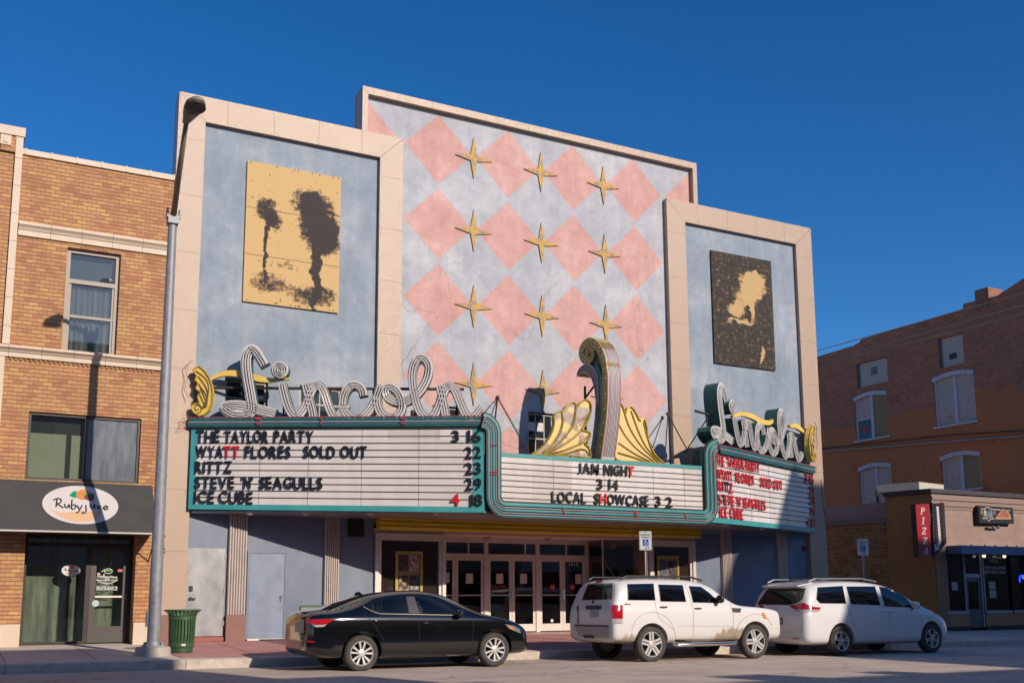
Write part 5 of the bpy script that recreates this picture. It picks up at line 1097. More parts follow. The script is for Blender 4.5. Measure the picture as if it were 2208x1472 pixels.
# ================================================================== PARKING SIGNS
signw = mat('reflective_white', (.58, .57, .54), .4); signg = mat('sign_green', (.02, .13, .06), .4); signb = mat('sign_blue', (.01, .055, .38), .4); postm = mat('galvanised_post', (.40, .40, .42), .4, .6, col2=(.48, .48, .5), vs=8)
def parking_sign(label, x, y, z1, yaw):
    t = thing('parking_sign', (x, y, wz(x, y)), label, 'sign', 'reserved parking signs on posts')
    ex = Vector((math.cos(yaw), math.sin(yaw), 0)); nn = Vector((math.sin(yaw), -math.cos(yaw), 0)); c = Vector((x, y, z1 - .23)); w, h = .152, .228
    def R2(u, v, o=0): return c + ex * u + EZ * v + nn * (o + .035)
    def rr(w, h, r_, o): return [R2(sx * (w - r_) + r_ * math.cos(a0 + k * PI / 8), sy * (h - r_) + r_ * math.sin(a0 + k * PI / 8), o) for sx, sy, a0 in ((1, 1, 0), (-1, 1, PI / 2), (-1, -1, PI), (1, -1, 1.5 * PI)) for k in range(5)]
    b = MB(); z0 = wz(x, y) - .1
    for s in (-1, 1): b.box(x + s * .024 - .004, x + s * .024 + .004, y - .018, y + .012, z0, z1 - .02)
    b.box(x - .02, x + .02, y + .008, y + .014, z0, z1 - .02); b.build('post', postm, t)
    b = MB(); b.prism(rr(w, h, .03, .004), -nn * .004); pl = b.build('sign_plate', signw, t)
    b = MB(); q = rr(w - .014, h - .014, .022, .007); b.tube(q, .0035, 4, closed=True)
    letter(b, 'RESERVED', R2(-.115, .118, .006), ex, EZ, .23, .048, .002, bold=.012); letter(b, 'PARKING', R2(-.105, .058, .006), ex, EZ, .21, .046, .002, bold=.012)
    b.strip([R2(-.03, -.165, .009), R2(.07, -.165, .009)], .008, nn, .002); b.prism([R2(.065, -.185, .009), R2(.10, -.165, .009), R2(.065, -.145, .009)], -nn * .002); b.build('green_print', signg, pl)
    b = MB(); b.prism([R2(-.07, -.125, .007), R2(.075, -.125, .007), R2(.075, .035, .007), R2(-.07, .035, .007)], -nn * .002); bl = b.build('blue_square', signb, pl)
    b = MB(); b.prism([R2(-.012 + .014 * math.cos(k * PI / 5), .018 + .012 * math.sin(k * PI / 5), .011) for k in range(10)], -nn * .002)
    b.strip([R2(-.012, .0, .011), R2(-.008, -.042, .011), R2(.03, -.046, .011), R2(.045, -.088, .011), R2(.058, -.082, .011)], .006, nn, .002); b.strip([R2(-.01, -.02, .011), R2(.022, -.02, .011)], .005, nn, .002)
    b.strip([R2(-.002 + .036 * math.cos(a), -.072 + .034 * math.sin(a), .011) for a in [PI * .62 + k * PI * 1.28 / 12 for k in range(13)]], .005, nn, .002); b.build('wheelchair_symbol', signw, bl)
    b = MB(); b.ball(R2(0, .2, .008), .009, 6); b.ball(R2(0, -.2, .008), .009, 6); b.build('bolt', blk, pl)
    return t
parking_sign('reserved parking sign on a steel post, sunlit behind the white boxy car', 14.76, 20.95, 2.875, math.radians(-26))
parking_sign('reserved parking sign on a steel post, in shade behind the white minivan', 21.97, 21.0, 2.86, math.radians(-30))

# ================================================================== PIZZA SHOP
PZ0 = Vector((34.2, 29.0, 0)); pd = Vector((-.242, .970, 0)).normalized()
tanb = brick('ochre_block', (.36, .17, .05), (.385, .185, .055), (.41, .20, .06), (.27, .13, .045), bw=.62, bh=.62, mw=.012, axis='y', rough=.65, bumps=.3)
mauve = brick('mauve_block', (.30, .195, .155), (.32, .21, .168), (.34, .225, .18), (.235, .15, .12), bw=.9, bh=.45, mw=.012, axis='x', rough=.65, bumps=.3)
dado = mat('tan_dado_paint', (.30, .155, .075), .6, col2=(.33, .175, .085), vs=2)
PS = thing('pizza_shop', (37, 30, 0), 'one storey ochre and mauve pizza shop with a blue canopy over its windows', 'shop')
S1 = PZ0 + pd * 1.94; PT = 5.36; PX1 = 42.0
b = MB(); b.prism([PZ0, S1, S1 + Vector((0, 0, PT)), PZ0 + Vector((0, 0, PT))], Vector((.3, .08, 0))); b.build('side_wall', tanb, PS)
b = MB(); b.box(34.22, PX1, 29.0, 29.3, 3.05, PT - .62)
b.build('front_wall', mauve, PS)
b = MB()
for k in range(5): b.box(34.21, PX1, 29.0 - .05 * (k % 2) - .03, 29.25, PT - .62 + k * .12, PT - .62 + k * .12 + .115)
b.build('ribbed_fascia', mat('fascia_paint', (.26, .175, .145), .6), PS)
b = MB()
for k in range(7): b.box(34.22 + k * .085, 34.22 + k * .085 + .06, 28.93, 29.1, .12, 4.73)
b.build('fluted_corner', mat('fluted_tan', (.28, .165, .10), .6), PS)
b = MB(); b.prism([PZ0 + Vector((-.1, -.12, PT)), Vector((PX1, 28.88, PT)), Vector((PX1, 29.4, PT)), PZ0 + Vector((.3, .4, PT)), S1 + Vector((.3, 0, PT)), S1 + Vector((-.12, 0, PT))], (0, 0, .17)); b.build('coping', mat('dark_coping', (.05, .04, .045), .5), PS)
b = MB(); b.box(34.6, PX1, 29.4, 36, 0, PT - .1); b.build('rear_block', bodyw, PS)
canb = mat('canopy_blue', (.085, .13, .235), .5)
b = MB(); b.box(34.85, PX1, 28.25, 29.0, 2.95, 3.28); b.build('canopy', canb, PS)
spread('canopy_bulb', [(x, 28.3, 3.31) for x in (35.5, 36.3, 36.9, 37.6, 38.2, 39.0)], .035, bulbm, PS)
def px_(px): return Y(px, 1290, 29).x
a1, a2, a3, a4, a5 = px_(2040), px_(2083), px_(2119), px_(2124), px_(2181)
shopf = mat('grey_white_frame', (.30, .29, .31), .45, .2)
b = MB()
for (u0, u1) in ((a1, a2), (a4, a5), (a5, PX1)):
    b.box(u0 - .035, u0 + .035, 28.98, 29.08, .75, 2.97); b.box(u1 - .035, u1 + .035, 28.98, 29.08, .75, 2.97)
    b.box(u0 - .05, u1 + .05, 28.92, 29.1, .62, .745)
b.box(a2, a3, 28.99, 29.07, 2.05, 2.2); b.box(a3 - .07, a3 - .005, 28.96, 29.08, .1, 2.97); b.build('window_frame', shopf, PS)
pgl = glass('pizza_glass', (.012, .013, .016), trans=.75, rough=.02, wave=.05)
b = MB()
for (u0, u1) in ((a1, a2), (a4, a5), (a5, PX1)): b.box(u0, u1, 29.03, 29.036, .745, 2.97)
b.box(a2, a3 - .07, 29.03, 29.036, 2.2, 2.97); b.build('pane', pgl, PS)
b = MB(); b.box(a1 - .05, a2 + .05, 28.96, 29.2, .14, .615); b.box(a4 - .06, PX1, 28.96, 29.2, .14, .615); b.box(a1 - .06, a2 + .06, 28.95, 29.2, -.1, .135, 1); b.box(a4 - .07, PX1, 28.95, 29.2, -.1, .135, 1); b.build('dado', [dado, mat('dark_skirting', (.022, .018, .018), .6)], PS)
b = MB(); b.box(a2 + .04, a2 + .16, 29.0, 29.06, .08, 2.04); b.box(a3 - .22, a3 - .075, 29.0, 29.06, .08, 2.04); b.box(a2 + .16, a3 - .22, 29.0, 29.06, .08, .8); b.box(a2 + .16, a3 - .22, 29.0, 29.06, 1.9, 2.04); pd_ = b.build('door', mat('grey_door', (.075, .075, .085), .45), PS)
b = MB(); b.box(a2 + .15, a3 - .21, 29.02, 29.03, .79, 1.91); b.build('pane', pgl, pd_)
b = MB(); b.box(34.6, PX1, 29.34, 29.38, .1, 3.04); b.box(34.5, PX1, 29.1, 29.34, 2.98, 3.01); b.build('interior', mat('dim_shop', (.028, .02, .018), .7, col2=(.06, .035, .02), vs=1.5), PS)
b = MB()
for (txt, p, q, hh) in (('NEW YORK', (2124, 1204), (2162, 1204), .10), ('PIZZA', (2133, 1211), (2154, 1211), .085), ('WE DELIVER', (2122, 1226), (2168, 1226), .11), ('307-632-1553', (2123, 1235), (2168, 1235), .11)):
    u, v = Y(p[0], p[1], 29.02), Y(q[0], q[1], 29.02); letter(b, txt, u, EX, EZ, v.x - u.x, hh, .003, bold=.015)
b.build('window_lettering', mat('grey_white_vinyl', (.42, .40, .41), .6), PS)
b = MB()
for (p, q) in (((2132, 1253), (2147, 1269)), ((2134, 1271), (2149, 1288)), ((2052, 1254), (2066, 1272))):
    u, v = Y(p[0], p[1], 29.01), Y(q[0], q[1], 29.01); b.box(u.x, v.x, 29.012, 29.02, v.z, u.z)
b.build('paper_menu', mat('dull_paper', (.30, .30, .31), .7), PS)
b = MB(); u = Y(2166, 1300, 29.2); b.lathe([(.14, -.2), (.17, .08), (.001, .08)], (u.x, 29.2, u.z), 'z', 14); u = Y(2070, 1320, 29.2); b.lathe([(.14, -.1), (.17, .1), (.001, .1)], (u.x, 29.2, .95), 'z', 14); b.build('bucket', mat('white_bucket', (.35, .34, .36), .6), PS)
b = MB(); nb = Y(2203, 1245, 29.01); arcp = [(nb.x + .9, 29.01, nb.z + .10), (nb.x + .0, 29.01, nb.z + .10), (nb.x - .10, 29.01, nb.z + .06), (nb.x - .13, 29.01, nb.z - .04), (nb.x - .13, 29.01, nb.z - .18)]; b.tube(arcp, .022, 6); b.build('neon_sign', mat('neon_blue_lit', (.02, .04, .5), .4, emit=(.02, .05, 1.0), es=2.2), PS)
b = MB(); letter(b, 'OPEN', (nb.x + .02, 29.0, nb.z - .05), EX, EZ, .55, .11, .004, bold=.02); b.build('neon_word', mat('neon_white_lit', (.3, .35, .5), .4, emit=(.35, .45, .9), es=.9), PS)
b = MB(); u = Y(2190, 1275, 29.25); b.box(u.x - .22, u.x + .22, 29.28, 29.33, u.z - .28, u.z + .2); b.build('drink_poster', mat('teal_poster', (.01, .07, .08), .4, emit=(.0, .10, .11), es=.5), PS)
spread('canopy_lamp', [(Y(px, py, 28.9).x, 28.8, 2.915) for px, py in ((2116, 1183), (2160, 1187))], .07, mat('lamp_lit', (.6, .5, .35), .4, emit=(1, .78, .45), es=1.6), PS, 8)
random.seed(5); bl_ = []
for k in range(14): u = Y(2152 + random.uniform(-8, 14), 1240 + random.uniform(0, 62), 29.3); bl_.append((u.x, 29.28, u.z))
spread('fairy_light', bl_, .013, mat('fairy_lit', (.6, .5, .2), .4, emit=(1, .7, .2), es=1.2), PS, 5)
# white duct on its roof
ductm = mat('cream_duct', (.50, .46, .38), .5, col2=(.56, .52, .44), vs=3)
b = MB(); q = [S1 + Vector((-.10, .3, PT + .19)), PZ0 + Vector((.05, .55, PT + .19)), Vector((36.1, 29.9, PT + .19)), Vector((36.1, 30.6, PT + .19)), S1 + Vector((.6, .6, PT + .19))]
b.prism([q[0], q[1], q[2], q[3], q[4]], (0, 0, .26)); b.prism([p + Vector((0, 0, .262)) for p in q], (0, 0, .05)); e = S1 + Vector((-.11, .3, PT - .02)); b.tube([e + Vector((0, 0, -.2)), e + Vector((0, 0, .3))], .06, 8, m=1)
tag(b.build('roof_duct', [ductm, blk], None, origin=q[0], bevel=.02), 'cream sheet metal box duct lying on the pizza shop roof', 'duct')
# blade sign PIZZA with the arrow: two boxes projecting from the corner
def Bs(px, py, y): return Y(px, py, y)
SGN = thing('blade_sign', (34.0, 28.3, 3), 'tall red blade sign reading PIZZA with a black bulb arrow beside it', 'sign')
sy0 = 28.35
def pq(px, py, o=0): p = Y(px, py, sy0); return Vector((p.x, sy0 - o, p.z))
redf = mat('sign_red_face', (.30, .008, .012), .35); blks = mat('sign_black_box', (.012, .010, .011), .45); swht = mat('sign_white', (.52, .50, .48), .45)
b = MB(); b.prism([pq(1974, 1087), pq(2003, 1085), pq(2009, 1200), pq(1982, 1201)], (0, .25, 0), 0, 1); r1 = b.build('red_box', [redf, blks], SGN)
def serif(b, ch, cx, cz, w, h, o=.004):
    sh = .22
    def Q(u, v): p = Vector((cx + (u - .5) * w + (v - .5) * h * sh, sy0 - .003 - o, cz + (v - .5) * h)); return p
    def bar(u0, v0, u1, v1): b.prism([Q(u0, v0), Q(u1, v0), Q(u1, v1), Q(u0, v1)], (0, .004, 0))
    if ch == 'P': bar(.1, 0, .55, .07); bar(.22, .072, .43, .93); bar(.08, .932, .62, 1); b.strip([Q(.44, .93), Q(.72, .93), Q(.86, .82), Q(.86, .65), Q(.72, .52), Q(.44, .52)], w * .09, (0, -1, 0), .004)
    if ch == 'I': bar(.2, 0, .8, .07); bar(.39, .072, .61, .928); bar(.2, .93, .8, 1)
    if ch == 'Z': bar(.1, .0, .9, .12); bar(.1, .88, .9, 1); b.prism([Q(.1, .122), Q(.36, .122), Q(.9, .878), Q(.64, .878)], (0, .004, 0)); bar(.8, .122, .9, .28); bar(.1, .72, .2, .878)
    if ch == 'A': bar(.0, 0, .34, .07); bar(.6, 0, 1.0, .07); b.prism([Q(.1, .072), Q(.24, .072), Q(.60, 1), Q(.46, 1)], (0, .004, 0)); b.prism([Q(.66, .072), Q(.90, .072), Q(.66, 1), Q(.605, 1)], (0, .004, 0)); bar(.30, .28, .68, .36)
b = MB()
for ch, (x, y) in zip('PIZZA', ((1989, 1101), (1990.5, 1122), (1992.5, 1144), (1994.5, 1165), (1997, 1187))):
    p = pq(x, y); serif(b, ch, p.x, p.z, .27, .265)
b.build('letters', swht, r1)
b = MB(); b.prism([pq(2010, 1085), pq(2036, 1083), pq(2041, 1170), pq(2016, 1200), pq(2013, 1200)], (0, .25, 0)); r2 = b.build('arrow_box', blks, SGN)
b = MB(); A_ = [pq(2018.5, 1091, .012), pq(2023, 1091, .012), pq(2029, 1168, .012), pq(2023.5, 1180, .012), pq(2027, 1182, .012), pq(2016, 1187, .012), pq(2015, 1171, .012), pq(2019, 1175, .012), pq(2024, 1166, .012)]; b.prism(A_, (0, .01, 0)); b.build('arrow', swht, r2)
bl_ = []
for k in range(12):
    t = k / 11
    for (u0, u1) in ((2014.5, 2019), (2030, 2034)): bl_.append(pq(u0 + (u1 - u0) * t, 1088 + 88 * t - (4 if u0 > 2020 else 0), .02))
for k in range(3): bl_ += [pq(2018 + 5 * k, 1087, .02), pq(2018 + 4.5 * k, 1192 - 5 * k, .02)]
spread('bulb', bl_, .035, mat('red_bulb', (.22, .015, .015), .2), r2)
b = MB(); p = pq(2006.5, 1088); b.tube([(p.x, 28.45, p.z), (p.x + .1, 28.45, p.z - 1.6)], .03, 6); b.tube([(p.x + .05, 28.4, p.z - .4), (p.x + .05, 29.05, p.z - .4)], .03, 6); b.build('bracket', mat('sign_bracket', (.10, .07, .06), .6), SGN)
# black box sign with a pizza slice
BX = thing('box_sign', (38, 28.8, 4), 'black box sign with a pizza slice, on the pizza shop front', 'sign')
by0 = 28.75
def bq(px, py, o=0): p = Y(px, py, by0); return Vector((p.x, by0 - o, p.z))
def bw(x, y, o=.006): return bq(2090 + x / 18.71, 1080 + y / 18.71, o)
b = MB(); b.prism([bw(370, 170, 0), bw(1750, 260, 0), bw(1810, 905, 0), bw(410, 880, 0)], (0, .24, 0)); bo = b.build('sign_box', blks, BX)
crm = mat('cream_line', (.42, .34, .25), .5)
b = MB(); b.strip([bw(*p) for p in ((470, 300), (600, 320), (670, 265), (740, 245), (800, 270), (860, 325), (1270, 350))], .02, (0, -1, 0), .003); b.strip([bw(1520, 365), bw(1650, 375)], .02, (0, -1, 0), .003); b.strip([bw(520, 690), bw(700, 695), bw(785, 800), bw(860, 705), bw(1010, 705)], .02, (0, -1, 0), .003); b.build('cream_border', crm, bo)
for (x, y, c_, nm) in ((505, 450, (.20, .14, .13), 'a'), (640, 450, (.42, .36, .2), 'b'), (770, 460, (.04, .13, .28), 'c'), (885, 470, (.10, .2, .2), 'd'), (1010, 470, (.25, .06, .11), 'e')):
    b = MB(); cc_ = bw(x, y); b.prism([(cc_.x + .085 * math.cos(k * PI / 8), cc_.y, cc_.z + .10 * math.sin(k * PI / 8)) for k in range(16)], (0, .003, 0)); b.build('colour_disc', mat('disc_colour_' + nm, c_, .5), bo)
b = MB(); letter(b, 'PIZZA', bw(585, 650), EX, EZ, bw(960, 650).x - bw(585, 650).x, .12, .003, bold=.02); b.build('sign_word', mat('mauve_white', (.38, .34, .36), .5), bo)
b = MB(); b.prism([bw(*p) for p in ((1030, 700), (1340, 305), (1520, 380), (1640, 520), (1700, 730), (1100, 735))], (0, .003, 0)); b.build('pizza_crust', mat('crust', (.36, .22, .10), .6), bo)
b = MB(); b.prism([bw(x, y, .010) for x, y in ((1140, 640), (1330, 350), (1480, 400), (1590, 540), (1610, 650))], (0, .003, 0)); b.build('pizza_topping', mat('topping', (.28, .05, .035), .6, col2=(.36, .14, .11), vs=9), bo)
b = MB(); u = bw(1050, 1050); b.ball((u.x, by0 + .1, u.z), .07, 8); u = bw(1250, 1040); b.ball((u.x, by0 + .1, u.z), .07, 8); u = bw(950, 1060); b.box(u.x - .15, u.x + .45, by0 + .1, by0 + .25, u.z - .03, u.z + .02); b.build('spot_lamp', mat('grey_spot', (.16, .14, .14), .5), BX)
# ---- low ochre brick wall of the alley
obr = brick('ochre_brick', (.20, .10, .04), (.34, .185, .07), (.44, .26, .10), (.19, .105, .05), bw=.23, bh=.085, mw=.012, axis='y')
S0 = S1 + pd * .01; S2 = S1 + pd * 9.5
b = MB(); b.prism([S0, S2, S2 + Vector((0, 0, 4.30)), S0 + Vector((0, 0, 4.30))], Vector((.3, .08, 0)), 0); b.prism([S0 + Vector((-.05, -.0, 4.302)), S2 + Vector((-.05, 0, 4.302)), S2 + Vector((-.05, 0, 4.50)), S0 + Vector((-.05, 0, 4.50))], Vector((.42, .1, 0)), 1)
tag(b.build('alley_wall', [obr, mat('grey_cap', (.20, .165, .13), .8)], None, origin=S0), 'low weathered ochre brick wall with a stone cap between the cinema and the pizza shop', 'wall')

# ================================================================== RED BRICK BUILDING (right, behind)
BXW = 42.0
rbr = brick('red_brick', (.42, .155, .085), (.50, .19, .10), (.57, .24, .13), (.27, .11, .065), bw=.28, bh=.115, mw=.018, axis='y', stain=(.12, .05, .035), painted=((.62, .205, .06), 10.6))
BB = thing('old_brick_building', (44, 38, 0), 'old red brick building with boarded windows behind the pizza shop', 'building')
def q(px, py, off=0): p = X(px, py, BXW - off); return Vector((BXW - off, p.y, p.z))
wins = [(1849, 1916, 783, 834, 0), (2026, 2081, 729, 792, 0), (1846, 1917, 858, 949, 1), (2018, 2107, 816, 919, 1), (1856, 1926, 1012, 1090, 1), (2033, 2118, 989, 1060, 1)]
rects = []
for (xa, xb, ya, yb_, arch) in wins:
    top = (q(xa, ya).z + q(xb, ya - (xb - xa) * .22).z) / 2; bot = (q(xa, yb_).z + q(xb, yb_ - (xb - xa) * .14).z) / 2
    rects.append((q(xb, yb_).y, q(xa, yb_).y, bot, top, arch))
# align the two columns of windows
for i in (0, 1):
    y0s = [rects[k][0] for k in (i, i + 2, i + 4)]; y1s = [rects[k][1] for k in (i, i + 2, i + 4)]
def ywall(b, y0, y1, z0, z1, x, holes, depth=.22):
    ys = sorted({y0, y1} | {h[0] for h in holes} | {h[1] for h in holes}); zs = sorted({z0, z1} | {h[2] for h in holes} | {h[3] for h in holes})
    for i in range(len(ys) - 1):
        for j in range(len(zs) - 1):
            cy, cz_ = (ys[i] + ys[i + 1]) / 2, (zs[j] + zs[j + 1]) / 2
            if any(h[0] < cy < h[1] and h[2] < cz_ < h[3] for h in holes): continue
            b.quad((x, ys[i], zs[j]), (x, ys[i + 1], zs[j]), (x, ys[i + 1], zs[j + 1]), (x, ys[i], zs[j + 1]))
    for h in holes:
        for (ya, za, yb_, zb_) in ((h[0], h[2], h[0], h[3]), (h[1], h[2], h[1], h[3]), (h[0], h[2], h[1], h[2]), (h[0], h[3], h[1], h[3])): b.quad((x, ya, za), (x + depth, ya, za), (x + depth, yb_, zb_), (x, yb_, zb_))
ZW = 13.95
b = MB(); ywall(b, 27.0, 60, 0, ZW, BXW, rects)
# sloping, stepped parapet above
top = [q(2208, 617), q(2155, 634), q(2150.5, 636.5)]
pts = [Vector((BXW, 27.0, ZW + .001)), Vector((BXW, 60, ZW + .001)), Vector((BXW, 60, ZW + .02)), q(1766, 767.5), q(1840, 745), q(1853, 737.5), q(1856, 731.5), q(2076, 665.5), q(2076, 655.5), q(2104, 648), q(2150, 637), Vector((BXW, 27.0, q(2208, 617).z + 1.2))]
b.prism(pts, (.35, 0, 0))
b.build('brick_wall', rbr, BB)
b = MB(); b.box(BXW + .3, 62, 27.05, 59.9, 0, 13.0); b.build('rear_block', mat('brick_mass', (.2, .08, .045), .9), BB)
c0, c1 = q(2133, 640), q(2104, 650)
b = MB(); b.box(BXW - .04, BXW + .95, c0.y, c1.y, c0.z - .5, q(2133, 618).z); b.build('chimney', brick('chimney_brick', (.25, .085, .045), (.33, .12, .065), (.40, .16, .09), (.26, .17, .13), bw=.24, bh=.10, mw=.016, axis='xy'), BB)
ply = mat('weathered_osb', (.56, .46, .39), .85, col2=(.40, .32, .25), vs=22, vd=5, vlo=.45, vhi=.62)
ply2 = mat('ochre_osb', (.36, .26, .14), .85, col2=(.24, .17, .09), vs=18, vd=5, vlo=.4, vhi=.62)
wtr = mat('peeling_white_trim', (.56, .54, .55), .8, col2=(.36, .33, .33), vs=8, vd=6, vlo=.55, vhi=.7)
for i, (y0, y1, z0, z1, arch) in enumerate(rects):
    x = BXW + .12
    f = MB(); w = .13
    f.box(x - .04, x + .06, y0, y0 + w * .6, z0, z1); f.box(x - .04, x + .06, y1 - w, y1, z0, z1); ym = (y0 + y1) / 2
    if arch: f.box(x - .05, x + .06, ym - .11, ym + .07, z0, z1)
    if i != 4: f.box(BXW - .08, BXW + .14, y0 - .1, y1 + .1, z0 - .10, z0 - .003) if arch else None
    if arch:
        n_ = 10; hh = .30
        P = [Vector((BXW - .03, y0 - .02 + (y1 - y0 + .04) * k / n_, z1 - .10 + hh * math.sin(PI * (k / n_) * .92 + .10) * .62)) for k in range(n_ + 1)]; f.strip(P, .10, (-1, 0, 0), .16)
    wobj = f.build('window', wtr if arch else mat('grey_trim', (.16, .14, .13), .8), BB)
    p = MB(); p.box(x + .0, x + .03, y0 + .02, ym - (.10 if arch else -.9 * (y1 - y0) / 2), z0 + .02, z1 - .02, 1 if i in (2, 5) else 0)
    if arch: p.box(x - .01, x + .02, ym + .07, y1 - w, z0 + .02, z1 - .02, 0)
    p.build('boarding', [ply, ply2], wobj)
    if i == 0: p = MB(); p.box(x - .03, x + .0, (y0 + y1) / 2 - .25, (y0 + y1) / 2 + .15, z0 + .55, z0 + .95); p.build('grey_box', mat('grey_box', (.16, .15, .17), .6), wobj)
    if i == 1: p = MB(); p.box(x - .03, x + .0, (y0 + y1) / 2 - .2, (y0 + y1) / 2 + .2, z0 + .35, z0 + .62); p.build('vent_box', blk, wobj)
    if i == 2:
        p = MB(); p.box(x - .015, x - .011, ym + .08, y1 - w - .01, z0 + .03, (z0 + z1) / 2 - .1); p.build('pane', pane, wobj); p = MB(); p.box(x - .03, x - .012, ym + .07, y1 - w, (z0 + z1) / 2 - .1, (z0 + z1) / 2 - .02); p.build('meeting_rail', wtr, wobj)
        p = MB(); cy_, cz_ = ym + .55, z0 + .55; p.prism([(x - .017, cy_ + .17 * math.cos(k * PI / 5) * (1 + .2 * (k % 2)), cz_ + .2 * math.sin(k * PI / 5)) for k in range(10)], (.002, 0, 0)); p.build('red_paint_mark', redst, wobj)
    if i == 3:
        p = MB(); cy_, cz_ = ym + .3, z0 + .35; p.strip([(x - .014, cy_ + .3, cz_), (x - .014, cy_ + .1, cz_ + .12), (x - .014, cy_ - .05, cz_ - .02), (x - .014, cy_ + .1, cz_ - .1)], .02, (-1, 0, 0), .003); p.build('red_paint_mark', redst, wobj)
# pipes and cables on its wall
def run(b, pts, off, r): b.tube([q(px, py, off) for px, py in pts], r, 6)
b = MB(); run(b, [(1770, 974), (1900, 963), (2050, 951), (2215, 939)], .10, .045); tag(b.build('wall_pipe', mat('pale_pipe', (.36, .31, .28), .6), None, origin=q(1900, 963)), 'pale pipe running along the red brick wall under the upper windows', 'pipe')
cbm = mat('cable_black', (.012, .011, .012), .6)
b = MB(); run(b, [(1770, 967), (1900, 953), (2050, 937), (2215, 927)], .12, .025); tag(b.build('wall_cable', cbm, None, origin=q(1900, 953)), 'black cable just above the pale pipe on the red brick wall', 'cable')
def wire(label, p0, p1, sag, r=.016):
    a, c = Vector(p0), Vector(p1); b = MB(); b.tube([a.lerp(c, t / 16) - EZ * (sag * 4 * t / 16 * (1 - t / 16)) for t in range(17)], r, 5); tag(b.build('overhead_cable', cbm, None, origin=a), label, 'cable', 'overhead cables at the right')
def at_y(px, py, y): return Y(px, py, y)
wire('uppermost overhead cable, crossing the sky at the roof edge of the red brick building', at_y(1758, 757, 27.5), at_y(2240, 622, 25.5), .0)
wire('middle overhead cable in front of the red brick wall', at_y(1758, 783, 27.6), at_y(2240, 648, 25.4), .02)
wire('lowest overhead cable in front of the red brick wall', at_y(1758, 786, 27.7), at_y(2240, 668, 25.3), .05)
b = MB(); b.tube([Vector((24.5, 25.0, 5.0)), Vector((24.75, 25.22, 4.2)), Vector((24.92, 25.25, 3.5)), Vector((25.1, 25.4, 3.42)), Vector((25.3, 26.5, 3.4))], .010, 4); tag(b.build('loose_cable', cbm, None, origin=(24.5, 25, 5)), 'thin loose cable hanging down the right frame beside the marquee end', 'cable')

# ================================================================== BUILDINGS ACROSS THE STREET (behind the camera: they throw the shadows and fill the reflections)
farw = brick('far_brick', (.38, .22, .15), (.45, .28, .19), (.50, .33, .23), (.40, .32, .26), bw=.24, bh=.1, mw=.012, axis='x')
fst = mat('far_stone', (.58, .51, .43), .85, col2=(.66, .58, .49), vs=1)
def far_building(label, x0, x1, h, y0=-4.0, deep=14, m=farw, steps=()):
    t = thing('street_building', ((x0 + x1) / 2, y0, 0), label, 'building', 'buildings on the opposite side of the street')
    b = MB(); b.box(x0, x1, y0 - deep, y0, -.1, h)
    for (a, c, e) in steps: b.box(a, c, y0 - .4, y0 - .003, h, e)
    b.build('wall', m, t)
    k = max(1, int((x1 - x0) / 3)); f = MB(); g = MB(); fl = max(1, int((h - 4.2) / 3.4)); wdt = (x1 - x0) / k
    for i in range(k):
        xa = x0 + wdt * i + wdt * .25; xb = xa + wdt * .5
        for j in range(fl): z = 4.6 + j * 3.4; g.box(xa, xb, y0, y0 + .03, z, z + 1.8); f.box(xa - .08, xb + .08, y0, y0 + .08, z - .14, z - .003)
        g.box(x0 + wdt * i + .2, x0 + wdt * (i + 1) - .2, y0, y0 + .03, .5, 3.0)
    g.build('window', pane, t); f.build('sill', fst, t)
TS = math.tan(SUN_AZ)
far_building('stone building across the street, left of the gap', -14, 11.2, 14.0, m=fst)
far_building('low brick building across the street with a stepped parapet', 11.25, 25.6, 8.35, steps=((11.25, 12.6, 10.4), (12.6, 13.2, 9.3), (16.8, 18.0, 8.95), (19.7, 20.5, 8.75)))
far_building('middle brick building across the street', 25.65, 31.3, 12.4)
far_building('tall stone block across the street', 31.35, 54, 19.2, m=fst)
far_building('long brick row across the street at the far right', 54.1, 140, 9.5)

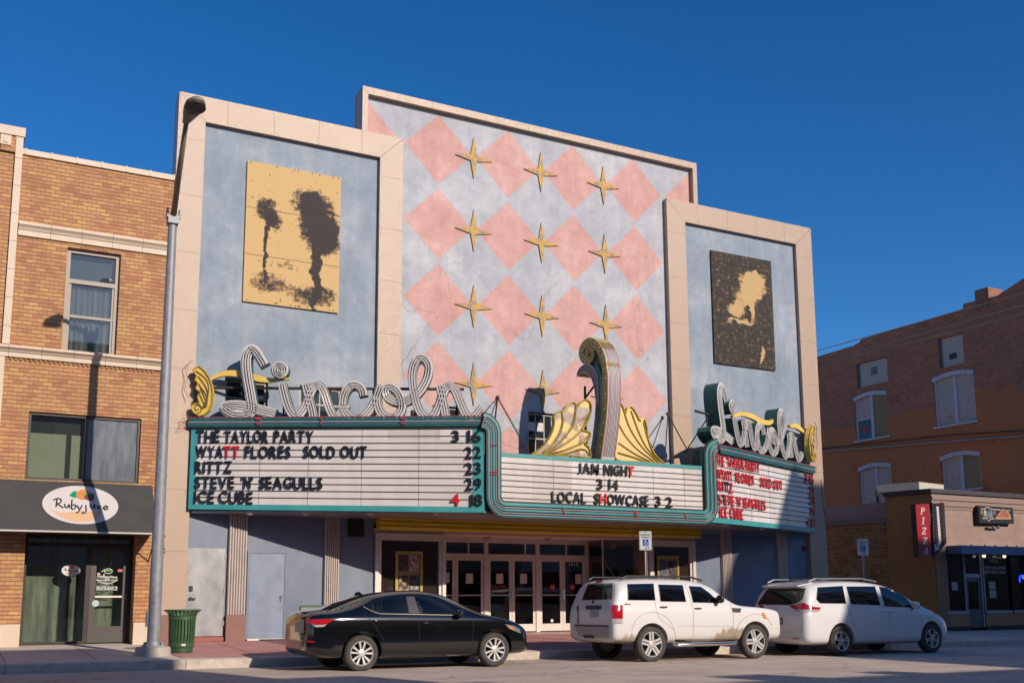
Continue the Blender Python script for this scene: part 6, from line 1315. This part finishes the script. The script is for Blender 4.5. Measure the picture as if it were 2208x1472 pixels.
# ================================================================== CARS
rubber = mat('tyre_rubber', (.035, .032, .030), .85, col2=(.075, .066, .058), vs=6)
rimm = mat('rim_alloy', (.62, .59, .57), .34, .45); rimdark = mat('rim_dark', (.015, .015, .016), .4); arch = mat('wheel_well', (.008, .008, .008), .9)
blackpaint = mat('black_car_paint', (.004, .0042, .005), .12, coat=1.)
whitepaint = mat('white_car_paint', (.66, .645, .64), .3, coat=.8)
def dirty_white():
    m, nt, b = nodes_of('dusty_white_car_paint'); sp = nt.nodes.new('ShaderNodeSeparateXYZ'); o = POS(nt); nt.links.new(o, sp.inputs[0])
    mp = nt.nodes.new('ShaderNodeMapping'); mp.inputs['Scale'].default_value = (9, 9, 2.2); nt.links.new(o, mp.inputs[0])
    n1 = noise(nt, mp.outputs[0], 1.1, 7, .7); n2 = noise(nt, o, 1.6, 5)
    lo = ramp(nt, sp.outputs[2], [(.30, (1, 1, 1)), (.80, (0, 0, 0))])
    dx = mathn(nt, 'DIVIDE', mathn(nt, 'SUBTRACT', sp.outputs[0], 15.35), .75); dx2 = mathn(nt, 'MULTIPLY', dx, dx); sp1 = mathn(nt, 'MAXIMUM', mathn(nt, 'SUBTRACT', 1, dx2), 0)
    ex_ = mathn(nt, 'DIVIDE', mathn(nt, 'SUBTRACT', sp.outputs[0], 12.55), .45); sp2 = mathn(nt, 'MAXIMUM', mathn(nt, 'SUBTRACT', 1, mathn(nt, 'MULTIPLY', ex_, ex_)), 0)
    k = mathn(nt, 'MULTIPLY', lo, mathn(nt, 'ADD', mathn(nt, 'MULTIPLY', sp1, .95), mathn(nt, 'ADD', mathn(nt, 'MULTIPLY', sp2, .6), .12)))
    k = mathn(nt, 'ADD', k, mathn(nt, 'MULTIPLY', mathn(nt, 'SUBTRACT', n1, .5), .9))
    col = mixc(nt, ramp(nt, k, [(.34, (0, 0, 0)), (.46, (.85, .85, .85))]), (.65, .63, .615), mixc(nt, n2, (.33, .24, .14), (.22, .15, .08)))
    col = mixc(nt, mathn(nt, 'MULTIPLY', ramp(nt, sp.outputs[2], [(.25, (1, 1, 1)), (.9, (0, 0, 0))]), .22), col, (.45, .37, .28))
    nt.links.new(col, b.inputs['Base Color']); b.inputs['Roughness'].default_value = .35; sset(b, 'Coat Weight', .6); sset(b, 'Coat Roughness', .08); return m
dirtypaint = dirty_white()
tintg = glass('tinted_car_glass', (.010, .011, .011), trans=.9, rough=.02, tcol=(.22, .24, .23)); palegl = glass('car_glass', (.02, .025, .024), trans=.93, rough=.02, tcol=(.74, .84, .79)); bluegl = glass('tinted_side_glass', (.012, .013, .016), trans=.9, rough=.02, tcol=(.30, .32, .32)); vangl = glass('van_side_glass', (.012, .013, .016), trans=.85, rough=.02, tcol=(.16, .18, .20))
interior = mat('car_interior', (.30, .29, .27), .8)
seatm = mat('seat_cloth', (.035, .033, .033), .9, col2=(.05, .047, .047), vs=20)
gasket = mat('black_gasket', (.010, .010, .010), .5); seamm = mat('panel_seam', (.02, .019, .018), .8); greyseam = mat('shallow_seam', (.16, .15, .145), .7)
tailred = mat('tail_lamp_red', (.42, .006, .012), .08, coat=1.); tailclear = mat('tail_lamp_clear', (.45, .40, .40), .08, coat=1.); amber = mat('amber_lens', (.75, .22, .02), .1, coat=1.); headl = mat('head_lamp_lens', (.22, .26, .30), .05, coat=1., metal=.3)
greyplast = mat('grey_plastic', (.045, .042, .04), .6); plate = mat('plate_face', (.25, .33, .36), .5, col2=(.45, .42, .32), vs=14); 
class Car:
    def __init__(s, name, label, X0, width, stations, paint, wb, R_, wz_=0):
        s.w2 = width / 2; s.yc = 18.49 + width / 2; s.X0 = X0; s.z0 = gz(X0 + wb / 2); s.wb = wb; s.R = R_
        s.t = thing(name, (X0 + wb / 2, s.yc, s.z0), label, 'car')
        rings = []
        for (x, w, zb, zs, wt, zt) in stations:
            h = min(1, max(.0, (zt - zs) / .3)); hs = zs - zb
            half = [(0, zb), (w * .55, zb), (w * .86, zb + .015), (w * .975, zb + .09), (w, zb + .30 * hs), (w * .998, zb + .66 * hs), (w * .985, zs - .07), (w * .955, zs - .0),
                    (w * .955 + (wt - w * .955) * .45 + .02 * h, zs + (zt - zs) * .48), (wt, zt - .075 * h - .005), (wt * .80, zt - .015 * h), (wt * .4, zt + .004), (0, zt + .008)]
            ring = [(x, -y, z) for y, z in half] + [(x, y, z) for y, z in half[-2:0:-1]]
            rings.append(ring)
        n = len(rings[0]); vs = [(X0 + x, s.yc + y, s.z0 + z) for r_ in rings for x, y, z in r_]
        fs = [(i * n + j, i * n + (j + 1) % n, (i + 1) * n + (j + 1) % n, (i + 1) * n + j) for i in range(len(rings) - 1) for j in range(n)] + [tuple(range(n - 1, -1, -1)), tuple(range((len(rings) - 1) * n, len(rings) * n))]
        b = MB(); b.add(vs, fs); tmp = b.build('tmp_body', [paint, arch], None, origin=(0, 0, 0))
        sd = tmp.modifiers.new('s', 'SUBSURF'); sd.levels = 3; sd.render_levels = 3
        cuts = []
        for x in (0, wb):
            for sgn in (-1, 1):
                c = MB(); c.lathe([(.001, -.28), (R_ + .055, -.28), (R_ + .055, .28), (.001, .28)], (X0 + x, s.yc + sgn * (s.w2 - .02), s.z0 + R_ + .01), 'y', 40, m=1)
                co = c.build('tmp_cut', [paint, arch], None, origin=(0, 0, 0)); cuts.append(co)
                bo_ = tmp.modifiers.new('b', 'BOOLEAN'); bo_.operation = 'DIFFERENCE'; bo_.object = co; bo_.solver = 'EXACT'
        dg = bpy.context.evaluated_depsgraph_get(); dg.update()
        me = bpy.data.meshes.new_from_object(tmp.evaluated_get(dg))
        for o in cuts + [tmp]: bpy.data.objects.remove(o)
        bm = bmesh.new(); bm.from_mesh(me); bmesh.ops.recalc_face_normals(bm, faces=bm.faces); s.bvh = BVHTree.FromBMesh(bm); bm.free()
        me.name = 'body'; me.transform(Matrix.Translation(-Vector((X0 + wb / 2, s.yc, s.z0)))); me.polygons.foreach_set('use_smooth', [True] * len(me.polygons))
        me.materials.clear(); [me.materials.append(q_) for q_ in (paint, arch, MATS['car_interior'])]
        s.body = bpy.data.objects.new('body', me); COL.objects.link(s.body); s.body.parent = s.t; ORG[s.body.name] = org(s.t); s.cuts = []; s.paint = paint
    def hit(s, px, py, off=.004):
        d = ray(px, py).normalized(); p, n, i, dist = s.bvh.ray_cast(CAM, d)
        if p is None:
            p, n, i, dist = s.bvh.find_nearest(Y(px, py, s.yc - s.w2 + .1))
        if n.dot(d) > 0: n = -n
        return p + n * off
    def patch(s, pts, off, cell=5.0):
        """a polygon given on the photograph, laid onto the bodywork"""
        bm = bmesh.new(); vs = [bm.verts.new((x, y, 0)) for x, y in pts]; bm.faces.new(vs)
        x0, x1 = min(p[0] for p in pts), max(p[0] for p in pts); y0, y1 = min(p[1] for p in pts), max(p[1] for p in pts)
        k = 1
        while x0 + k * cell < x1: bmesh.ops.bisect_plane(bm, geom=bm.verts[:] + bm.edges[:] + bm.faces[:], plane_co=(x0 + k * cell, 0, 0), plane_no=(1, 0, 0)); k += 1
        k = 1
        while y0 + k * cell < y1: bmesh.ops.bisect_plane(bm, geom=bm.verts[:] + bm.edges[:] + bm.faces[:], plane_co=(0, y0 + k * cell, 0), plane_no=(0, 1, 0)); k += 1
        bm.verts.index_update(); P = [s.hit(v.co.x, v.co.y, off) for v in bm.verts]; F = [[v.index for v in f.verts] for f in bm.faces]; bm.free(); return P, F
    def decal(s, name, pts, m, off=.005, parent=None, label=None, mirror=False, cell=5.0):
        P, F = s.patch(pts, off, cell); b = MB(); b.add(P, F); o = b.build(name, m, parent or s.t, smooth='all')
        if label: o['label'] = label
        if mirror:
            b = MB(); b.add([Vector((p.x, 2 * s.yc - p.y, p.z)) for p in P], F); b.build(name, m, parent or s.t, smooth='all')
        return o
    def window(s, pts, gm, rim=1.5):
        cx = sum(p[0] for p in pts) / len(pts); cy = sum(p[1] for p in pts) / len(pts)
        big = []
        for x, y in pts: d = math.hypot(x - cx, y - cy); big.append((x + (x - cx) / d * rim, y + (y - cy) / d * rim))
        g = s.decal('side_window', pts, gm, .009, mirror=True); s.cut(pts, 'y')
        for i in range(len(pts)):
            j = (i + 1) % len(pts); s.decal('window_gasket', [pts[i], pts[j], big[j], big[i]], gasket, .006, parent=g)
        return g
    def cut(s, pts, ax): s.cuts.append((ax, [s.hit(x, y, 0) for x, y in pts]))
    def finish(s, seats, zt):
        cs = []
        for ax, P in s.cuts:
            b = MB()
            if ax == 'y': b.prism([Vector((p.x, s.yc - s.w2 - .3, p.z)) for p in P], (0, 2 * s.w2 + .6, 0), 2)
            else: x0 = min(p.x for p in P) - .3; b.prism([Vector((x0, p.y, p.z)) for p in P], (1.5, 0, 0), 2)
            co = b.build('tmp_cut', [s.paint, arch, interior], None, origin=(0, 0, 0)); cs.append(co)
            m = s.body.modifiers.new('b', 'BOOLEAN'); m.operation = 'DIFFERENCE'; m.object = co; m.solver = 'EXACT'
        dg = bpy.context.evaluated_depsgraph_get(); dg.update()
        me = bpy.data.meshes.new_from_object(s.body.evaluated_get(dg)); old = s.body.data; s.body.modifiers.clear(); s.body.data = me; bpy.data.meshes.remove(old); me.name = 'body'
        for o in cs: bpy.data.objects.remove(o)
        me.polygons.foreach_set('use_smooth', [True] * len(me.polygons))
        md = s.body.modifiers.new('edges', 'EDGE_SPLIT'); md.split_angle = math.radians(32)
        for (x, y) in seats:
            c = Vector((s.X0 + x, s.yc + y, s.z0 + zt)); o = s.ell('seat', c, (.085, .24, .30), seatm); s.ell('headrest', c + Vector((-.03, 0, .33)), (.05, .13, .085), seatm, o)
    def line(s, name, pts, wd_=.5, m=None, off=.003, mirror=False):
        b = MB()
        if name == 'wheel_flare': pts = [(p.x, p.y) for p in spline([(x, y, 0) for x, y in pts], 5)]
        for (x0, y0), (x1, y1) in zip(pts[:-1], pts[1:]):
            L_ = math.hypot(x1 - x0, y1 - y0); nx, ny = -(y1 - y0) / L_ * wd_ / 2, (x1 - x0) / L_ * wd_ / 2; k = max(1, int(L_ / 4)); R0 = []
            for i in range(k + 1):
                t = i / k; x, y = x0 + (x1 - x0) * t, y0 + (y1 - y0) * t; R0 += [s.hit(x + nx, y + ny, off), s.hit(x - nx, y - ny, off)]
            b.add(R0, [(2 * i, 2 * i + 1, 2 * i + 3, 2 * i + 2) for i in range(k)])
        return b.build(name, m or seamm, s.t)
    def wheels(s, Rr, kind):
        for x in (0, s.wb):
            for sg in (-1, 1):
                yf = s.yc + sg * (s.w2 - .012); R_ = s.R; c = (s.X0 + x, yf, s.z0 + R_ - .004)
                f = lambda prof: [(r_, -sg * h) for r_, h in prof]
                b = MB(); b.lathe(f([(Rr + .006, .012), (Rr - .004, .0), (Rr - .018, .012), (Rr - .028, .13)]), c, 'y', 40); b.lathe(f([(Rr - .02, .11), (.001, .11)]), c, 'y', 32, m=1)
                b.lathe(f([(Rr * .62, .085), (Rr * .62, .08), (.08, .08)]), c, 'y', 28, m=2)
                C = Vector(c); out = Vector((0, sg, 0))
                def pol(r_, a, h): return C + Vector((r_ * math.cos(a), 0, r_ * math.sin(a))) - out * h
                def spoke(a, w0, w1, r0, r1, h0, h1, m=0, shift=0):
                    P = []
                    for (r_, w_, h) in ((r0, w0, h0), (r1, w1, h1)):
                        u = Vector((math.cos(a), 0, math.sin(a))); v = Vector((-math.sin(a), 0, math.cos(a)))
                        for q_ in (-1, 1): P.append(C + u * r_ + v * (q_ * w_ + shift) - out * h)
                    Q = [P[0], P[1], P[3], P[2]]; b.prism(Q, -out * .035, m)
                ph = random.uniform(0, 1.2)
                for k in range(5):
                    a = ph + k * 2 * PI / 5
                    if kind == 'v':
                        spoke(a - .26, .013, .020, .05, Rr - .012, .02, .012); spoke(a + .26, .013, .020, .05, Rr - .012, .02, .012)
                    elif kind == 'd':
                        spoke(a, .022, .024, .05, Rr - .012, .012, .008, 0, .034); spoke(a, .022, .024, .05, Rr - .012, .012, .008, 0, -.034)
                    else:
                        spoke(a, .028, .048, .04, Rr - .014, .022, .008); spoke(a, .008, .014, .09, Rr - .05, .0195, .0055, 1)
                b.lathe(f([(.078, .03), (.072, .008), (.03, .0), (.001, .0)]), c, 'y', 24)
                for k in range(5): b.ball(pol(.055, ph + k * 2 * PI / 5 + .6, .004), .010, 6, 1)
                w = b.build('wheel', [rimm, rimdark, MATS['wheel_well']], s.t, smooth=True)
                b = MB(); b.lathe(f([(Rr, .05), (Rr + .004, .014), (Rr + .022, -.004), (R_ - .045, -.002), (R_ - .015, .012), (R_, .04), (R_, .165), (R_ - .012, .195), (R_ - .04, .205), (Rr, .20)]), c, 'y', 48)
                b.build('tyre', rubber, w, smooth='all')
    def ell(s, name, c, r3, m, parent=None, n=14):
        b = MB(); c = Vector(c); k = 8
        vs = []; 
        for i in range(k + 1):
            for j in range(n):
                t, a = PI * i / k, 2 * PI * j / n; f = lambda v: math.copysign(abs(v) ** .7, v)
                vs.append(c + Vector((r3[0] * f(math.sin(t)) * f(math.cos(a)) if 0 < i < k else 0, r3[1] * f(math.sin(t)) * f(math.sin(a)) if 0 < i < k else 0, -r3[2] * f(math.cos(t)))))
        b.add(vs, [(i * n + j, i * n + (j + 1) % n, (i + 1) * n + (j + 1) % n, (i + 1) * n + j) for i in range(k) for j in range(n)])
        return b.build(name, m, parent or s.t, smooth='all')
    def mirror_(s, px, py, m, r3=(.075, .11, .075)):
        c = Y(px, py, s.yc - s.w2 - .06)
        for sg in (1, -1):
            y = c.y if sg > 0 else 2 * s.yc - c.y
            o = s.ell('side_mirror', (c.x, y, c.z), r3, m); b = MB(); b.tube([(c.x, y, c.z - .05), (c.x + .02, y + sg * .2, c.z - .09)], .03, 6); b.build('mirror_arm', gasket, o)
    def handle(s, px, py, m, ln=.085):
        p = s.hit(px, py, .012)
        for sg in (1, -1): s.ell('door_handle', (p.x, p.y if sg > 0 else 2 * s.yc - p.y, p.z), (ln, .022, .018), m)

# ---- black sedan
def p4(*a): return [(600 + x / 3.943, 1230 + y / 3.943) for x, y in a]
CB = Car('black_sedan', 'glossy black sedan parked at the kerb in front of the cinema', 6.74, 1.815, [
    (-1.0, .56, .42, .76, .40, .82), (-.985, .70, .35, .88, .54, .95), (-.93, .80, .29, .965, .62, 1.07), (-.72, .88, .24, .99, .65, 1.10), (-.40, .905, .21, 1.0, .63, 1.135), (-.05, .907, .20, 1.0, .59, 1.27),
    (.40, .907, .195, .995, .56, 1.40), (.9, .907, .19, .985, .56, 1.452), (1.4, .907, .19, .975, .565, 1.455), (1.8, .907, .19, .97, .575, 1.39), (2.15, .907, .19, .965, .60, 1.235), (2.45, .907, .195, .955, .65, 1.055), (2.72, .905, .20, .935, .68, .975),
    (3.02, .89, .20, .885, .66, .925), (3.28, .85, .21, .80, .62, .845), (3.46, .78, .22, .70, .55, .745), (3.56, .66, .24, .60, .44, .63), (3.60, .50, .28, .52, .34, .55)], blackpaint, 2.712, .324)
CB.wheels(.222, 'v')
for q_ in (p4((768, 300), (845, 250), (862, 352), (805, 332)), p4((872, 245), (1080, 219), (1108, 360), (884, 358)), p4((1160, 222), (1280, 230), (1405, 282), (1500, 350), (1498, 372), (1206, 366))): CB.window(q_, palegl)
CB.line('window_chrome', p4((722, 306), (790, 342), (860, 366), (1120, 371), (1515, 378)), 1.0, mat('satin_trim', (.55, .47, .30), .4, .3), .011)
CB.decal('b_pillar', p4((1086, 220), (1155, 222), (1200, 366), (1114, 362)), mat('grey_pillar', (.09, .08, .08), .25, coat=.5), .010)
CB.decal('rear_window', p4((365, 322), (455, 282), (740, 198), (700, 222), (520, 290), (420, 345)), mat('dark_rear_glass', (.014, .016, .015), .03, coat=.6), .008)
CB.decal('plate_recess', p4((142, 415), (238, 415), (232, 548), (138, 545)), blackpaint, .007)
for q_ in (p4((1112, 368), (1190, 400), (1200, 520), (1196, 690)), p4((1640, 385), (1660, 470), (1652, 600), (1648, 690)), p4((720, 306), (735, 370), (800, 430), (880, 560), (905, 600)), p4((930, 690), (1200, 690), (1650, 690))): CB.line('panel_seam', q_, .6, seamm)
CB.decal('tail_lamp', p4((232, 412), (330, 412), (475, 408), (425, 445), (375, 458), (275, 455), (240, 445)), tailred, .010); CB.decal('tail_lamp_clear', p4((290, 459), (380, 459), (415, 450), (385, 475), (320, 478)), tailclear, .011)
CB.decal('rear_reflector', p4((218, 590), (285, 592), (318, 602), (285, 610), (218, 606)), tailred, .009)
CB.decal('license_plate', p4((152, 432), (228, 436), (222, 524), (146, 518)), mat('plate_grey', (.30, .30, .31), .4), .014)
CB.decal('rear_light_strip', p4((150, 362), (206, 358), (206, 408), (146, 408)), mat('brown_chrome', (.20, .15, .10), .2, .7), .010)
CB.decal('head_lamp', p4((1925, 452), (2000, 465), (2050, 495), (2060, 530), (2010, 512), (1960, 490)), headl, .010); CB.decal('amber_lamp', p4((1945, 468), (1985, 475), (2012, 508), (1968, 490)), amber, .014)
CB.decal('sill_trim', p4((905, 700), (1700, 700), (1660, 735), (890, 745)), greyplast, .006)
CB.decal('rear_valance', p4((110, 655), (190, 670), (260, 705), (400, 745), (240, 720), (150, 690)), greyplast, .006)
CB.handle(600 + 838 / 3.943, 1230 + 425 / 3.943, blackpaint); CB.handle(600 + 1262 / 3.943, 1230 + 442 / 3.943, blackpaint)
CB.finish(((1.28, -.36), (1.28, .36), (.35, -.42), (.35, .42)), .90)
CB.mirror_(600 + 1545 / 3.943, 1230 + 362 / 3.943, blackpaint, (.08, .10, .065))
b = MB(); p = Vector((6.74 + .25, CB.yc, CB.z0 + 1.375)); b.prism([p + Vector((-.10, 0, -.02)), p + Vector((.08, 0, 0)), p + Vector((.0, 0, .06)), p + Vector((-.07, 0, .05))], (0, .03, 0)); b.build('roof_antenna', blackpaint, CB.t)
# ---- white boxy four-wheel drive
def p5(*a): return [(1200 + x / 4.416, 1200 + y / 4.416) for x, y in a]
CS = Car('white_suv', 'mud splashed white boxy SUV with roof rails, parked between the black sedan and the minivan', 13.15, 1.857, [
    (-.97, .72, .52, .86, .62, .92), (-.95, .85, .44, 1.05, .70, 1.10), (-.90, .905, .41, 1.125, .74, 1.28), (-.80, .92, .40, 1.14, .755, 1.55), (-.70, .925, .39, 1.145, .765, 1.69), (-.45, .927, .37, 1.145, .77, 1.735), (.3, .928, .36, 1.14, .77, 1.755), (1.1, .928, .36, 1.135, .77, 1.745),
    (1.62, .928, .36, 1.13, .76, 1.68), (1.95, .928, .36, 1.13, .75, 1.50), (2.25, .928, .36, 1.125, .76, 1.27), (2.42, .928, .36, 1.115, .80, 1.165), (2.8, .925, .37, 1.09, .82, 1.14), (3.2, .92, .37, 1.06, .82, 1.105), (3.42, .905, .37, 1.02, .79, 1.075), (3.53, .89, .38, 1.0, .78, 1.05), (3.575, .86, .40, .95, .74, .99), (3.59, .80, .44, .88, .66, .92)], dirtypaint, 2.80, .372)
CS.wheels(.262, 'd')
for q_ in (p5((678, 262), (918, 258), (936, 410), (684, 408)), p5((972, 266), (1196, 272), (1228, 424), (994, 420)), p5((1264, 280), (1375, 290), (1450, 345), (1530, 420), (1532, 436), (1304, 430))): CS.window(q_, bluegl)
CS.decal('rear_window', p5((300, 258), (540, 252), (528, 404), (242, 412)), tintg, .010)
for q_ in (p5((938, 415), (950, 520), (985, 590), (1120, 690)), p5((1222, 255), (1270, 380), (1305, 520), (1300, 775)), p5((1655, 450), (1685, 560), (1680, 775))): CS.line('panel_seam', q_, .55, greyseam)
for q_ in (p5((1140, 655), (1660, 660)), p5((555, 250), (545, 420), (528, 460))): CS.line('body_crease', q_, .5, greyseam)
CS.decal('tail_lamp', p5((530, 458), (628, 458), (628, 585), (530, 585)), tailred, .016); CS.decal('reverse_lamp', p5((533, 588), (626, 588), (626, 632), (533, 632)), tailclear, .016); CS.decal('tail_lamp', p5((196, 470), (212, 466), (212, 630), (200, 630)), tailred, .014)
CS.decal('brake_lamp', p5((380, 228), (445, 224), (440, 242), (378, 246)), tailred, .012)
CS.decal('number_plate_recess', p5((282, 462), (430, 462), (430, 498), (282, 500)), greyplast, .012); CS.decal('license_plate', p5((322, 508), (402, 506), (396, 572), (318, 572)), plate, .014)
CS.decal('rear_bumper', p5((180, 658), (495, 668), (505, 772), (300, 765), (215, 745)), mat('grey_bumper', (.36, .34, .32), .5), .020); CS.decal('tow_recess', p5((258, 740), (360, 742), (375, 772), (270, 768)), blk, .026)
CS.decal('bumper_gap', p5((176, 642), (500, 652), (500, 664), (178, 656)), blk, .018)
CS.line('wheel_flare', p5((715, 700), (745, 620), (800, 560), (880, 528), (960, 530), (1040, 570), (1100, 640), (1128, 730), (1132, 775)), .7, greyseam); CS.line('wheel_flare', p5((1700, 775), (1715, 690), (1760, 610), (1830, 560), (1920, 545), (2000, 580), (2050, 650)), .7, greyseam)
CS.decal('side_vent', p5((1668, 486), (1758, 490), (1748, 528), (1682, 526)), blk, .010); CS.decal('amber_lamp', p5((1952, 528), (1978, 535), (2000, 590), (1972, 580)), amber, .012)
CS.decal('sill_trim', p5((1130, 782), (1760, 785), (1750, 830), (1120, 835)), greyplast, .006)
CS.handle(1200 + 1018 / 4.416, 1200 + 478 / 4.416, greyplast, .10); CS.handle(1200 + 1345 / 4.416, 1200 + 491 / 4.416, greyplast, .10)
CS.cut(p5((306, 266), (534, 260), (522, 398), (250, 406)), 'x'); CS.finish(((1.25, -.38), (1.25, .38), (.42, -.42), (.42, .42)), 1.12)
CS.mirror_(1200 + 1560 / 4.416, 1200 + 400 / 4.416, blk, (.06, .10, .09))
for sg in (-1, 1):
    b = MB(); b.tube([(13.15 - .55, CS.yc + sg * .66, CS.z0 + 1.73), (13.15 - .45, CS.yc + sg * .66, CS.z0 + 1.785), (13.15 + 1.2, CS.yc + sg * .66, CS.z0 + 1.785), (13.15 + 1.55, CS.yc + sg * .66, CS.z0 + 1.70)], .022, 8); b.build('roof_rail', blk, CS.t)
    b = MB(); b.tube([(13.15 + .52, CS.yc + sg * .93, CS.z0 + .37), (13.15 + .62, CS.yc + sg * .98, CS.z0 + .345), (13.15 + 2.15, CS.yc + sg * .98, CS.z0 + .345), (13.15 + 2.25, CS.yc + sg * .93, CS.z0 + .37)], .042, 10); b.build('running_board', chrome, CS.t, smooth='all')
b = MB(); b.tube([(13.15 - .42, CS.yc - .25, CS.z0 + 1.74), (13.15 - .70, CS.yc - .25, CS.z0 + 2.05)], .006, 5); b.build('aerial', blk, CS.t)
b = MB(); e0 = CS.hit(1200 + 352 / 4.416, 1200 + 430 / 4.416, .02); b.ball(e0, .03, 6); b.build('wiper_hub', blk, CS.t)
b = MB(); w0 = CS.hit(1346, 1303.5, .006); w1 = CS.hit(1361, 1304, .006); letter(b, '4X4', w0, (w1 - w0).normalized(), EZ, .15, .035, .003, bold=.02); b.build('drive_badge', greyplast, CS.t)
# ---- white minivan
def p6(*a): return [(1600 + x / 4.6, 1200 + y / 4.6) for x, y in a]
CV = Car('white_minivan', 'clean white minivan, rightmost of the parked cars, its front in shade', 18.54, 1.985, [
    (-1.10, .72, .40, .78, .56, .84), (-1.08, .88, .33, .96, .70, 1.02), (-1.0, .96, .29, 1.04, .77, 1.24), (-.90, .985, .27, 1.06, .79, 1.50), (-.80, .99, .26, 1.07, .80, 1.645), (-.55, .992, .25, 1.07, .80, 1.725), (.2, .993, .24, 1.065, .81, 1.76), (1.0, .993, .23, 1.06, .81, 1.755),
    (1.7, .993, .23, 1.05, .80, 1.69), (2.2, .993, .23, 1.04, .78, 1.54), (2.6, .993, .23, 1.03, .77, 1.345), (2.95, .99, .23, 1.01, .79, 1.165), (3.25, .97, .24, .95, .79, 1.03), (3.55, .92, .24, .84, .74, .91), (3.75, .84, .25, .72, .66, .77), (3.86, .72, .27, .60, .54, .64), (3.90, .56, .32, .52, .40, .55)], whitepaint, 3.03, .352)
CV.wheels(.228, 's')
for q_ in (p6((752, 306), (992, 292), (1026, 460), (778, 456), (742, 420)), p6((1038, 296), (1312, 296), (1366, 476), (1086, 464)), p6((1362, 298), (1480, 316), (1595, 384), (1670, 470), (1680, 498), (1424, 486))): CV.window(q_, vangl)
CV.decal('rear_window', p6((258, 318), (632, 312), (600, 420), (560, 452), (470, 478), (150, 470)), mat('dark_rear_glass', (.014, .016, .015), .03, coat=.6), .010)
CV.decal('tail_lamp', p6((470, 485), (612, 455), (690, 492), (785, 502), (765, 522), (600, 520), (520, 520)), tailred, .014); CV.decal('tail_lamp_clear', p6((515, 524), (620, 523), (775, 524), (765, 545), (620, 548), (530, 542)), tailclear, .013); CV.decal('tail_lamp', p6((168, 476), (216, 482), (208, 512), (172, 498)), tailred, .014)
for q_ in (p6((1035, 470), (1090, 600), (1150, 750), (1180, 848), (1780, 852)), p6((1405, 480), (1460, 560), (1468, 720), (1466, 850)), p6((1775, 570), (1785, 700), (1780, 850)), p6((598, 540), (610, 640), (590, 740)), p6((340, 742), (590, 742))): CV.line('panel_seam', q_, .55, greyseam)
CV.decal('license_plate', p6((305, 605), (405, 602), (405, 668), (305, 668)), blk, .012); CV.decal('plate_face', p6((315, 612), (397, 610), (397, 655), (315, 657)), plate, .016)
CV.decal('rear_reflector', p6((508, 802), (572, 806), (572, 813), (508, 812)), tailred, .010)
b = MB(); e0 = CV.hit(1600 + 333 / 4.6, 1200 + 523 / 4.6, .02); b.tube([e0 + Vector((0, .055 * math.cos(t * PI / 8), .04 * math.sin(t * PI / 8))) for t in range(16)], .007, 5, closed=True); b.tube([e0 + Vector((0, .02 * math.cos(t * PI / 8), .04 * math.sin(t * PI / 8))) for t in range(16)], .005, 4, closed=True); b.tube([e0 + Vector((0, .045 * math.cos(t * PI / 8), .022 + .016 * math.sin(t * PI / 8))) for t in range(16)], .005, 4, closed=True); b.build('oval_badge', chrome, CV.t)
CV.handle(1600 + 1395 / 4.6, 1200 + 537 / 4.6, whitepaint, .10); CV.handle(1600 + 1490 / 4.6, 1200 + 543 / 4.6, whitepaint, .10)
CV.finish(((1.75, -.42), (1.75, .42), (.75, -.45), (.75, .45)), 1.08)
CV.mirror_(1600 + 1722 / 4.6, 1200 + 478 / 4.6, whitepaint, (.07, .11, .09))
CV.decal('head_lamp', p6((1870, 520), (1960, 560), (1995, 590), (1960, 590), (1910, 560)), headl, .012)
for sg in (-1, 1):
    b = MB(); b.tube([(18.54 - .70, CV.yc + sg * .70, CV.z0 + 1.715), (18.54 - .5, CV.yc + sg * .70, CV.z0 + 1.79), (18.54 + 1.0, CV.yc + sg * .70, CV.z0 + 1.80), (18.54 + 1.5, CV.yc + sg * .70, CV.z0 + 1.73)], .018, 8); b.build('roof_rail', mat('silver_rail', (.30, .30, .31), .35, .6), CV.t)
for x in (.0, .9): b = MB(); b.tube([(18.54 + x, CV.yc - .7, CV.z0 + 1.80), (18.54 + x, CV.yc + .7, CV.z0 + 1.80)], .015, 6); b.build('cross_bar', greyplast, CV.t)
b = MB(); x = 18.54 - .86; b.prism([(x - .10, CV.yc - .62, CV.z0 + 1.60), (x + .3, CV.yc - .70, CV.z0 + 1.675), (x + .3, CV.yc + .70, CV.z0 + 1.675), (x - .10, CV.yc + .62, CV.z0 + 1.60)], (0, 0, .035)); b.build('rear_spoiler', whitepaint, CV.t, bevel=.012)
